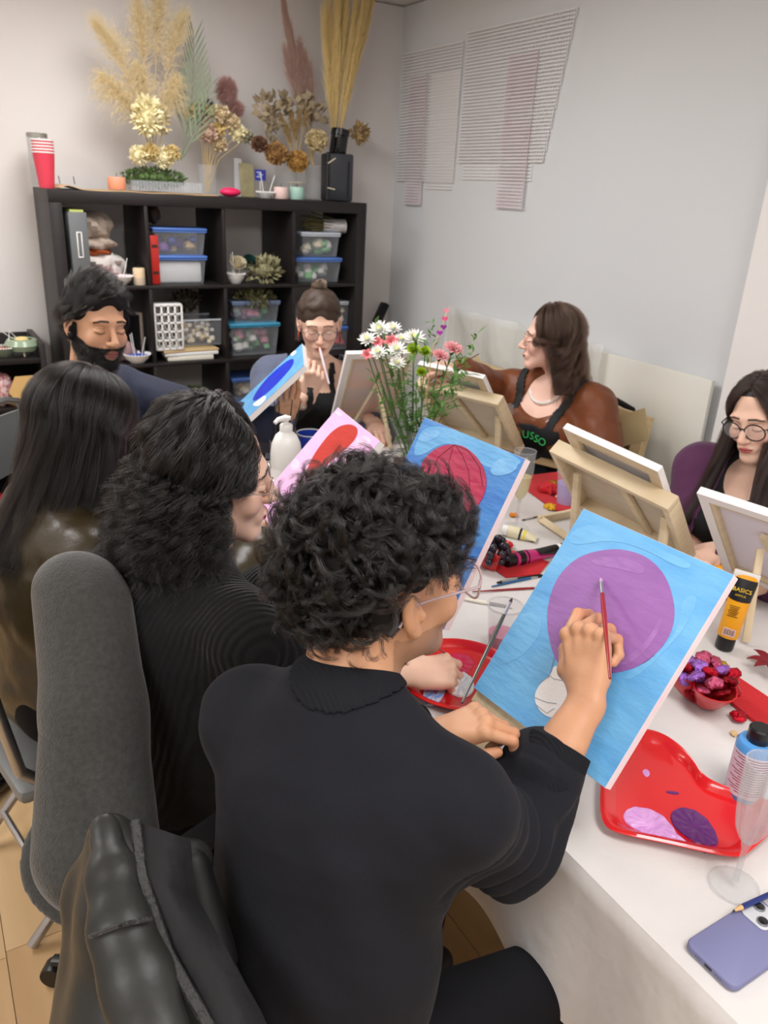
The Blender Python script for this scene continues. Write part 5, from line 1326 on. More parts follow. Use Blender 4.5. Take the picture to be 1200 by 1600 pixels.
cb0 = atz(1096, 1096, TZ); cdv = atz(1170, 1062, TZ)-cb0; cang = math.atan2(cdv[1], cdv[0]); heart_bowl('red heart bowl heaped with foil wrapped chocolates', (cb0[0], cb0[1], Z0), .080, .058, cang+math.pi/2)
foils = [mat('foil_%s' % n, c, .26, metal=.75, bump=(90, 1.0), noise=(60, .6, c2)) for n, c, c2 in (('red', rgb(196, 20, 44), rgb(140, 10, 30)), ('pink', rgb(206, 96, 130), rgb(170, 60, 96)), ('purple', rgb(168, 116, 206), rgb(120, 70, 160)), ('gold', rgb(222, 190, 70), rgb(170, 130, 30)), ('crimson', rgb(150, 14, 30), rgb(100, 8, 20)))]
fname = ['red', 'pink', 'purple', 'gold', 'dark red']
protos = {}
rg = random.Random(11); cs = []
for lay, (rr, zz, nn) in enumerate(((.036, .026, 6), (.052, .052, 8), (.046, .068, 8), (.022, .080, 5))):
    for i in range(nn):
        a = 2*math.pi*i/nn+lay*.45; cs.append((rr*math.cos(a), rr*math.sin(a), zz+rg.uniform(-.003, .004)))
for i, (sx_, sy_, sz_) in enumerate(cs):
    k = [0, 2, 1, 4, 0, 3, 1, 2][i % 8]
    if k not in protos:
        o = MB().ball((0, 0, 0), (.0175, .0145, .0085), 14, warp=lambda p: 1+.10*math.sin(5*p[0]+3*p[1])+.08*(p[1] > .3)*(-abs(p[0])*0+math.cos(6*p[0]))*.8).build('chocolate', foils[k]); protos[k] = o
    else: o = protos[k].copy(); C.objects.link(o)
    o.location = (cb0[0]+sx_*.95, cb0[1]+sy_*.95, Z0+sz_); o.rotation_euler = (rg.uniform(-.7, .7), rg.uniform(-.7, .7), rg.uniform(0, 6))
    tag(o, 'heart chocolate in crinkled %s foil in the heart bowl' % fname[k], 'chocolate', 'foil chocolates in the heart bowl, %s' % fname[k])
lc = atz(1152, 1126, TZ); o = protos[0].copy(); C.objects.link(o); o.location = (lc[0], lc[1], Z0+.008); o.scale = (1.05, 1.05, .9); o.rotation_euler = (0, 0, .4); del o['group']
tag(o, 'single red foil heart chocolate lying on the cloth by the blue bottle', 'chocolate')
# napkins
m_nap = mat('red_napkin', rgb(188, 18, 30), .8, sheen=.2, bump=(120, .15))
def napkin(label, px, h=.004, folds=0, m=m_nap, name='napkin', cat='napkin', z=Z0):
    W = [atz(u, v, TZ)[:2] for u, v in px]; c = np.mean(W, 0); t = thing(name, label, cat, (c[0], c[1], z)); n = len(W)
    for k in range(2):
        MB().prism([tuple((w-c)*(1-.02*k)) for w in W], k*h*.5, k*h*.5+h*.46).build('layer', m, t, smooth=False)
    return t
napkin('folded red napkin lying right of the chocolate bowl', [(1120, 1085), (1148, 1060), (1215, 1105), (1215, 1160), (1168, 1125)], .006)
napkin('red napkin under the grape bowl and magenta paint tube', [(762, 884), (800, 862), (858, 880), (842, 900), (790, 905)], .002)
def crumple(name, label, cat, px, r, m, h, seed=1, grp=None):
    c = atz(px[0], px[1], TZ)
    o = MB().ball((0, 0, 0), (r, r*.8, h), 22, warp=lambda p: 1+.28*math.sin(7*p[0]+seed)*math.cos(6*p[1]+seed*2)+.15*math.sin(13*p[0]+9*p[1])).build(name, m)
    o.location = (c[0], c[1], Z0+h*.8); o.rotation_euler = (0, 0, seed); return tag(o, label, cat, grp)
napkin('flat red napkin under the lavender cup on the far right of the table', [(822, 745), (880, 738), (925, 775), (905, 800), (868, 800), (825, 770)], .003)
crumple('crumpled_napkin', 'crumpled red napkin beside the lavender cup', 'napkin', (858, 772), .035, m_nap, .018, 2)
crumple('paper_towel', 'white paper towel crumpled on the table before the curly haired woman', 'paper towel', (420, 865), .075, mat('paper_towel', rgb(232, 230, 228), .9, bump=(200, .4)), .022, 3)
crumple('candy_wrapper', 'yellow candy wrapper left of the front base bar of the easel', 'wrapper', (858, 795), .022, mat('yellow_foil', rgb(232, 178, 30), .35, metal=.2, bump=(60, .8)), .006, 4)
crumple('candy_wrapper', 'gold candy wrapper on the flat red napkin', 'wrapper', (866, 758), .018, mat('gold_foil', rgb(190, 140, 40), .3, metal=.6, bump=(60, .8)), .006, 5)
crumple('candy_wrapper', 'orange candy wrapper beside the crimson balloon canvas', 'wrapper', (802, 808), .014, mat('orange_foil', rgb(230, 140, 40), .35, metal=.2, bump=(60, .8)), .005, 6)
crumple('candy_wrapper', 'tiny tan wrapper scrap beside the blue bottle', 'wrapper', (1146, 1150), .008, mat('tan_scrap', rgb(214, 180, 130), .6), .003, 7)
# glasses
def flute(label, px, H=.20, r=.026, br=.033, liquid=None, lh=.5, name='champagne_flute', tilt=0, fl_=False):
    c = atz(px[0], px[1], TZ); t = thing(name, label, 'glass', (c[0], c[1], Z0))
    st = H*.36
    MB().lathe([(br, 0), (br, .0012), (.007, .0045), (.0045, .010)], 36).build('foot', m_glass, t); MB().lathe([(br-.0008, 0), (br+.0006, .0004), (br+.0006, .0016), (br-.0008, .0018)], 36, closed=True).build('foot_rim', m_glass2, t)
    MB().lathe([(.0045, .010), (.0042, .014), (.004, st-.012), (.007, st)], 20).build('stem', m_glass2, t)
    wl_ = [(.004, st), (.012, st+.010), (r*.75, st+H*.14), (r, st+H*.38), (r*1.02, H)]
    MB().lathe(wl_+[(q-.001, z) for q, z in wl_[::-1]], 40, warp=(lambda a: 1+.045*math.cos(10*a)) if fl_ else None).build('bowl', m_glass2 if fl_ else m_glass, t)
    MB().lathe([(r*1.0, H-.0015), (r*1.04, H-.0015), (r*1.04, H+.0008), (r*1.0, H+.0008)], 32, closed=True).build('rim', m_glass2, t)
    if liquid:
        zt = st+(H-st)*lh; MB().lathe([(.003, st+.002), (.010, st+.011), (r*.72, st+H*.14), (min(r*.95, r*(.72+.25*lh)), zt)], 28).build('drink', liquid, t)
    return t
m_wine = mat('sparkling_wine', rgb(232, 214, 150), .1, alpha=.55, spec=.8)
flute('tall clear flute half full of pale wine behind the crimson balloon canvas', (806, 826), .235, .031, .036, m_wine, .5)
flute('smaller clear flute with a trace of foam behind the first flute', (782, 712), .19, .028, .034, mat('foam', rgb(236, 226, 206), .5, alpha=.7), .12)
flute('clear fluted plastic champagne glass standing in front beside the heart plate', (1146, 1386), .215, .028, .034, fl_=True)
def cup(name, label, px, r0, r1, h, m, liquid=None, lh=.7, cat='cup', rim=m_glass2):
    c = atz(px[0], px[1], TZ); t = thing(name, label, cat, (c[0], c[1], Z0))
    MB().lathe([(r0, 0), (r1, h), (r1-.0015, h), (r0-.0015, .002)], 32).build('wall', m, t)
    MB().lathe([(r1-.002, h-.002), (r1+.0015, h-.002), (r1+.0015, h+.001), (r1-.002, h+.001)], 32, closed=True).build('rim', rim, t)
    if liquid: MB().lathe([(r0-.002, .003), (r0+(r1-r0)*lh-.0018, h*lh)], 28).build('liquid', liquid, t)
    return t
cup('tumbler', 'clear tumbler of lavender paint water on the red napkin', (884, 788), .031, .040, .105, m_glass, mat('lavender_water', rgb(170, 150, 206), .2), .66)
cup('tumbler', 'clear tumbler with a little pink water behind the purple balloon canvas', (782, 1012), .028, .038, .10, m_glass, mat('pink_water', rgb(224, 150, 176), .2, alpha=.8), .35)
cup('paper_cup', 'dark blue paper cup with white inside beside the pump bottle', (484, 730), .032, .046, .12, mat('royal_blue_card', rgb(26, 62, 170), .4), rim=m_wht)
cup('brush_jar', 'glass jar of pinkish water holding dark brushes below the bearded man\'s canvas', (440, 742), .036, .040, .115, m_glass, mat('salmon_water', rgb(232, 150, 130), .25), .72, cat='jar')
jb = atz(440, 742, TZ)
for i, (u, v, d_) in enumerate(((428, 612, 2.47), (436, 606, 2.47), (478, 598, 2.52), (459, 604, 2.50))):
    a_ = V3(jb[0]+.01*i-.015, jb[1]+.008*(i % 2), Z0+.012); b_ = at(u, v, d_); b_ = a_+unit(b_-a_)*min(np.linalg.norm(b_-a_), .24)
    t = brush('dark handled brush standing in the jar of pinkish water', a_, b_, r=.003, col=rgb(24, 24, 28), hair=rgb(120, 60, 50), group='brushes in the jar')
g = atz(628, 742, TZ); t = thing('square_glass', 'small square glass of dark tea beside the vase', 'glass', (g[0], g[1], Z0))
MB().box((0, 0, .045), (.056, .056, .09), bev=.006).build('wall', m_glass, t); MB().box((0, 0, .03), (.048, .048, .052), bev=.004).build('tea', mat('dark_tea', rgb(96, 40, 16), .2, alpha=.9), t)
# pump bottle
b0 = atz(447, 782, TZ); t = thing('pump_bottle', 'big white pump bottle beside the pink canvas', 'bottle', (b0[0], b0[1], Z0))
MB().lathe([(.043, 0), (.047, .004), (.047, .10), (.0455, .104), (.0455, .110), (.047, .114), (.047, .150), (.043, .180), (.032, .205), (.018, .218), (.0165, .222)], 40).build('bottle_body', mat('milky_plastic', rgb(232, 231, 228), .3, spec=.5), t)
MB().lathe([(.019, .218), (.019, .236), (.016, .240), (.0075, .242), (.0075, .252), (.014, .254), (.014, .262), (.0, .264)], 24).build('pump_collar', m_wht, t)
MB().tube([(0, 0, .258), (-.03, -.01, .258), (-.042, -.014, .250)], [.010, .007, .006], 10).build('nozzle', m_wht, t)
# paint tubes, pens and brushes
def lying_tube(label, a, b, r, body, cap, band=None, name='paint_tube', lift=None):
    a = np.asarray(a, float); b = np.asarray(b, float); c = (a+b)/2; d = unit(b-a); t = thing(name, label, 'paint tube', c); L = np.linalg.norm(b-a)
    up = V3(0, 0, 1) if abs(d[2]) < .7 else unit(CAM_P-c); sd = unit(np.cross(up, d)); R = np.array([sd, np.cross(d, sd), d]).T
    n = 20; vs = []; fs = []
    prof = [(.0, .16, 1), (.95, .17, 1), (1, .20, 1), (1, .45, 1), (1.02, .70, .72), (1.12, .90, .3), (1.2, 1.0, .06)]
    for q, z, fl in prof:
        for i in range(n): an = 2*math.pi*i/n; vs.append((r*q*math.cos(an), r*q*math.sin(an)*fl, (z-.5)*L))
    for k in range(len(prof)-1):
        for i in range(n): j = (i+1) % n; fs.append((k*n+i, k*n+j, (k+1)*n+j, (k+1)*n+i))
    fs.append(tuple((len(prof)-1)*n+i for i in range(n)))
    MB().add(vs, fs, R).build('tube_body', body, t)
    MB().lathe([(r*.80, -L*.5), (r*.86, -L*.48), (r*.86, -L*.34), (r*.5, -L*.33)], 20, (0, 0, 0), R).build('cap', cap, t)
    if band:
        pz = [p_[1] for p_ in prof[1:]]; pq = [p_[0] for p_ in prof[1:]]; pf = [p_[2] for p_ in prof[1:]]
        for z0_, z1_, mm in band:
            vb_, fb_ = [], []; zz_ = np.linspace(z0_, z1_, 6)
            for z in zz_:
                q = np.interp(z, pz, pq)*1.02; fl = np.interp(z, pz, pf)*1.01+.02
                for i in range(n): an = 2*math.pi*i/n; vb_.append((r*q*math.cos(an), r*q*math.sin(an)*fl, (z-.5)*L))
            for k in range(5):
                for i in range(n): j = (i+1) % n; fb_.append((k*n+i, k*n+j, (k+1)*n+j, (k+1)*n+i))
            MB().add(vb_, fb_, R).build('label_band', mm, t)
    return t, R, d, L
m_yel = mat('amber_label', rgb(232, 160, 22), .35); m_mag = mat('magenta_tube', rgb(190, 44, 116), .3, coat=.3); m_crm = mat('cream_tube', rgb(226, 220, 186), .35)
tb = atz(1130, 1014, TZ); tpv = V3(tb[0]+.02, tb[1]+.0, Z0+.178)
t, R_, d_, L_ = lying_tube('amber and black paint tube standing on its cap behind the chocolate bowl', V3(tb[0], tb[1], Z0), tpv, .0225, m_yel, m_blkp, [(.66, .93, m_blkp)])
# black top with lettering, white crimp, barcode
vd = unit((CAM_P-tpv)*V3(1, 1, 0)); sd_ = unit(np.cross(d_, vd)); fd_ = np.cross(sd_, d_)
def onface(z, off=.0): return d_*((z-.5)*L_)+fd_*off
bt_ = MB()
MB().box(onface(.955, 0), (.052, .006, .022), np.array([sd_, fd_, d_]).T, bev=.002).build('crimp', mat('tube_crimp', rgb(220, 218, 214), .35), t)
Mt = axes(sd_, d_, fd_)
text_mesh('BASICS', .0125, mat('yellow_lettering', rgb(240, 200, 60), .5), 'lettering', t, Mt, onface(.80, .0150))
text_mesh('ACRYLIC', .0055, mat('yellow_lettering', rgb(240, 200, 60), .5), 'lettering', t, Mt, onface(.735, .0172))
for i in range(7): MB().box(onface(.60-.022*i, .0228)-sd_*.004, (.022-.003*(i % 3), .0005, .0012), np.array([sd_, fd_, d_]).T).build('print_line', m_blkp, t, smooth=False)
MB().box(onface(.26, .0222), (.026, .0008, .018), np.array([sd_, fd_, d_]).T).build('barcode_panel', mat('pink_label', rgb(226, 190, 180), .5), t, smooth=False)
for i in range(9): MB().box(onface(.26, .0228)+sd_*(-.010+.0025*i), (.0008+.0006*(i % 2), .0004, .013), np.array([sd_, fd_, d_]).T).build('bar', m_blkp, t, smooth=False)
a_ = atz(1160, 925, TZ); lying_tube('second amber and black paint tube lying behind the standing one', a_+V3(0, 0, .022), a_+V3(.02, .14, .018), .019, m_yel, m_blkp, [(.20, .4, m_blkp)])
lying_tube('magenta paint tube with a black cap lying beside the grape bowl', atz(789, 888, TZ)+V3(0, 0, .02), atz(862, 868, TZ)+V3(0, 0, .012), .0195, m_mag, m_blkp, [(.22, .34, m_blkp), (.38, .41, m_blkp)])
lying_tube('black paint tube behind the magenta one', atz(905, 862, TZ)+V3(0, 0, .017), atz(838, 878, TZ)+V3(0, 0, .03), .015, m_blkp, m_blkp, [(.5, .58, m_wht)])
lying_tube('cream and yellow paint tube lying near the grape bowl', atz(784, 836, TZ)+V3(0, 0, .018), atz(838, 846, TZ)+V3(0, 0, .008), .018, m_crm, m_wht, [(.5, .56, m_blkp), (.62, .68, mat('lemon_label', rgb(238, 216, 60), .4))])
crumple('white_cap', 'white bottle cap near the cream paint tube', 'cap', (796, 858), .014, m_wht, .010, 0)
def rod(name, label, cat, pts, parts, group=None):
    """straight pen: parts = [(length fraction, radius, material, part name)]"""
    a, b = [np.asarray(q, float) for q in pts]; c = (a+b)/2; t = thing(name, label, cat, c, group=group); z = 0
    for l, r, m, pn in parts:
        p0 = a+(b-a)*z-c; p1 = a+(b-a)*(z+l)-c; MB().tube([p0, p1], [r, r] if not hasattr(r, '__len__') else list(r), 10).build(pn, m, t); z += l
    return t
tz = lambda u, v, dz=.0045: atz(u, v, TZ)+V3(0, 0, dz)
rod('marker', 'black and silver marker lying above the blue brush', 'marker', (tz(776, 913), tz(845, 902)), [(.1, (.002, .004), m_blkp, 'nib'), (.35, .0045, mat('silver_barrel', rgb(170, 170, 172), .3, metal=.6), 'barrel'), (.55, .0048, m_blkp, 'marker_cap')])
brush('blue handled paintbrush lying on the cloth', tz(850, 901), tz(768, 919), r=.0035, col=rgb(30, 90, 140), hair=rgb(60, 60, 60))
brush('dark red paintbrush lying on the cloth behind the tumbler', tz(860, 920), tz(738, 927), r=.003, col=rgb(140, 24, 30), hair=rgb(80, 60, 50))
brush('white and yellow paintbrush lying on the cloth behind the round plate', tz(800, 952), tz(712, 936), r=.0042, col=rgb(238, 232, 216), ferr=rgb(226, 176, 30), hair=rgb(220, 210, 200), fl=.04)
brush('thin brown paintbrush lying on the cloth before the base bar of the easel', tz(815, 815), tz(845, 808), r=.0025, col=rgb(120, 96, 70), hair=rgb(60, 50, 40))
# blue bottle
b0 = atz(1160, 1242, TZ); t = thing('lotion_bottle', 'light blue bottle with black cap and printed back label behind the front flute', 'bottle', (b0[0], b0[1], Z0))
MB().lathe([(.029, 0), (.0305, .003), (.0305, .100), (.027, .106), (.0155, .108)], 36).build('bottle_body', mat('sky_blue_bottle', rgb(84, 150, 214), .3, coat=.3), t)
MB().lathe([(.0165, .106), (.0175, .108), (.0175, .130), (.015, .133), (0, .133)], 28).build('cap', m_blkp, t)
vd = CAM_P-V3(b0[0], b0[1], .8); an0 = math.atan2(vd[1], vd[0]); lb = MB()
lb.sheet(lambda u, v: (.0309*math.cos(an0+1.35*(1-2*u)), .0309*math.sin(an0+1.35*(1-2*u)), .012+.080*v), 20, 2, .0003); lb.build('label', mat('pale_lilac_label', rgb(214, 206, 220), .4), t)
tx = mat('maroon_print', rgb(120, 44, 66), .6)
for i in range(15):
    w_ = .95-.12*((i*7) % 3)
    MB().sheet(lambda u, v: (.0312*math.cos(an0+1.1-1.1*2*w_*u), .0312*math.sin(an0+1.1-1.1*2*w_*u), .0865-.0048*i+.0016*v), 14, 1, .0001).build('print_line', tx, t, smooth=False)
# phone in a lavender case and pencil
pa = atz(1073, 1480, Z0); pb = atz(1142, 1549, Z0); pc = atz(1170, 1418, Z0)
ly = unit((pc-pa)*V3(1, 1, 0)); lx = unit((pb-pa)*V3(1, 1, 0)); lx = unit(lx-ly*lx.dot(ly)); Wp, Lp = .0755, .150
pcx = pa+lx*Wp/2+ly*Lp/2-ly*.004-lx*.003; t = thing('phone', 'phone in a lavender grey case lying face down at the table corner', 'phone', (pcx[0], pcx[1], Z0), rot=axes(lx, ly, np.cross(lx, ly)) if np.cross(lx, ly)[2] > 0 else axes(-lx, ly, V3(0, 0, 1)))
sg = 1 if np.cross(lx, ly)[2] > 0 else -1
m_case = mat('lavender_case', rgb(120, 122, 160), .5, spec=.4)
def rrect(w_, h_, r_, n=6):
    P = []
    for cx, cy, a0 in ((w_/2-r_, h_/2-r_, 0), (-w_/2+r_, h_/2-r_, 90), (-w_/2+r_, -h_/2+r_, 180), (w_/2-r_, -h_/2+r_, 270)):
        for k in range(n+1): a = math.radians(a0+90*k/n); P.append((cx+r_*math.cos(a), cy+r_*math.sin(a)))
    return P
def slab(w_, h_, r_, th, bev=.002):
    mb = MB(); rings = [(bev, 0), (.0, bev), (.0, th-bev), (bev*.4, th-bev*.35), (bev, th)]; vs = []; fs = []
    for e, z in rings: vs += [(x, y, z) for x, y in rrect(w_-2*e, h_-2*e, max(r_-e, .0005))]
    n = len(vs)//len(rings)
    for k in range(len(rings)-1):
        for i in range(n): j = (i+1) % n; fs.append((k*n+i, k*n+j, (k+1)*n+j, (k+1)*n+i))
    fs.append(tuple(range(n))[::-1]); fs.append(tuple((len(rings)-1)*n+i for i in range(n)))
    return mb.add(vs, fs)
slab(Wp, Lp, .012, .0105).build('case', m_case, t)
cxp = -sg*(Wp/2-.024); cm = slab(.038, .040, .009, .0022, .0008); cm.v = [[v[0]+cxp, v[1]+Lp/2-.026, v[2]+.0104] for v in cm.v]; cm.build('camera_plate', mat('silver_grey_plate', rgb(196, 198, 204), .3), t)
for q in (-1, 1):
    c_ = (cxp+q*.0085, Lp/2-.026-q*.0085, .0126)
    MB().lathe([(.0078, 0), (.0078, .002), (.0068, .0024)], 24, c_).build('lens_ring', mat('lens_ring', rgb(150, 152, 160), .25, metal=.7), t); MB().lathe([(.0060, .0024), (.0060, .0028), (0, .0030)], 24, c_).build('camera_lens', mat('dark_lens', rgb(10, 12, 20), .08, coat=1), t)
MB().lathe([(.0028, 0), (.0028, .0006), (0, .0006)], 14, (cxp+.0085, Lp/2-.0175, .0126)).build('flash', mat('flash_cream', rgb(240, 230, 200), .4), t)
MB().box((0, -Lp/2+.0002, .0052), (.011, .0012, .0038), bev=.001).build('charging_port', m_blkp, t)
for i in range(6): MB().lathe([(.0008, 0), (.0008, .0004)], 8, ((.012+.0032*(i % 3))*(1 if i < 3 else -1), -Lp/2+.0001, .0052), rotm((1, 0, 0), math.pi/2)).build('speaker_hole', m_blkp, t, smooth=False)
pt_ = atz(1144, 1426, TZ+.018); pe_ = atz(1235, 1385, TZ+.018)
pt_[2] = pe_[2] = TZ+.0205
rod('pencil', 'dark blue pencil lying across the phone', 'pencil', (pt_, pe_), [(.03, (.0006, .0016), mat('pencil_lead', rgb(40, 40, 60), .5), 'lead'), (.12, (.0016, .0038), mat('bare_wood', rgb(214, 170, 120), .6), 'sharpened_wood'), (.85, .0039, mat('navy_lacquer', rgb(24, 44, 110), .3, coat=.5), 'barrel')])
# pink ribbed roll, cardboard scrap, poinsettia leaves
b0 = atz(1140, 905, TZ); t = thing('ribbon_roll', 'ribbed magenta ribbon roll below the canvas of the woman in purple', 'ribbon', (b0[0], b0[1], Z0))
MB().lathe([(.022, 0)]+[(.028+.0022*math.sin(k*1.57), .002+.0028*k) for k in range(14)]+[(.020, .042), (.006, .042)], 28).build('ribbon_windings', mat('magenta_ribbon', rgb(160, 50, 90), .5), t)
t = thing('cardboard_piece', 'flat piece of brown cardboard at the far right of the table', 'cardboard', (*atz(868, 722, TZ)[:2], Z0), .4); MB().box((0, 0, .002), (.16, .11, .003)).build('sheet', mat('kraft', rgb(176, 148, 108), .8), t, smooth=False)
t = thing('poinsettia_sprig', 'dark red artificial leaf sprig at the right edge of the table', 'sprig', atz(1205, 1040, TZ+.02)); m_dr = mat('dark_red_leaf', rgb(120, 14, 28), .6)
for i, a in enumerate((2.4, 3.0, 3.7, 1.4, 4.6)):
    MB().sheet(lambda u, v: (math.cos(a)*.05*u-math.sin(a)*(v-.5)*.022*math.sin(math.pi*min(u*.9+.1, 1)), math.sin(a)*.05*u+math.cos(a)*(v-.5)*.022*math.sin(math.pi*min(u*.9+.1, 1)), .012*math.sin(u*2.5)+.004*abs(v-.5)), 8, 4, .0006).build('leaf', m_dr, t)
MB().tube([(0, 0, -.012), (.002, 0, .004)], .002, 6).build('stem', mat('green_stem', rgb(70, 100, 50), .6), t)
# ------------------------------------------------------------------ vase of flowers
vb = atz(648, 748, TZ); vx = V3(vb[0], vb[1], Z0)
t = thing('glass_vase', 'clear glass vase holding the fresh bouquet in the middle of the table', 'vase', vx)
MB().lathe([(.040, 0), (.043, .004), (.041, .06), (.046, .17), (.0445, .17), (.0395, .06), (.041, .008), (.0, .007)], 36).build('wall', m_glass, t)
MB().lathe([(.0385, .010), (.0385, .06), (.041, .12)], 32).build('water', mat('vase_water', rgb(214, 224, 210), .05, alpha=.25), t)
m_st = mat('green_stem', rgb(70, 100, 50), .6); m_lf = mat('fresh_leaf', rgb(70, 110, 44), .5, noise=(30, .6, rgb(96, 140, 60)))
m_wp = mat('white_petal', rgb(244, 244, 238), .6); m_pk = mat('pink_petal', rgb(232, 160, 166), .6, noise=(50, .5, rgb(240, 190, 190))); m_cor = mat('coral_petal', rgb(206, 92, 104), .55, noise=(60, .6, rgb(230, 150, 150))); m_gp = mat('lime_petal', rgb(168, 196, 24), .6)
def stem_to(t, head, base, r=.0018, sag=.01):
    h_ = np.asarray(head, float)-base; o = V3(random.uniform(-.02, .02), random.uniform(-.02, .02), .006)+vx-base
    m_ = o*.45+h_*.55+V3(0, 0, -sag); MB().tube([o, o*.75+m_*.25+V3(0, 0, .01), m_, h_*.9+m_*.1, h_], r, 6).build('stem', m_st, t)
def mum(label, p, r, m, n=46, group=None, centre=None, flat=.55):
    """daisy-like head of narrow petals in rings"""
    p = np.asarray(p, float); base = V3(vx[0], vx[1], Z0); t = thing('chrysanthemum', label, 'flower', base, group=group); h_ = p-base
    ax = unit(unit(h_)*.5+unit(CAM_P-p)*.6+V3(0, 0, .3)); F = frame_to(ax); mb = MB(); rr_ = random.Random(int(p[0]*1e4))
    for k in range(n):
        el = (k/n)**.7*1.45; a = k*2.39996; L_ = r*(1-.35*(k/n)); d = F@V3(math.cos(a)*math.cos(el), math.sin(a)*math.cos(el), math.sin(el)*flat+.05)
        sd = unit(np.cross(d, F[:, 2]+.01)); q0 = h_+d*L_*.12; q1 = h_+d*L_*.65+ax*.002; q2 = h_+d*L_
        wd = r*.105; o = len(mb.v); mb.v += [list(q0-sd*wd*.4), list(q0+sd*wd*.4), list(q1+sd*wd), list(q2+ax*r*.10), list(q1-sd*wd), list(q1-ax*r*.05)]; mb.f += [[o, o+1, o+2, o+3, o+4], [o, o+4, o+5], [o+1, o+5, o+2], [o+4, o+3, o+5], [o+3, o+2, o+5], [o, o+5, o+1]]; mb.m += [0]*6
    mb.build('petals', m, t, smooth=False)['kind'] = 'stuff'
    if centre: MB().ball(h_+ax*r*.28, (r*.2,)*3, 8).build('flower_centre', centre, t)
    stem_to(t, p, base); return t
D0 = 2.42
lab = ['white chrysanthemum at the far left of the bouquet', 'tall white chrysanthemum, second from the left in the bouquet', 'small white chrysanthemum at the top of the bouquet', 'white chrysanthemum in the middle behind the green button flowers', 'wide white chrysanthemum right of the coral lilies', 'white chrysanthemum hanging low left under the coral lilies', 'white chrysanthemum below the middle of the bouquet', 'lowest white chrysanthemum of the bouquet']
for (u, v, r, dd), lb_ in zip(((574, 532, .024, .0), (593, 517, .030, .04), (614, 515, .024, .08), (627, 532, .022, .05), (647, 530, .030, .06), (591, 552, .022, -.04), (620, 548, .026, -.04), (621, 569, .022, -.06)), lab):
    mum(lb_, at(u, v, D0+dd), r*1.42, m_wp, 64, 'white chrysanthemums of the bouquet', mat('pale_green_centre', rgb(216, 222, 130), .6))
for (u, v, r, dd), lb_ in zip(((646, 549, .023, -.04), (664, 552, .020, -.02), (658, 583, .016, -.06)), ['left one of two big lime green button flowers', 'lime green button flower right of the other big one', 'small lime green button flower lowest of the three']):
    mum(lb_, at(u, v, D0+dd), r*1.25, m_gp, 110, 'lime button flowers of the bouquet', flat=1.0)
def lily(label, p, r):
    p = np.asarray(p, float); base = V3(vx[0], vx[1], Z0); t = thing('lily', label, 'flower', base, group='coral lilies of the bouquet'); h_ = p-base; ax = unit(unit(CAM_P-p)+V3(0, 0, .7)); F = frame_to(ax)
    for k in range(6):
        a = k*math.pi/3+.3; d = F@V3(math.cos(a), math.sin(a), 0); sd = np.cross(ax, d)
        MB().sheet(lambda u, v: h_+d*r*(.05+.95*u)*1+ax*r*(.55*math.sin(u*2.4))+sd*(v-.5)*r*.62*math.sin(math.pi*min(.12+u*.88, 1)), 7, 4, .0006).build('petal', m_cor, t)
    stem_to(t, p, base)
for (u, v, r, dd), lb_ in zip(((611, 536, .026, -.02), (590, 537, .022, .0), (574, 556, .022, -.02)), ['open coral lily in the upper middle of the bouquet', 'coral lily between the two left chrysanthemums', 'coral lily bud at the lower left of the bouquet']): lily(lb_, at(u, v, D0+dd), r)
def carnation(label, p, r, n=5, m=m_pk):
    p = np.asarray(p, float); base = V3(vx[0], vx[1], Z0); t = thing('carnation', label, 'flower', base, group='pink carnations of the bouquet'); h_ = p-base; ax = unit(unit(CAM_P-p)*.5+V3(.3, 0, .8)); F = frame_to(ax)
    for k in range(n):
        q = r*(1-.16*k); el = .15+.28*k
        MB().sheet(lambda u, v: h_+F@V3(math.cos(2*math.pi*v)*q*u*math.cos(el), math.sin(2*math.pi*v)*q*u*math.cos(el), q*u*math.sin(el)+r*.10*u*u*math.sin(v*2*math.pi*9+k)*1.2), 5, 54, .0005).build('ruffle', m, t)
    MB().tube([h_-ax*r*.7, h_-ax*r*.05], [r*.16, r*.30], 10).build('calyx', m_st, t); stem_to(t, p-ax*r*.6, base)
carnation('pink carnation at the right of the bouquet, facing the wall', at(708, 545, D0+.05), .032); carnation('pink carnation left of the other pink one', at(688, 556, D0), .028)
# heart pick on a skewer
pp_ = at(694, 505, D0+.02); base = V3(vx[0], vx[1], Z0); t = thing('heart_pick', 'wooden skewer with pink and purple felt hearts in the bouquet', 'decoration', base)
MB().tube([vx-base+V3(.01, 0, .01), at(675, 545, D0)-base, at(690, 515, D0)-base, at(698, 486, D0)-base], .0016, 6).build('skewer', m_raw, t)
for (u, v, c_) in ((697, 486, rgb(240, 150, 170)), (695, 499, rgb(232, 90, 140)), (693, 512, rgb(140, 40, 140)), (687, 521, rgb(170, 40, 170))):
    hv = [heart_xy(a, .0105) for a in np.linspace(0, 2*math.pi, 20, endpoint=False)]; vd = unit(CAM_P-at(u, v, D0)); sx_ = unit(np.cross(V3(0, 0, 1), vd)); Rh = np.array([sx_, np.cross(vd, sx_), vd]).T
    MB().prism(hv, -.002, .002, Rh, at(u, v, D0)-base).build('felt_heart', mat('felt_%d' % (c_[0]*999), c_, .8), t)
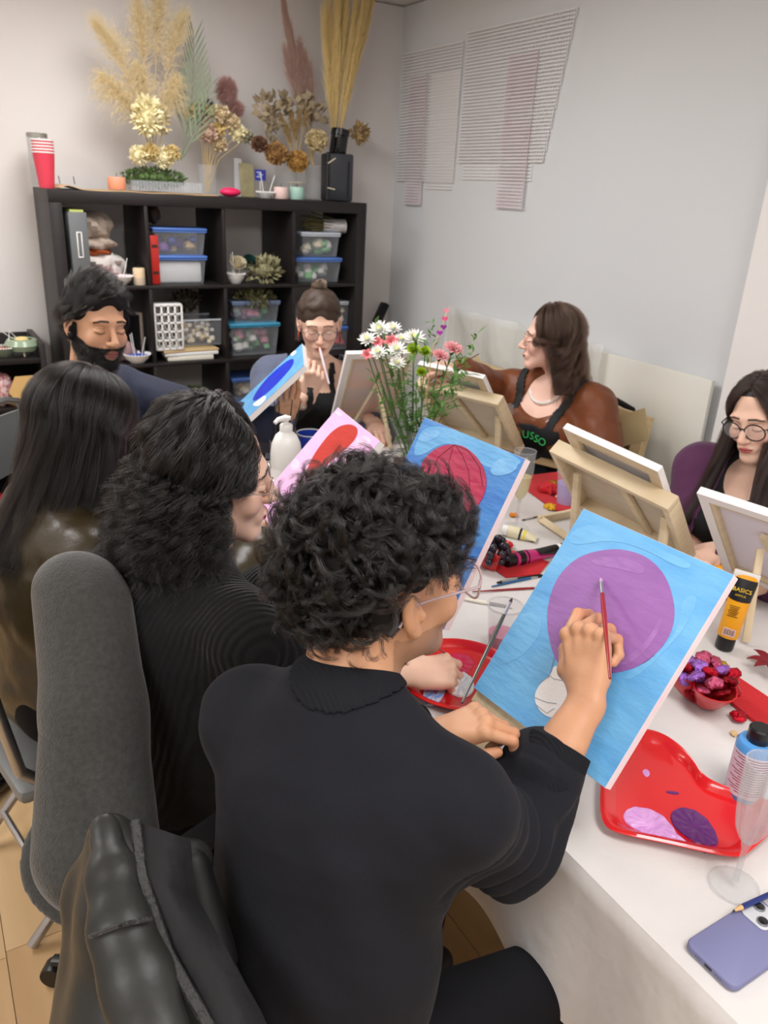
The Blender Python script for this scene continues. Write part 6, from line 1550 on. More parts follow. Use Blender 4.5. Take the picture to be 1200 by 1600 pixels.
# foliage sprays
rg = np.random.default_rng(21)
for si in range(12):
    a = si*2*math.pi/12+.3; base = V3(vx[0], vx[1], Z0); t = thing('foliage_spray', 'leafy green spray filling the bouquet below the flowers', 'foliage', base, group='green sprays of the bouquet')
    top = V3(.085*math.cos(a), .085*math.sin(a), .26+.05*math.sin(si*2.1)); P_ = [V3(.012*math.cos(a), .012*math.sin(a), .02), top*V3(.35, .35, .55), top]
    MB().tube(P_, .0016, 5).build('stem', m_st, t); lf = MB()
    for k in range(54):
        q = .24+.72*k/26; c_ = P_[1]+(P_[2]-P_[1])*((q-.5)*2) if q > .5 else P_[0]+(P_[1]-P_[0])*q*2
        d = unit(rg.normal(size=3)*V3(1, 1, .5)+unit(top)*.5); L_ = rg.uniform(.028, .058); sd = unit(np.cross(d, V3(0, 0, 1)))*L_*.13; o = len(lf.v)
        lf.v += [list(c_), list(c_+d*L_*.5+sd), list(c_+d*L_-V3(0, 0, .004)), list(c_+d*L_*.5-sd), list(c_+d*L_*.5+V3(0, 0, .002))]; lf.f += [[o, o+1, o+4], [o+1, o+2, o+4], [o+2, o+3, o+4], [o+3, o, o+4]]; lf.m += [0]*4
    lf.build('leaves', m_lf, t, smooth=False)['kind'] = 'stuff'
# ------------------------------------------------------------------ things in and on the cube shelf
def row(k): return ROWZ[k]
def xw(u, v, y=.12): return float(aty(u, v, y)[0])
rg = np.random.default_rng(31)
m_clear = mat('clear_box_plastic', rgb(200, 206, 214), .2, alpha=.20, spec=.7)
def bin_(label, u, v, z, w_, d, h, lid, fill, y=.15, rim=None, n=26, fr=.024, group=None, lidh=.012, flat=None):
    x = xw(u, v, y-d/2); t = thing('storage_box', label, 'box', (x, y, z), group=group); mb = MB(); tp = .90
    B = [(-w_/2*tp, -d/2*tp, 0), (w_/2*tp, -d/2*tp, 0), (w_/2*tp, d/2*tp, 0), (-w_/2*tp, d/2*tp, 0)]; T = [(p[0]/tp, p[1]/tp, h) for p in B]
    mb.add(B+T, [(0, 3, 2, 1), (0, 1, 5, 4), (1, 2, 6, 5), (2, 3, 7, 6), (3, 0, 4, 7)]).build('tub', m_clear, t, smooth=False)
    rm = MB()
    for q in (-1, 1): rm.box((0, q*(d/2), h-.003), (w_+.012, .006, .008)); rm.box((q*(w_/2), 0, h-.003), (.006, d, .008))
    rm.build('rim', lid if lid else mat('clear_rim', rgb(200, 206, 214), .3, alpha=.7), t, smooth=False)
    if lid: MB().box((0, 0, h+lidh/2), (w_+.016, d+.016, lidh), bev=.004).build('lid', lid, t)
    if fill:
        f_ = MB(); ms = []
        if flat: MB().box((0, 0, h*flat/2+.003), (w_*.86, d*.86, h*flat), bev=.01).build('filling', fill[0], t)
        else:
            for i in range(n):
                f_.mi = i % len(fill); r_ = fr*rg.uniform(.75, 1.15)
                f_.ball((rg.uniform(-1, 1)*(w_*.43-r_), rg.uniform(-1, 1)*(d*.43-r_), r_+rg.uniform(0, 1)*(h*.86-2*r_)), (r_, r_, r_*.9), 10, warp=lambda p: 1+.12*math.sin(7*p[0]+5*p[2])*math.cos(6*p[1]))
            o = f_.build('filling', fill, t); o['kind'] = 'stuff'
    return t
m_lidb = mat('blue_lid', rgb(88, 128, 206), .4); m_lidt = mat('teal_lid', rgb(72, 160, 200), .4); m_lidw = mat('frosted_lid', rgb(206, 214, 226), .35); m_lidn = mat('pale_blue_lid', rgb(130, 150, 190), .4)
F = lambda n, r, g, b: mat(n, rgb(r, g, b), .7)
f_blue, f_vio, f_tan, f_wht, f_pnk, f_grn, f_cor, f_crm, f_red = F('fill_navy', 50, 60, 140), F('fill_violet', 110, 70, 140), F('fill_tan', 190, 160, 110), F('fill_white', 226, 224, 220), F('fill_pink', 220, 150, 170), F('fill_green', 130, 190, 130), F('fill_coral', 214, 120, 110), F('fill_cream', 224, 214, 186), F('fill_red', 190, 50, 50)
z0, z1, z2, z3_ = [row(k)+.001 for k in range(4)]
bin_('clear box with blue lid full of navy and violet craft pieces', 283, 400, z0+.127, .235, .17, .105, m_lidb, [f_blue, f_vio, f_tan, f_blue])
bin_('clear box with blue lid full of white granules in the top row', 284, 440, z0, .235, .17, .112, m_lidb, [mat('white_granules', rgb(226, 226, 226), .8, bump=(220, .6))], flat=.84)
bin_('clear box with frosted lid and green ribbon, upper box in the top right cell', 501, 402, z0+.122, .205, .16, .105, m_lidw, [f_wht, f_crm, f_grn])
bin_('clear box with blue lid and a green piece, lower box in the top right cell', 498, 440, z0, .245, .17, .106, m_lidb, [f_wht, f_grn, f_wht])
bin_('open clear box of dried blossoms beside the white plastic rack', 316, 540, z1+.06, .22, .18, .125, None, [f_tan, f_crm, f_wht], n=60, fr=.014)
bin_('clear box of roses with pale blue lid, standing on the teal lidded box', 401, 505, z1+.155, .24, .17, .098, m_lidn, [f_pnk, f_grn, f_wht, f_pnk])
bin_('clear box with teal lid full of white, pink and green roses in the second row', 399, 555, z1, .255, .18, .145, m_lidt, [f_wht, f_pnk, f_grn, f_wht], n=34)
bin_('grey lidded clear box behind the woman with the bun', 524, 490, z1+.13, .18, .16, .11, m_lidw, [f_wht, f_crm])
bin_('clear box with blue lid and red pieces behind the woman with the bun', 524, 530, z1, .20, .16, .11, m_lidb, [f_red, f_cor])
bin_('clear box with blue lid of cream blossoms, upper of two in the third row', 396, 590, z2+.125, .22, .17, .10, m_lidb, [f_crm, f_tan, f_wht])
bin_('clear box with blue lid of cream blossoms, lower of two in the third row', 396, 625, z2, .23, .17, .105, m_lidb, [f_crm, f_tan, f_pnk])
# top-left cell: magazine file, cloths, cushions, bowl, candle
t = thing('magazine_file', 'upright grey magazine file with a white slot handle in the top left cell', 'file', (xw(121, 380, .02)+.0, .13, z0), .06)
MB().box((0, 0, .15), (.075, .25, .30), bev=.004).build('file_box', mat('grey_card', rgb(104, 108, 110), .55), t)
hn = MB(); [hn.box(c, d, bev=.002) for c, d in (((.0, -.126, .22), (.022, .004, .006)), ((0, -.126, .12), (.022, .004, .006)), ((-.009, -.126, .17), (.005, .004, .10)), ((.009, -.126, .17), (.005, .004, .10)))]; hn.build('slot_handle', m_wht, t)
MB().box((0, 0, .304), (.055, .23, .010)).build('papers', mat('lime_paper', rgb(190, 200, 110), .7), t)
def cloth_fold(name, label, cat, u, v, z, w_, d, h, m, seed, y=.16):
    o = MB().sheet(lambda a, b: (0, 0, 0), 1, 1)if 0 else None
    mb = MB(); x = xw(u, v, y-d/2)
    for k in range(max(2, int(h/.016))):
        zz = k*.016+.009; ph = seed+k*1.7
        mb.ball((.006*math.sin(ph), .006*math.cos(ph), zz), (w_/2*(1+.06*math.sin(ph*2)), d/2, .0125), 26, warp=lambda p: 1+.07*math.sin(5*p[0]+ph)+.04*math.sin(9*p[1]+ph*2))
    o = mb.build(name, m); o.location = (x, y, z); tag(o, label, cat); o['kind'] = 'thing'; return o
m_lin = mat('greige_linen', rgb(176, 160, 146), .9, bump=(18, .8)); m_whc = mat('white_cushion_cloth', rgb(216, 210, 204), .9, bump=(14, .5))
def pillow(name, label, cat, u, v, z, r, m, y=.16, seed=0):
    o = MB().ball((0, 0, 0), r, 26, warp=lambda p: 1+.10*math.sin(6*p[0]+4*p[2]+seed)+.05*math.sin(13*p[1]+7*p[0]+seed)).build(name, m); o.location = (xw(u, v, y-r[1]), y, z+r[2]*.93); return tag(o, label, cat)
pillow('folded_fabric', 'rumpled greige linen heaped at the top of the top left cell', 'fabric', 148, 360, z0+.175, (.095, .10, .065), m_lin, seed=1)
pillow('folded_fabric', 'folded grey linen layer under the rumpled linen', 'fabric', 152, 385, z0+.135, (.10, .10, .035), m_lin, seed=3)
pillow('folded_fabric', 'rust orange cloth folded between linen and white cushions', 'fabric', 150, 392, z0+.118, (.085, .09, .018), mat('rust_cloth', rgb(176, 84, 40), .9, bump=(20, .6)), seed=5)
pillow('cushion', 'white rolled cushion in the top left cell', 'cushion', 155, 412, z0+.055, (.11, .10, .040), m_whc, seed=2)
pillow('cushion', 'white puffy cushion at the bottom right of the top left cell', 'cushion', 178, 425, z0, (.075, .10, .062), m_whc, .2, seed=7)
pillow('foliage_clump', 'dark dried foliage at the top left of the second cell', 'foliage', 243, 352, z0+.26, (.035, .05, .045), F('dark_foliage', 50, 36, 28), .12, 4)
def bowl_sticks(label, x, y, z, r, h, m, fillm, ns, lean=.3, cat='bowl', foot=0):
    t = thing('bowl', label, cat, (x, y, z)); MB().lathe([(r*.5, 0), (r*.55, .004), (r*.85, h*.5), (r, h), (r*.94, h), (r*.8, h*.55), (r*.45, .008), (0, .008)], 30).build('shell', m, t)
    rb = MB()
    for i in range(26): a = 2*math.pi*i/26; rb.ball((r*.98*math.cos(a), r*.98*math.sin(a), h), .0042, 6)
    rb.build('beaded_rim', m_wht, t)['kind'] = 'stuff'
    MB().lathe([(r*.86, h*.80), (r*.5, h*.86), (0, h*.88)], 24).build('filling', fillm, t)
    for i in range(ns): a = i*2.1; MB().tube([(r*.3*math.cos(a), r*.2*math.sin(a), h*.5), (r*(.4+lean)*math.cos(a), r*.3*math.sin(a), h+.075+.012*(i % 3))], .0018, 6).build('stick', m_wht, t)
    return t
bowl_sticks('white beaded bowl of pink candle wax with sticks in the top left cell', xw(187, 437, .03), .05, z0, .062, .038, m_wht, f_pnk, 5)
bowl_sticks('white beaded bowl of blue wax on the second row beside the bearded man', xw(216, 560, .03), .05, z1, .062, .040, m_wht, mat('blue_wax', rgb(60, 90, 190), .5), 3)
bowl_sticks('small white bowl with sticks beside the rose bouquet', xw(369, 440, .05), .06, z0, .048, .045, m_wht, f_crm, 3)
def candle(label, x, y, z, r, h, m, holder=None, wick=True, name='candle'):
    t = thing(name, label, 'candle', (x, y, z)); MB().lathe([(r*.92, 0), (r, .004), (r, h*.93), (r*.93, h), (r*.5, h*.985), (0, h*.98)], 26).build('wax', m, t)
    if holder: MB().lathe([(r*1.08, 0), (r*1.10, .003), (r*1.10, h*.45), (r*1.04, h*.45)], 26).build('holder', holder, t)
    if wick: MB().tube([(0, 0, h*.97), (.002, 0, h+.016)], .0013, 5).build('wick', mat('wick', rgb(60, 50, 40), .8), t)
candle('cream candle in a clear holder right of the pink wax bowl', xw(219, 443, .03), .04, z0, .026, .072, mat('cream_wax', rgb(232, 206, 170), .5, sss=.2), m_clear)
t = thing('book', 'red spiral bound book standing in the second cell of the top row', 'book', (xw(246, 440, .04), .14, z0)); MB().box((0, 0, .105), (.036, .17, .21), bev=.002).build('cover', mat('red_cloth_cover', rgb(196, 44, 34), .5), t)
for zz in (.05, .165): MB().box((.0, -.0862, zz), (.026, .001, .012)).build('spine_label', mat('dark_label', rgb(60, 40, 36), .6), t, smooth=False)
t = thing('photo_album', 'white paged spiral album left of the red book', 'book', (xw(236, 440, .04), .14, z0)); MB().box((0, 0, .10), (.014, .17, .19)).build('pages', mat('page_white', rgb(226, 220, 214), .8), t, smooth=False)
sp = MB(); [sp.tube([(.004+.004*math.cos(a), -.087+.004*math.sin(a), .02+i*.011) for a in np.linspace(0, 6.28, 8)], .0008, 5) for i in range(16)]; sp.build('spiral', m_blkp, t)['kind'] = 'stuff'
# bouquet of roses, third cell
def rose(t, c, r, m, n=3):
    for k in range(n):
        q = r*(1-.27*k); MB().sheet(lambda u, v: (c[0]+q*math.cos(2*math.pi*u+k)*(.55+.45*v)*(1+.06*math.sin(10*math.pi*u+k)), c[1]+q*math.sin(2*math.pi*u+k)*(.55+.45*v)*.8, c[2]-r*.5+r*(.9+.25*k)*v), 24, 5, .0006).build('petal_ring', m, t)
    MB().ball(c, (r*.32, r*.3, r*.5), 10).build('bud', m, t)
def rose_facing(label, p, r, m):
    t = thing('rose', label, 'rose', p, rot=axes((1, 0, 0), (0, .55, .83), (0, -.83, .55))); rose(t, (0, 0, 0), r, m, 4); return t
m_cr = mat('cream_rose', rgb(226, 216, 188), .7); m_tl = mat('teal_rose', rgb(24, 70, 66), .7)
xq = lambda u, v, y: tuple(aty(u, v, y))
rose_facing('cream fabric rose at the left of the dried bouquet on the shelf', xq(371, 412, .06), .042, m_cr); rose_facing('dark teal fabric rose in the middle of the dried bouquet', xq(389, 408, .07), .036, m_tl); rose_facing('cream fabric rose at the right of the dried bouquet', xq(403, 410, .08), .034, m_cr)
def spray_clump(name, label, cat, c, r, n, m, L=.03, seed=1, aim=V3(0, 0, .4), wid=.25, kind=None, group=None):
    """a mass of small dried leaves or petals around c"""
    g_ = np.random.default_rng(seed); mb = MB(); r = V3(*r) if hasattr(r, '__len__') else V3(r, r, r)
    for i in range(n):
        d = unit(g_.normal(size=3)); p = d*r*g_.uniform(.55, 1)**.5; dd = unit(d+aim+g_.normal(0, .35, 3)); sd = unit(np.cross(dd, g_.normal(size=3)))*L*wid; l_ = L*g_.uniform(.6, 1.2); o = len(mb.v)
        mb.v += [list(p), list(p+dd*l_*.5+sd), list(p+dd*l_), list(p+dd*l_*.5-sd)]; mb.f += [[o, o+1, o+2, o+3]]; mb.m += [0]
    mb.ball((0, 0, 0), r*.7, 12)
    o = mb.build(name, m, smooth=False); o.location = [float(q) for q in c]; tag(o, label, cat, group); return o
spray_clump('dried_foliage', 'dried white and green sprigs spilling right of the fabric roses', 'foliage', xq(412, 422, .07), (.075, .05, .05), 170, F('sage_dry', 150, 146, 110), .04, 3)
spray_clump('dried_foliage', 'dried greenery heaped on the pale blue lid in the second row', 'foliage', xq(398, 465, .10), (.10, .06, .030), 240, F('olive_dry', 120, 118, 84), .035, 5)
spray_clump('dried_foliage', 'dried brownish sprigs stuck in the back of the second row box cell', 'foliage', xq(290, 470, .2), (.06, .05, .04), 120, F('brown_dry', 70, 66, 52), .035, 6)
t = thing('wrapped_bouquet', 'dried sprig roll wrapped in silvery paper on the top right box', 'bouquet', (xw(515, 365, .1), .10, z0+.122+.105+.012+.030), -.15)
MB().lathe([(.034, -.06), (.030, .06), (.027, .06), (.031, -.058)], 24, (0.02, 0, 0), rotm((0, 1, 0), -math.pi/2), closed=True).build('paper_wrap', mat('silver_paper', rgb(206, 206, 208), .3, metal=.3, bump=(40, .6)), t)
spray = MB()
for i in range(60):
    a = rg.uniform(0, 6.28); q = rg.uniform(0, .026); L_ = rg.uniform(.10, .17); spray.tube([(.06, q*math.cos(a), q*math.sin(a)), (-L_+.02, q*2.2*math.cos(a), q*2.2*math.sin(a)+.006)], [.0012, .0026], 4)
spray.build('sprigs', F('olive_sprig', 104, 98, 62), t)['kind'] = 'stuff'
# second row: white plastic rack, papers
t = thing('plastic_rack', 'white slotted plastic rack standing before the box of dried blossoms', 'rack', (xw(265, 525, .02), .055, z1+.052))
mb = MB(); Wr_, Hr_, Dr_ = .125, .215, .07
for q in (-1, 1):
    for i in range(5): mb.box((-Wr_/2+i*Wr_/4, q*Dr_/2, Hr_/2), (.009, .004, Hr_-.012), bev=.001)
    for j in range(6): mb.box((0, q*Dr_/2, .008+j*(Hr_-.016)/5), (Wr_, .004, .009), bev=.001)
for q in (-1, 1):
    for j in range(6): mb.box((q*Wr_/2, 0, .008+j*(Hr_-.016)/5), (.004, Dr_, .009))
mb.build('lattice', m_wht, t); MB().box((0, 0, .004), (Wr_, Dr_, .006)).build('rack_base', m_wht, t); MB().box((0, 0, Hr_-.002), (Wr_, Dr_, .005), bev=.002).build('rack_top', m_wht, t)
for i, (u, v, zz, w_, h, c_, lb_) in enumerate(((300, 545, z1, .22, .022, rgb(230, 226, 212), 'cream pad at the bottom of the paper stack'), (297, 538, z1+.023, .26, .016, rgb(236, 236, 236), 'white sheets in the middle of the paper stack'), (292, 532, z1+.040, .27, .011, rgb(206, 178, 130), 'tan board on top of the paper stack under the rack'))):
    tag(MB().box((xw(u, v, .02)+.01*i, .15, zz+h/2), (w_, .25, h-.001), rotm((0, 0, 1), .04*(i-1)), bev=.001).build('paper_stack', mat('paper_%d' % i, c_, .7)), lb_, 'paper')
t = thing('picture_frame', 'dark picture frame with pale edge behind the blue wax bowl', 'picture frame', (xw(205, 520, .14), .16, z1), .5); MB().box((0, 0, .11), (.012, .17, .22), bev=.002).build('frame', mat('kraft_edge', rgb(120, 108, 98), .6), t); MB().box((-.0065, 0, .11), (.002, .15, .20)).build('print', m_blkp, t, smooth=False)
pillow('shell_pile', 'greyish pink shell ornament behind the blue wax bowl', 'ornament', 200, 548, z1, (.045, .03, .045), F('shell_pink', 150, 120, 116), .10, 3)
# third row: film tray with moss
t = thing('craft_tray', 'cream tray with moss and clear film in the third row', 'tray', (xw(312, 612, .05), .13, z2)); MB().box((0, 0, .008), (.26, .22, .014), bev=.003).build('tray_board', mat('cream_board2', rgb(216, 208, 178), .6), t)
MB().sheet(lambda u, v: (-.15+.28*u, -.12+.24*v, .03+.018*math.sin(9*u+2)*math.cos(7*v)+.008*math.sin(23*u+11*v)), 24, 18, .0006).build('film', m_pl, t)
spray_clump('moss_piece', 'green moss piece lying on the craft tray in the third row', 'moss', xq(305, 612, .08), (.06, .04, .022), 220, F('moss_green', 74, 92, 44), .018, 8)
# ------------------------------------------------------------------ top of the shelf
TZP = TOPZ+.001
def topx(u, v, y=.2): return float(aty(u, v, y)[0])
x_ = topx(64, 262, .22); t = thing('glass_jar', 'tall clear glass jar standing behind the red paper cups', 'jar', (x_, .24, TZP)); MB().lathe([(.040, 0), (.043, .005), (.043, .19), (.038, .20), (.040, .205), (.037, .205), (.035, .20), (.040, .19), (.040, .008), (0, .007)], 30).build('wall', m_glass2, t); MB().lathe([(.042, .195), (.042, .210), (.039, .212), (0, .212)], 26).build('lid', mat('brushed_lid', rgb(150, 150, 140), .4, metal=.5), t)
x_ = topx(72, 262, .10); m_cup = mat('coral_red_card', rgb(214, 62, 84), .5); t0 = None
for k in range(5):
    if t0 is None:
        t0 = thing('paper_cup', 'coral red paper cup, lowest of the stack at the left end of the shelf top', 'cup', (x_, .13, TZP), group='stacked coral red paper cups')
        MB().lathe([(.030, 0), (.043, .135), (.0415, .135), (.0285, .004), (0, .003)], 30).build('wall', m_cup, t0); MB().lathe([(.0425, .133), (.0448, .134), (.0448, .138), (.0425, .139)], 30, closed=True).build('rolled_rim', m_wht, t0); c_ = t0
    else: c_ = copy_tree(t0); c_.location.z = TZP+k*.0115; c_['label'] = 'coral red paper cup in the left end stack, %s' % ('second from the bottom', 'middle one of five', 'second from the top', 'topmost with the open rim')[k-1]
t = thing('cardboard_sheet', 'thin tan cardboard sheet lying along the shelf top with a lifted left end', 'cardboard', (0, 0, TZP))
xa, xb = topx(92, 290, .02), topx(340, 306, .02)
MB().sheet(lambda u, v: (xa+(xb-xa)*u, .0+.30*v, .003+.022*max(0, 1-u*7)*math.sin(3*max(0, 1-u*7))+.001*math.sin(20*u)), 40, 6, .003).build('sheet', mat('tan_cardboard', rgb(196, 164, 124), .7), t)
for (u, v) in ((94, 285), (117, 283)): MB().tube([(topx(u, 290, .1), .1, .02), (topx(u, 290, .1)-.003, .1, .05)], .0018, 6).build('wire_end', m_blkp, t)
bz = TZP+.0075
candle('small round salmon candle pot left of the mossy tray', topx(183, 283, .06), .07, bz, .037, .050, mat('salmon_wax', rgb(224, 150, 118), .5, sss=.2))
# moss tray
xa = topx(254, 285, .12); t = thing('moss_tray', 'clear plastic tray full of green moss with dried yellow blooms', 'tray', (xa+.0, .13, bz)); w_, d, h = .31, .17, .042
mb = MB(); [mb.box(c, s_) for c, s_ in (((0, -d/2, h/2), (w_, .002, h)), ((0, d/2, h/2), (w_, .002, h)), ((-w_/2, 0, h/2), (.002, d, h)), ((w_/2, 0, h/2), (.002, d, h)), ((0, 0, .001), (w_, d, .002)))]; mb.build('tray_wall', m_clear, t, smooth=False)
for i in range(22): MB().box((-w_/2+.012+i*.0138, -d/2-.0015, h/2), (.004, .002, h*.9)).build('tray_rib', m_glass2, t, smooth=False)
mc = np.array([xa-.035, .13, bz+.052]); spray_clump('moss', 'mound of green moss in the clear tray', 'moss', mc, (.145, .075, .040), 900, F('moss_green2', 84, 108, 60), .016, 12, wid=.35)
def bloom(name, label, c, r, m, n=120, L=.030, seed=1, group=None, wid=.22, sq=(1, .8, .85)):
    return spray_clump(name, label, 'dried flower', c, (r*sq[0]*.75, r*sq[1]*.75, r*sq[2]*.75), n, m, L, seed, V3(0, -.3, .2), wid, group=group)
m_by = mat('butter_dried', rgb(246, 238, 200), .8, spec=.1, noise=(40, .6, rgb(240, 226, 176))); m_bo = mat('ochre_dried', rgb(220, 196, 136), .9, spec=.1)
yf = .09
for i, (u, v, r, m, lb_) in enumerate(((218, 242, .040, m_by, 'butter yellow dried bloom at the left of the moss mound'), (234, 238, .034, m_bo, 'round ochre dried bloom between the yellow ones on the moss'), (256, 246, .046, m_by, 'large butter yellow dried bloom at the right of the moss mound'), (268, 240, .032, m_bo, 'ochre dried bloom at the far right of the moss mound'))):
    bloom('dried_bloom', lb_, aty(u, v, yf), r*1.15, m, 300, .020, i)
# pampas bouquet in the moss
m_pam = mat('pampas_straw', rgb(224, 204, 160), .8, spec=.1); m_pam2 = mat('pampas_gold', rgb(240, 214, 150), .8, spec=.1); m_pam3 = mat('pampas_mauve', rgb(190, 158, 146), .8, spec=.1); m_straw = mat('straw_stem', rgb(200, 174, 116), .7)
class B0: pass
def plume(label, base, tip, ln, n, wid, m, arch=0, curl=.03, seed=1, sr=.00045, name='pampas_stem', group=None, droop=.02, side=0):
    base = np.asarray(base, float); tip = np.asarray(tip, float); t = thing(name, label, 'dried grass', base, group=group); g_ = np.random.default_rng(seed)
    d = tip-base; L = np.linalg.norm(d); K = 12; q = np.linspace(0, 1, K); bend = np.outer(q**3, V3(side, 0, -abs(side)*.6))
    ax_ = np.outer(q, d)+bend; MB().tube(list(ax_), [.0022*(1-.6*z) for z in q], 6).build('stem', m_straw, t)
    s0 = 1-ln/L; k = 8; tt = np.linspace(0, 1, k); a = g_.uniform(s0, 1, n); a = 1-(1-a)*g_.uniform(.4, 1, n)
    P0 = np.stack([np.interp(a, q, ax_[:, i]) for i in range(3)], 1); pos = (a-s0)/(1-s0+1e-9)
    env = np.sin(np.clip(pos, 0, 1)*2.2+.75)
    rd = g_.normal(size=(n, 3)); rd -= np.outer(rd@unit(d), unit(d)); rd /= np.linalg.norm(rd, axis=1, keepdims=True)
    W = P0[:, None]+unit(d)[None, None]*(tt*ln*.28)[None, :, None]+rd[:, None]*(wid*env[:, None]*(tt**.8)*g_.uniform(.5, 1.1, (n, 1)))[..., None]
    W[..., 2] -= droop*tt**2*g_.uniform(.2, 1.4, (n, 1)); W += np.cumsum(g_.normal(0, curl*.08, W.shape), 1)
    strands('plume', W, sr, m, t, (0, 0, 0), tip=.5); return t
pb_ = aty(240, 235, .11); yy = .11
for i, (u, v, ln, wid, sd, lb_) in enumerate(((188, 22, .26, .055, -.10, 'tall pampas stem arching to the left above the moss tray'), (222, 8, .24, .045, -.02, 'tall pampas stem second from the left above the moss tray'), (248, -12, .24, .05, .0, 'tallest pampas stem running out of the top above the moss tray'), (268, 14, .24, .045, .05, 'pampas stem right of the tallest one above the moss tray'), (178, 110, .20, .075, -.05, 'fluffy low pampas plume on the left above the yellow globe'), (215, 105, .18, .07, 0, 'fluffy low pampas plume in the middle above the yellow globe'), (268, 118, .17, .05, .02, 'wispy low pampas plume beside the palm leaf'))):
    plume(lb_, (pb_[0]+.006*(i-3), yy, pb_[2]-.02), aty(u, v, yy+.01*(i % 3)), ln*1.1, 620, wid*1.5, m_pam, side=sd, seed=40+i, droop=.04 if i < 4 else .07, curl=.07, group='pampas stems above the moss tray')
bloom('dried_bloom', 'shaggy butter yellow globe half way up the pampas stems', aty(231, 182, .07), .075, m_by, 520, .032, 9, sq=(.9, .75, 1.15)); bloom('dried_bloom', 'narrow pale dried bloom right of the shaggy yellow globe', aty(254, 188, .11), .045, mat('pale_straw_bloom', rgb(222, 206, 160), .8), 110, .03, 10, sq=(.45, .5, 1.4))
def palm(label, base, tip, n, L, m, bow=V3(0, 0, 0), name='palm_leaf', seed=0, wd=.10, cat='palm leaf'):
    base = np.asarray(base, float); tip = np.asarray(tip, float); t = thing(name, label, cat, base); d = tip-base; g_ = random.Random(seed)
    pt = lambda q: d*q+bow*math.sin(q*math.pi); MB().tube([pt(q/10) for q in range(11)], [.004*(1-.07*q) for q in range(11)], 6).build('rib', m, t)
    vd = unit(base-CAM_P); sdv = unit(np.cross(unit(d), vd))
    for k in range(n):
        q = .16+.82*k/n; s_ = 1 if k % 2 else -1; a = .50-.18*q; l_ = L*(1.15-.75*q)*(.7+.5*min(1, q*4)); dd = unit(d)*math.cos(a)+sdv*s_*math.sin(a); nn = unit(np.cross(dd, sdv)); wv = unit(np.cross(dd, vd))*l_*wd*.5; c_ = pt(q)
        MB().sheet(lambda u, v: c_+dd*l_*u+wv*(2*v-1)*math.sin(math.pi*min(.08+u*.92, 1))+vd*(.012*u*u*g_.uniform(.9, 1)), 7, 2, .0004).build('leaflet', m, t)
palm('tall dried green palm leaf standing behind the moss tray', aty(283, 250, .14), aty(302, 44, .15), 24, .17, mat('sage_palm', rgb(112, 128, 100), .6, noise=(10, .5, rgb(134, 142, 112))), V3(.02, 0, 0), seed=2, wd=.065)
palm('shorter dried palm leaf leaning right behind the moss tray', aty(286, 245, .11), aty(330, 120, .12), 14, .12, mat('sage_palm', rgb(112, 128, 100), .6), V3(.02, 0, 0), seed=3, wd=.07)
# vase with straw flowers
def clear_vase(label, x, y, r, h, z=TZP, name='glass_vase', m=m_glass):
    t = thing(name, label, 'vase', (x, y, z)); MB().lathe([(r*.92, 0), (r, .004), (r*.96, h*.5), (r*1.03, h), (r*.98, h), (r*.91, h*.5), (r*.93, .008), (0, .007)], 32).build('wall', m, t); return t
xv = topx(326, 285, .16); clear_vase('clear glass vase of straw flowers right of the moss tray', xv, .18, .045, .13)
st = MB(); vz = V3(xv, .18, TZP)
heads = [(312, 168, .030, m_bo), (330, 172, .03, m_by), (318, 185, .036, mat('blush_dried', rgb(216, 184, 164), .8)), (345, 178, .038, mat('cream_dried', rgb(222, 202, 164), .8)), (360, 190, .038, mat('cream_dried', rgb(222, 202, 164), .8)), (372, 208, .040, m_by), (325, 208, .042, mat('blush_dried', rgb(216, 184, 164), .8)), (341, 202, .030, m_bo), (343, 225, .034, mat('cream_dried', rgb(222, 202, 164), .8)), (300, 178, .03, m_bo), (386, 214, .026, mat('dusty_sage', rgb(170, 164, 140), .8))]
nm = ['ochre', 'butter', 'blush', 'cream', 'cream', 'butter', 'blush', 'ochre', 'cream', 'ochre', 'sage']
ps = ['behind the palm leaf tip', 'above the blush one', 'below the top of the cluster', 'in the upper right of the cluster', 'on the right arm of the cluster', 'at the right end of the cluster', 'largest, low in the cluster', 'between two blush and cream ones', 'lowest in the cluster', 'leftmost behind the palm leaf', 'last at the tip of the right arm']
for i, ((u, v, r, m), a, b) in enumerate(zip(heads, nm, ps)):
    p = aty(u, v, .16+.01*(i % 3)); _o = bloom('straw_flower', '%s dried straw flower %s' % (a, b), p, r*1.15, m, 170, .018, 60+i, group='straw flowers in the clear vase', wid=.4)
    q0 = vz-p; MB().tube([q0+V3(.008*(i % 3-1), .006*(i % 2), .012), q0+(p-vz)*V3(.3, .3, .6), (0, 0, 0)], .0015, 5).build('stalk', m_straw, _o)
bloom('purple_bloom', 'tiny purple dried bloom above the straw flowers', aty(328, 160, .15), .016, F('purple_dry', 92, 44, 110), 50, .012, 5)
def puff(label, c, r, m, n=2600, seed=1, sr=.0006, name='bunny_tail'):
    g_ = np.random.default_rng(seed); t = thing(name, label, 'dried flower', c); d = g_.normal(size=(n, 3)); d /= np.linalg.norm(d, axis=1, keepdims=True); r = np.array(r); k = np.linspace(0, 1, 5)
    W = d[:, None]*r*(.35+.65*k)[None, :, None]*g_.uniform(.8, 1.1, (n, 1, 1))+np.cumsum(g_.normal(0, .0016, (n, 5, 3)), 1); MB().ball((0, 0, 0), r*.55, 12).build('core', m, t); strands('fluff', W, sr, m, t, (0, 0, 0), tip=.5)
m_mv = F('dusty_mauve', 178, 136, 130)
puff('upper fluffy dusty mauve plume behind the straw flowers', aty(354, 142, .20), (.052, .05, .062), m_mv); puff('lower fluffy dusty mauve plume behind the straw flowers', aty(368, 170, .20), (.042, .04, .04), m_mv, 1500, 2)
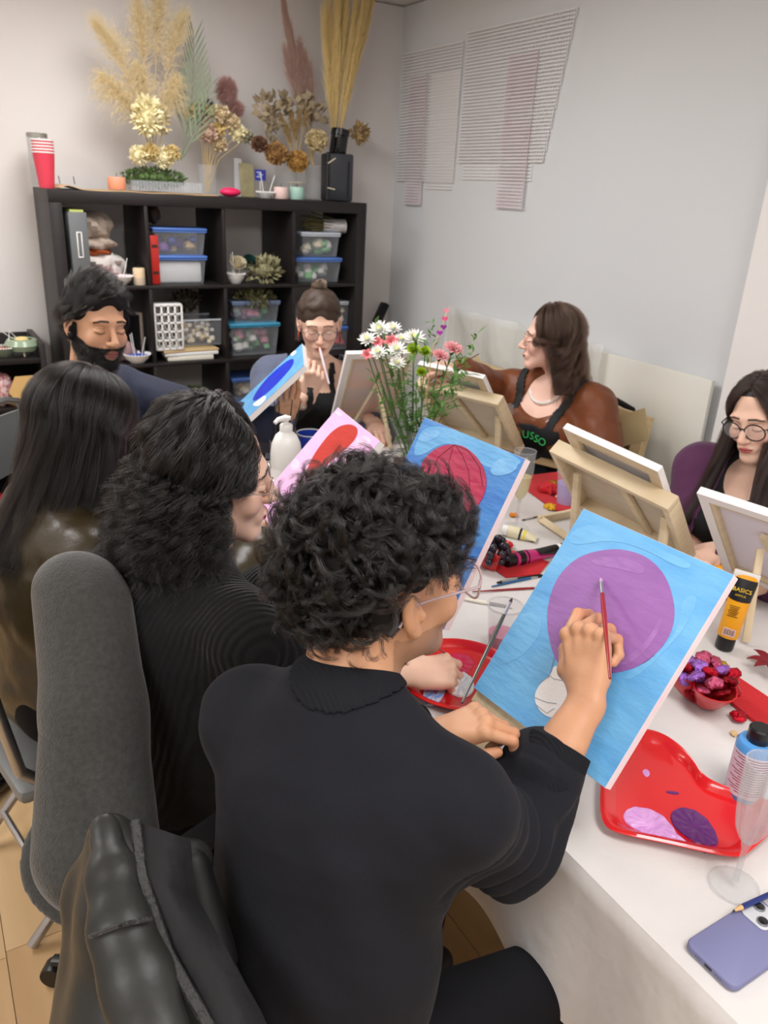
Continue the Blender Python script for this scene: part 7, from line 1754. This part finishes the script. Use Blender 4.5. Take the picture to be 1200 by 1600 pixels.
tag(MB().ball((topx(361, 301, .05), .06, TZP+.019), (.050, .032, .020), 20).build('pebble', mat('hot_pink_wax', rgb(232, 40, 96), .5)), 'hot pink oval soap lying on the shelf top', 'soap')
# cards, small candles, brown bouquet vase
t = thing('greeting_card', 'olive patterned card leaning behind the sticks on the shelf top', 'card', (topx(388, 275, .22), .24, TZP), .15); MB().box((0, 0, .075), (.075, .004, .15), rotm((1, 0, 0), -.12)).build('card', mat('olive_card', rgb(150, 142, 108), .7, noise=(20, .8, rgb(176, 168, 130))), t, smooth=False)
t = thing('greeting_card', 'white card standing at the far left behind the olive card', 'card', (topx(374, 262, .26), .28, TZP), .1); MB().box((0, 0, .085), (.04, .004, .17)).build('card', mat('white_card', rgb(214, 212, 216), .7), t, smooth=False)
t = thing('tag_card', 'small royal blue tag with white marks on a stick above the white candles', 'tag', (topx(408, 272, .16), .17, TZP)); MB().box((0, 0, .100), (.055, .002, .048)).build('tag', mat('royal_tag', rgb(40, 52, 150), .6), t, smooth=False)
for i in range(3): MB().box((-.008+.008*(i % 2), -.0014, .112-.010*i), (.024, .0006, .004)).build('tag_mark', mat('tag_white', rgb(214, 216, 226), .6), t, smooth=False)
MB().tube([(0, .003, 0), (0, .003, .10)], .0018, 6).build('stick', m_wht, t)
bowl_sticks('shallow white bowl with two tall white sticks on the shelf top', topx(418, 298, .05), .07, TZP, .045, .026, m_wht, f_wht, 2, .6)
candle('pale pink candle on the shelf top', topx(441, 302, .04), .055, TZP, .034, .052, mat('blush_wax', rgb(224, 196, 190), .5, sss=.2)); candle('mint green candle right of the pale pink one', topx(466, 300, .04), .055, TZP, .036, .056, mat('mint_wax', rgb(160, 196, 184), .5, sss=.2))
t_lid = thing('candle_lid', 'thin cream disc resting over the mint candle', 'candle_lid', (topx(466, 300, .04), .055, TZP+.066)); MB().lathe([(.047, .009), (.048, .011), (0, .012)], 26).build('disc', f_crm, t_lid);  # lid of the mint candle, raised on prongs
for q in (-1, 1): MB().tube([(q*.030, 0, -.012), (q*.034, 0, .009)], .0015, 5).build('prong', f_crm, t_lid)
xb_ = topx(450, 285, .2); clear_vase('wide clear vase of brown hydrangeas on the shelf top', xb_, .22, .055, .14); xc_ = topx(492, 285, .2); clear_vase('clear vase holding the gold and mauve grasses', xc_, .22, .040, .16)
for i, (u, v, r, c_, lb_) in enumerate(((432, 240, .058, (186, 144, 92), 'brown dried hydrangea at the left of the vase'), (465, 252, .056, (208, 164, 92), 'golden brown dried hydrangea in the middle of the vase'), (495, 220, .058, (226, 206, 160), 'cream dried hydrangea at the right of the vase'), (405, 225, .034, (138, 100, 80), 'small reddish brown dried bloom left of the hydrangeas'))):
    bloom('hydrangea', lb_, aty(u, v, .13), r, mat('hydrangea_%d' % i, rgb(*c_), .8, noise=(50, .7, rgb(*[q*.8 for q in c_]))), 620, .015, 80+i, wid=.5, sq=(1.15, .9, 1.0))
m_euc = mat('eucalyptus_dry', rgb(158, 142, 116), .8)
for i, (u, v) in enumerate(((415, 168), (424, 182), (436, 165), (452, 160), (470, 165), (488, 165), (495, 182), (420, 200))):
    spray_clump('eucalyptus_sprig', 'brownish dried eucalyptus sprig above the hydrangeas', 'dried leaf', aty(u, v, .18), (.035, .02, .035), 16, m_euc, .045, 100+i, V3(0, 0, .2), .42, group='eucalyptus above the hydrangeas')
for i, (u, v) in enumerate(((440, 185), (455, 178), (468, 180), (480, 172), (462, 195), (448, 200))):
    plume('thin tan grass ear among the eucalyptus', aty(462, 262, .18), aty(u, v, .17), .09, 160, .014, F('tan_ear', 170, 142, 96), seed=120+i, sr=.0009, droop=.0, group='tan grass ears of the brown bouquet', name='grass_ear')
for i, (u, v) in enumerate(((444, 12), (448, 40), (456, 60), (470, 80), (478, 100), (484, 120), (462, 92), (448, 90))):
    plume('feathery mauve grass plume left of the golden bundle', aty(490, 262, .22), aty(u, v, .24), .30 if i < 3 else .24, 420, .018 if i < 3 else .032, m_pam3, seed=140+i, sr=.0006, droop=.0, group='mauve grass plumes', name='grass_plume')
for i in range(15):
    a = (i-7)/7; u = 541+34*a+5*math.sin(i*2.3); v = [60, 44, 36, 30, 22, 26, -10, -16, -8, 20, 34, 40, 30, 18, 16][i]
    plume('straight golden grass stem of the tall bundle at the right', aty(523, 250, .2), aty(u, v, .21+.02*math.sin(i)), .52, 190, .020, m_pam2, seed=160+i, sr=.0008, droop=.0, group='golden grass stems of the tall bundle', name='golden_grass')
spray_clump('grass_tuft', 'small tan grass tuft peeking out behind the black machine', 'dried grass', aty(560, 208, .25), (.03, .02, .02), 60, F('tan_ear', 170, 142, 96), .05, 7, V3(.6, 0, .3))
t = thing('coffee_grinder', 'black machine with a round hopper standing at the right end of the shelf top', 'machine', (topx(533, 292, .15), .20, TZP), -.1)
MB().box((0, 0, .11), (.125, .14, .22), bev=.008).build('housing', mat('dark_grey_plastic', rgb(58, 60, 66), .45), t); MB().box((.035, -.072, .10), (.006, .004, .17)).build('groove', m_blkp, t, smooth=False)
MB().lathe([(.040, 0), (.043, .006), (.043, .085), (.047, .088), (.047, .115), (.040, .118), (.036, .104), (0, .103)], 30, (.0, .0, .218), rotm((0, 1, 0), .12)).build('hopper', mat('gloss_black', rgb(16, 16, 18), .15), t)
t = thing('hand_tool', 'black handled tool hanging with cream ties beside the machine', 'tool', (topx(514, 300, .05), .07, TZP)); MB().tube([(0, 0, .006), (0, 0, .22)], [.012, .009], 10).build('handle', m_blkp, t)
for zz in (.06, .17): MB().tube([(-.004, -.012, zz), (.035, -.014, zz-.006+.03*(zz > .1))], .0028, 6).build('tie', f_crm, t)
# hair-dryer-like tube leaning in the corner
a_ = aty(602, 474, .36); b_ = a_+V3(-.17, -.03, -.30)*1.0
t = thing('tripod', 'black folded tripod leg leaning in the corner beside the shelf', 'tripod', (float(b_[0])+.0, float(b_[1]), 0.0)); base = V3(*t.location)
bx = MB(); ax = unit(a_-b_); F_ = frame_to(ax); bx.box((a_+b_)/2-base, (.055, .030, np.linalg.norm(a_-b_)), F_, bev=.004); bx.build('upper_leg', m_blkp, t); MB().tube([b_-base, V3(.0, .0, .0)+V3(-.06, .0, .006)], [.014, .011], 10).build('lower_leg', m_blkp, t)
# ------------------------------------------------------------------ low black cabinet at the left with its things
cabR = -.075; t = thing('low_cabinet', 'low black open cabinet left of the cube shelf', 'cabinet', (cabR-.42, .19, 0))
def cb(n, c, d): return MB().box(c, d, bev=.0015).build(n, m_blk, t)
cb('side_panel', (.42-.012, 0, .48), (.024, .37, .96)); cb('side_panel', (-.408, 0, .48), (.024, .37, .96)); cb('top_board', (0, 0, .885), (.79, .36, .022)); cb('shelf_board', (0, 0, .675), (.79, .36, .018)); cb('shelf_board', (0, 0, .43), (.79, .36, .018)); cb('shelf_board', (0, 0, .17), (.79, .36, .018)); cb('back_panel', (0, .18, .48), (.79, .008, .94))
zc = .897
bowl_g = thing('ceramic_bowl', 'pale green ceramic bowl on small feet on top of the low cabinet', 'bowl', (topx(33, 520, .08), .10, zc)); mg = mat('celadon_glaze', rgb(140, 158, 132), .35, coat=.4)
MB().lathe([(.030, .012), (.062, .022), (.072, .045), (.060, .066), (.050, .070), (.046, .068), (.060, .045), (.028, .020), (0, .019)], 32).build('shell', mg, bowl_g)
for i in range(3): a = i*2.09-1.57; MB().tube([(.04*math.cos(a), .04*math.sin(a), .018), (.046*math.cos(a), .046*math.sin(a), 0)], [.006, .003], 8).build('foot', f_crm, bowl_g)
MB().ball((0, 0, .066), (.030, .030, .012), 14).build('filling', m_bo, bowl_g); [MB().tube([(.02*k, 0, .06), (.05*k-.02, 0, .10)], .0014, 5).build('stick', m_wht, bowl_g) for k in (-1, -.4)]
bowl_sticks('red and white small bowl at the frame edge on the low cabinet', topx(4, 524, .06), .08, zc, .045, .040, mat('sage_bowl', rgb(120, 130, 110), .5), f_red, 1)
t = thing('hexagon_box', 'open hexagonal kraft box on the upper shelf of the low cabinet', 'box', (topx(38, 600, .0), .10, .686), .1); hx = [(.075*math.cos(a), .075*math.sin(a)) for a in np.linspace(0, 2*math.pi, 7)[:-1]]; mk = mat('kraft_card', rgb(196, 158, 98), .7)
bw = MB(); [bw.box(((hx[i][0]+hx[(i+1) % 6][0])/2, (hx[i][1]+hx[(i+1) % 6][1])/2, .03), (.075, .003, .06), rotm((0, 0, 1), math.atan2(hx[(i+1) % 6][1]-hx[i][1], hx[(i+1) % 6][0]-hx[i][0]))) for i in range(6)]; bw.prism(hx, 0, .003); bw.build('hex_walls', mk, t, smooth=False)
MB().prism(hx, -.0015, .0015, rotm((1, 0, 0), 1.25), (0, -.088, .070)).build('lid', mk, t, smooth=False); MB().ball((0, 0, .03), (.055, .05, .035), 12).build('moss_filling', F('moss_green2', 62, 84, 46), t)
pillow('potpourri_bag', 'red potpourri bag at the frame edge on the upper cabinet shelf', 'bag', 4, 610, .686, (.05, .06, .075), mat('red_bits', rgb(170, 40, 50), .7, noise=(60, 1, rgb(230, 210, 210))), .08)
pillow('fabric_bundle', 'lilac fabric bundle on the middle cabinet shelf', 'fabric', 8, 735, .441, (.08, .08, .035), F('lilac_cloth', 150, 130, 190), .08)
pillow('fabric_bundle', 'bright red fabric bundle low in the cabinet', 'fabric', 15, 860, .181, (.13, .11, .05), F('red_cloth', 170, 20, 40), .05)
b = bin_('clear box of pink tissue on the floor below the low cabinet', 30, 905, .004, .36, .25, .15, m_lidw, [f_pnk, f_wht, f_pnk], y=-.08, n=40, fr=.04)
b.location.x = -.42; b.location.y = -.20; b.location.z = .004
t = thing('cardboard_box', 'tall brown cardboard box on the floor at the left frame edge', 'box', (-.66, -1.36, .002), .1); MB().box((0, 0, .19), (.32, .26, .38), bev=.002).build('box_body', mk, t, smooth=False); MB().box((0, 0, .3815), (.05, .262, .001)).build('tape', mat('masking_tape', rgb(205, 185, 140), .5), t, smooth=False)
t = thing('handbag', 'glossy black bag on the floor at the left frame edge', 'bag', (-.60, -1.62, .004), .5); MB().ball((0, 0, .04), (.12, .07, .04), 18).build('bag_body', mat('gloss_black', rgb(16, 16, 18), .15), t)
# ------------------------------------------------------------------ chairs
m_chr = mat('satin_steel', rgb(170, 170, 172), .3, metal=.9); m_cblk = mat('black_vinyl', rgb(24, 24, 26), .4)
def folding_chair(label, x, y, yaw, fm, sm, group=None, sz=.45, top=.90):
    t = thing('folding_chair', label, 'chair', (x, y, 0), math.radians(yaw), group=group)   # faces local +x
    MB().box((0, 0, sz-.02), (.40, .41, .035), bev=.014).build('seat', sm, t)
    arc = [(-.19, .20, .50), (-.215, .215, .66), (-.235, .205, top-.10), (-.242, .16, top-.02), (-.245, .09, top), (-.245, -.09, top), (-.242, -.16, top-.02), (-.235, -.205, top-.10), (-.215, -.215, .66), (-.19, -.20, .50)]
    MB().tube([np.array(p) for p in arc], .0125, 10).build('back_frame', fm, t)
    MB().sheet(lambda u, v: (-.225-.02*v-.02*math.sin(math.pi*u), .19-.38*u, top-.24+.19*v), 14, 6, .014).build('backrest', sm, t)
    for q in (-1, 1):
        MB().tube([(-.19, q*.20, .50), (.22, q*.20, .012)], .0125, 10).build('leg', fm, t); MB().tube([(.16, q*.185, sz-.03), (-.22, q*.185, .012)], .0125, 10).build('leg', fm, t)
    MB().tube([(-.15, -.185, .09), (-.15, .185, .09)], .009, 8).build('stretcher', fm, t); return t
folding_chair('steel framed folding chair under the woman with long straight hair', -.36, -1.96, 12, m_chr, mat('grey_vinyl', rgb(110, 112, 112), .4), top=.93)
folding_chair('steel framed folding chair under the bearded man', -.20, -1.12, -38, m_chr, mat('grey_vinyl', rgb(110, 112, 112), .4), top=.95)
folding_chair('folding chair under the woman with the bun', .82, -.72, -108, m_chr, m_cblk, top=.85)
folding_chair('black folding chair under the woman in the brown top', 1.53, -1.52, 197, mat('black_steel', rgb(30, 30, 32), .35, metal=.6), m_cblk, top=.92)
folding_chair('folding chair under the woman in purple', 1.52, -2.37, 188, mat('black_steel', rgb(30, 30, 32), .35, metal=.6), m_cblk, top=.84)
# grey upholstered office chair of the curly haired woman
t = thing('office_chair', 'grey fabric office chair with a tall padded back behind the curly haired woman', 'chair', (-.30, -2.44, 0)); o0 = V3(-.30, -2.44, 0)
m_fab = mat('charcoal_fabric', rgb(56, 56, 54), .95, spec=.2, sheen=.35, bump=(260, .35), noise=(120, .35, rgb(80, 80, 78)))
a_ = math.radians(20); fF = V3(math.cos(a_), math.sin(a_), 0); fR = V3(math.sin(a_), -math.cos(a_), 0)
Tt = at(128, 925, 1.30); Bb = at(165, 1330, 1.16)
def vmesh(V, name, m, parent, off, it=2, disp=None):
    v, f = V.mesh(); v = relax(v, f, it)
    if disp is not None: v = v+normals(v, f)*disp(v)[:, None]
    return raw_obj(name, v, f, m, parent, offset=off)
V = Vol(np.minimum(Tt, Bb)-.25, np.maximum(Tt, Bb)+.25, .006); upb = unit(Tt-Bb)
V.cone(Tt, Tt*.5+Bb*.5, .062, .070, .05); 
V.cone(Tt+fR*.04-upb*.01, Bb+fR*.045, .050, .054, .05); V.cone(Tt-fR*.045-upb*.01, Tt*.45+Bb*.55-fR*.02, .052, .045, .05); V.cone(Tt*.5+Bb*.5, Bb, .06, .055, .05)
vmesh(V, 'backrest', m_fab, t, o0, 4)
V = Vol(np.minimum(Tt, Bb)-.25, np.maximum(Tt, Bb)+.25, .006); sh = -fF*.035
V.cone(Tt+sh-upb*.16+fR*.02, Bb+sh+fR*.02, .030, .058, .05); V.cone(Tt+sh-upb*.16-fR*.02, Bb+sh-fR*.035, .030, .055, .05)
vmesh(V, 'back_shell', m_fab, t, o0, 3)
V = Vol(o0+V3(-.3, -.3, .38), o0+V3(.32, .32, .56), .008); V.ell(o0+V3(0, 0, .465), (.24, .23, .045), None, .02); vmesh(V, 'seat', m_fab, t, o0)
MB().tube([(0, 0, .43), (0, 0, .10)], [.028, .03], 14).build('gas_column', m_blkp, t); MB().tube([Bb-o0+V3(.03, 0, 0), V3(-.10, 0, .43)], [.02, .02], 8).build('back_stem', m_blkp, t)
for i in range(5): a = i*2*math.pi/5; MB().tube([(0, 0, .10), (.25*math.cos(a), .25*math.sin(a), .065)], [.024, .014], 8, flat=.7).build('base_arm', m_blkp, t); MB().lathe([(.026, -.018), (.028, -.012), (.028, .012), (.026, .018)], 16, (.25*math.cos(a), .25*math.sin(a), .029), rotm((math.cos(a), math.sin(a), 0), math.pi/2)@rotm((0, 1, 0), 0)).build('caster', m_blkp, t)
am = at(318, 1318, 1.10); 
MB().box(am-o0, (.24, .060, .028), rotm((0, 0, 1), a_), bev=.012).build('armrest', m_cblk, t); MB().tube([am-o0-V3(0, 0, .014), V3(am[0]-o0[0], am[1]-o0[1]+.04, .47)], [.015, .015], 8).build('armrest_post', m_blkp, t)
# wooden chair of the man in front, with the leather jacket over it
t = thing('wooden_chair', 'wooden chair of the man in black, mostly hidden under the leather jacket', 'chair', (-.27, -3.02, 0), math.radians(29)); m_oak = mat('light_oak', rgb(206, 172, 124), .5, noise=(8, .5, rgb(186, 150, 100), (1, 1, 8)))
MB().box((0, 0, .445), (.42, .42, .03), bev=.008).build('seat', m_oak, t)
for sx in (-1, 1):
    for sy in (-1, 1): MB().box((sx*.18, sy*.18, .215), (.036, .036, .43), bev=.004).build('leg', m_oak, t)
for sy in (-1, 1): MB().box((-.195, sy*.12, .60), (.03, .036, .30), rotm((0, 1, 0), -.08), bev=.004).build('back_post', m_oak, t)
for zz in (.58, .70): MB().box((-.20-(zz-.64)*.08, 0, zz), (.022, .23, .06), bev=.004).build('back_slat', m_oak, t)
m_lea = mat('black_leather', rgb(31, 32, 30), .42, spec=.42, bump=(12, .3), noise=(5, .4, rgb(52, 53, 50))); m_leam = mat('black_satin_facing', rgb(17, 17, 19), .62, spec=.3, bump=(60, .15))
m_lea2 = mat('black_leather_edge', rgb(40, 40, 40), .4, bump=(150, .7))
J0 = at(250, 1500, .84); t = thing('leather_jacket', 'black leather jacket draped over the back of the front chair', 'jacket', J0)
jd = lambda u, v, d: at(u, v, d)
V = Vol(J0-.36, J0+.33, .0055)
V.cone(jd(172, 1305, .93), jd(205, 1420, .88), .024, .055, .04); V.cone(jd(200, 1420, .89), jd(205, 1640, .87), .050, .085, .04)
V.cone(jd(135, 1380, .93), jd(125, 1640, .88), .020, .038, .03); V.cone(jd(172, 1310, .93), jd(135, 1400, .93), .016, .022, .03)
V.cone(jd(225, 1325, .95), jd(290, 1430, .95), .018, .030, .03); V.cone(jd(290, 1430, .95), jd(345, 1640, .93), .030, .055, .04)
vmesh(V, 'jacket_body', m_lea, t, J0, 3, lambda v: .002*vnoise(v, 18)+.0006*vnoise(v, 60))
sl = [jd(163, 1294, .88), jd(175, 1370, .835), jd(188, 1450, .80), jd(214, 1530, .775), jd(250, 1650, .75)]
V = Vol(np.min(sl, 0)-.09, np.max(sl, 0)+.09, .0045)
for i, (r0, r1) in enumerate(((.018, .023), (.023, .028), (.028, .032), (.032, .037))): V.cone(sl[i], sl[i+1], r0, r1, .02, flat=unit(sl[i]-CAM_P), ratio=.6)
vmesh(V, 'sleeve', m_lea, t, J0, 3, lambda v: .0010*vnoise(v, 26))
MB().tube([sl[2]-J0+V3(-.030, 0, .004)+(CAM_P-sl[2])*.018, sl[2]-J0+(CAM_P-sl[2])*.036+V3(0, 0, .004), sl[2]-J0+V3(.030, -.004, .0)+(CAM_P-sl[2])*.022], .0028, 6).build('sleeve_seam', m_lea2, t)
LP = [(212, 1283, .885), (222, 1370, .84), (262, 1490, .80), (325, 1600, .765), (352, 1650, .75)]; RP = [(298, 1312, .89), (305, 1395, .855), (352, 1480, .815), (408, 1580, .785), (440, 1650, .77)]
def lerp(L, q):
    q = q*(len(L)-1); i = min(int(q), len(L)-2); w = q-i; return jd(*[L[i][k]*(1-w)+L[i+1][k]*w for k in range(3)])
def facing(u, v):
    a, b = lerp(LP, u), lerp(RP, u); p = a+(b-a)*v; return p+unit(CAM_P-p)*(.010*math.sin(math.pi*v)+.004*math.sin(9*u+2*v))-J0
MB().sheet(facing, 40, 12, .006).build('front_facing', m_leam, t)
MB().tube([lerp(LP, q)-J0+unit(CAM_P-lerp(LP, q))*.007 for q in np.linspace(0, 1, 30)], .0062, 8, flat=.7).build('zip_edge', m_lea2, t)
MB().tube([lerp(LP, q)*.97+lerp(RP, q)*.03-J0+unit(CAM_P-lerp(LP, q))*.006 for q in np.linspace(0.02, 1, 30)], .0012, 6).build('topstitch', m_lea2, t)
V = Vol(jd(255, 1330, .95)-.14, jd(255, 1330, .95)+.14, .005); V.cone(jd(185, 1300, .935), jd(240, 1335, .95), .018, .022, .02); V.cone(jd(240, 1335, .95), jd(300, 1345, .96), .022, .026, .02); vmesh(V, 'collar', m_lea, t, J0)
V = Vol(np.minimum(jd(310, 1350, .97), jd(340, 1520, .95))-.1, np.maximum(jd(310, 1350, .97), jd(340, 1520, .95))+.1, .006); V.cone(jd(300, 1350, .95), jd(335, 1500, .93), .022, .028, .02); vmesh(V, 'inner_lining', mat('black_lining', rgb(8, 8, 10), .6), t, J0)
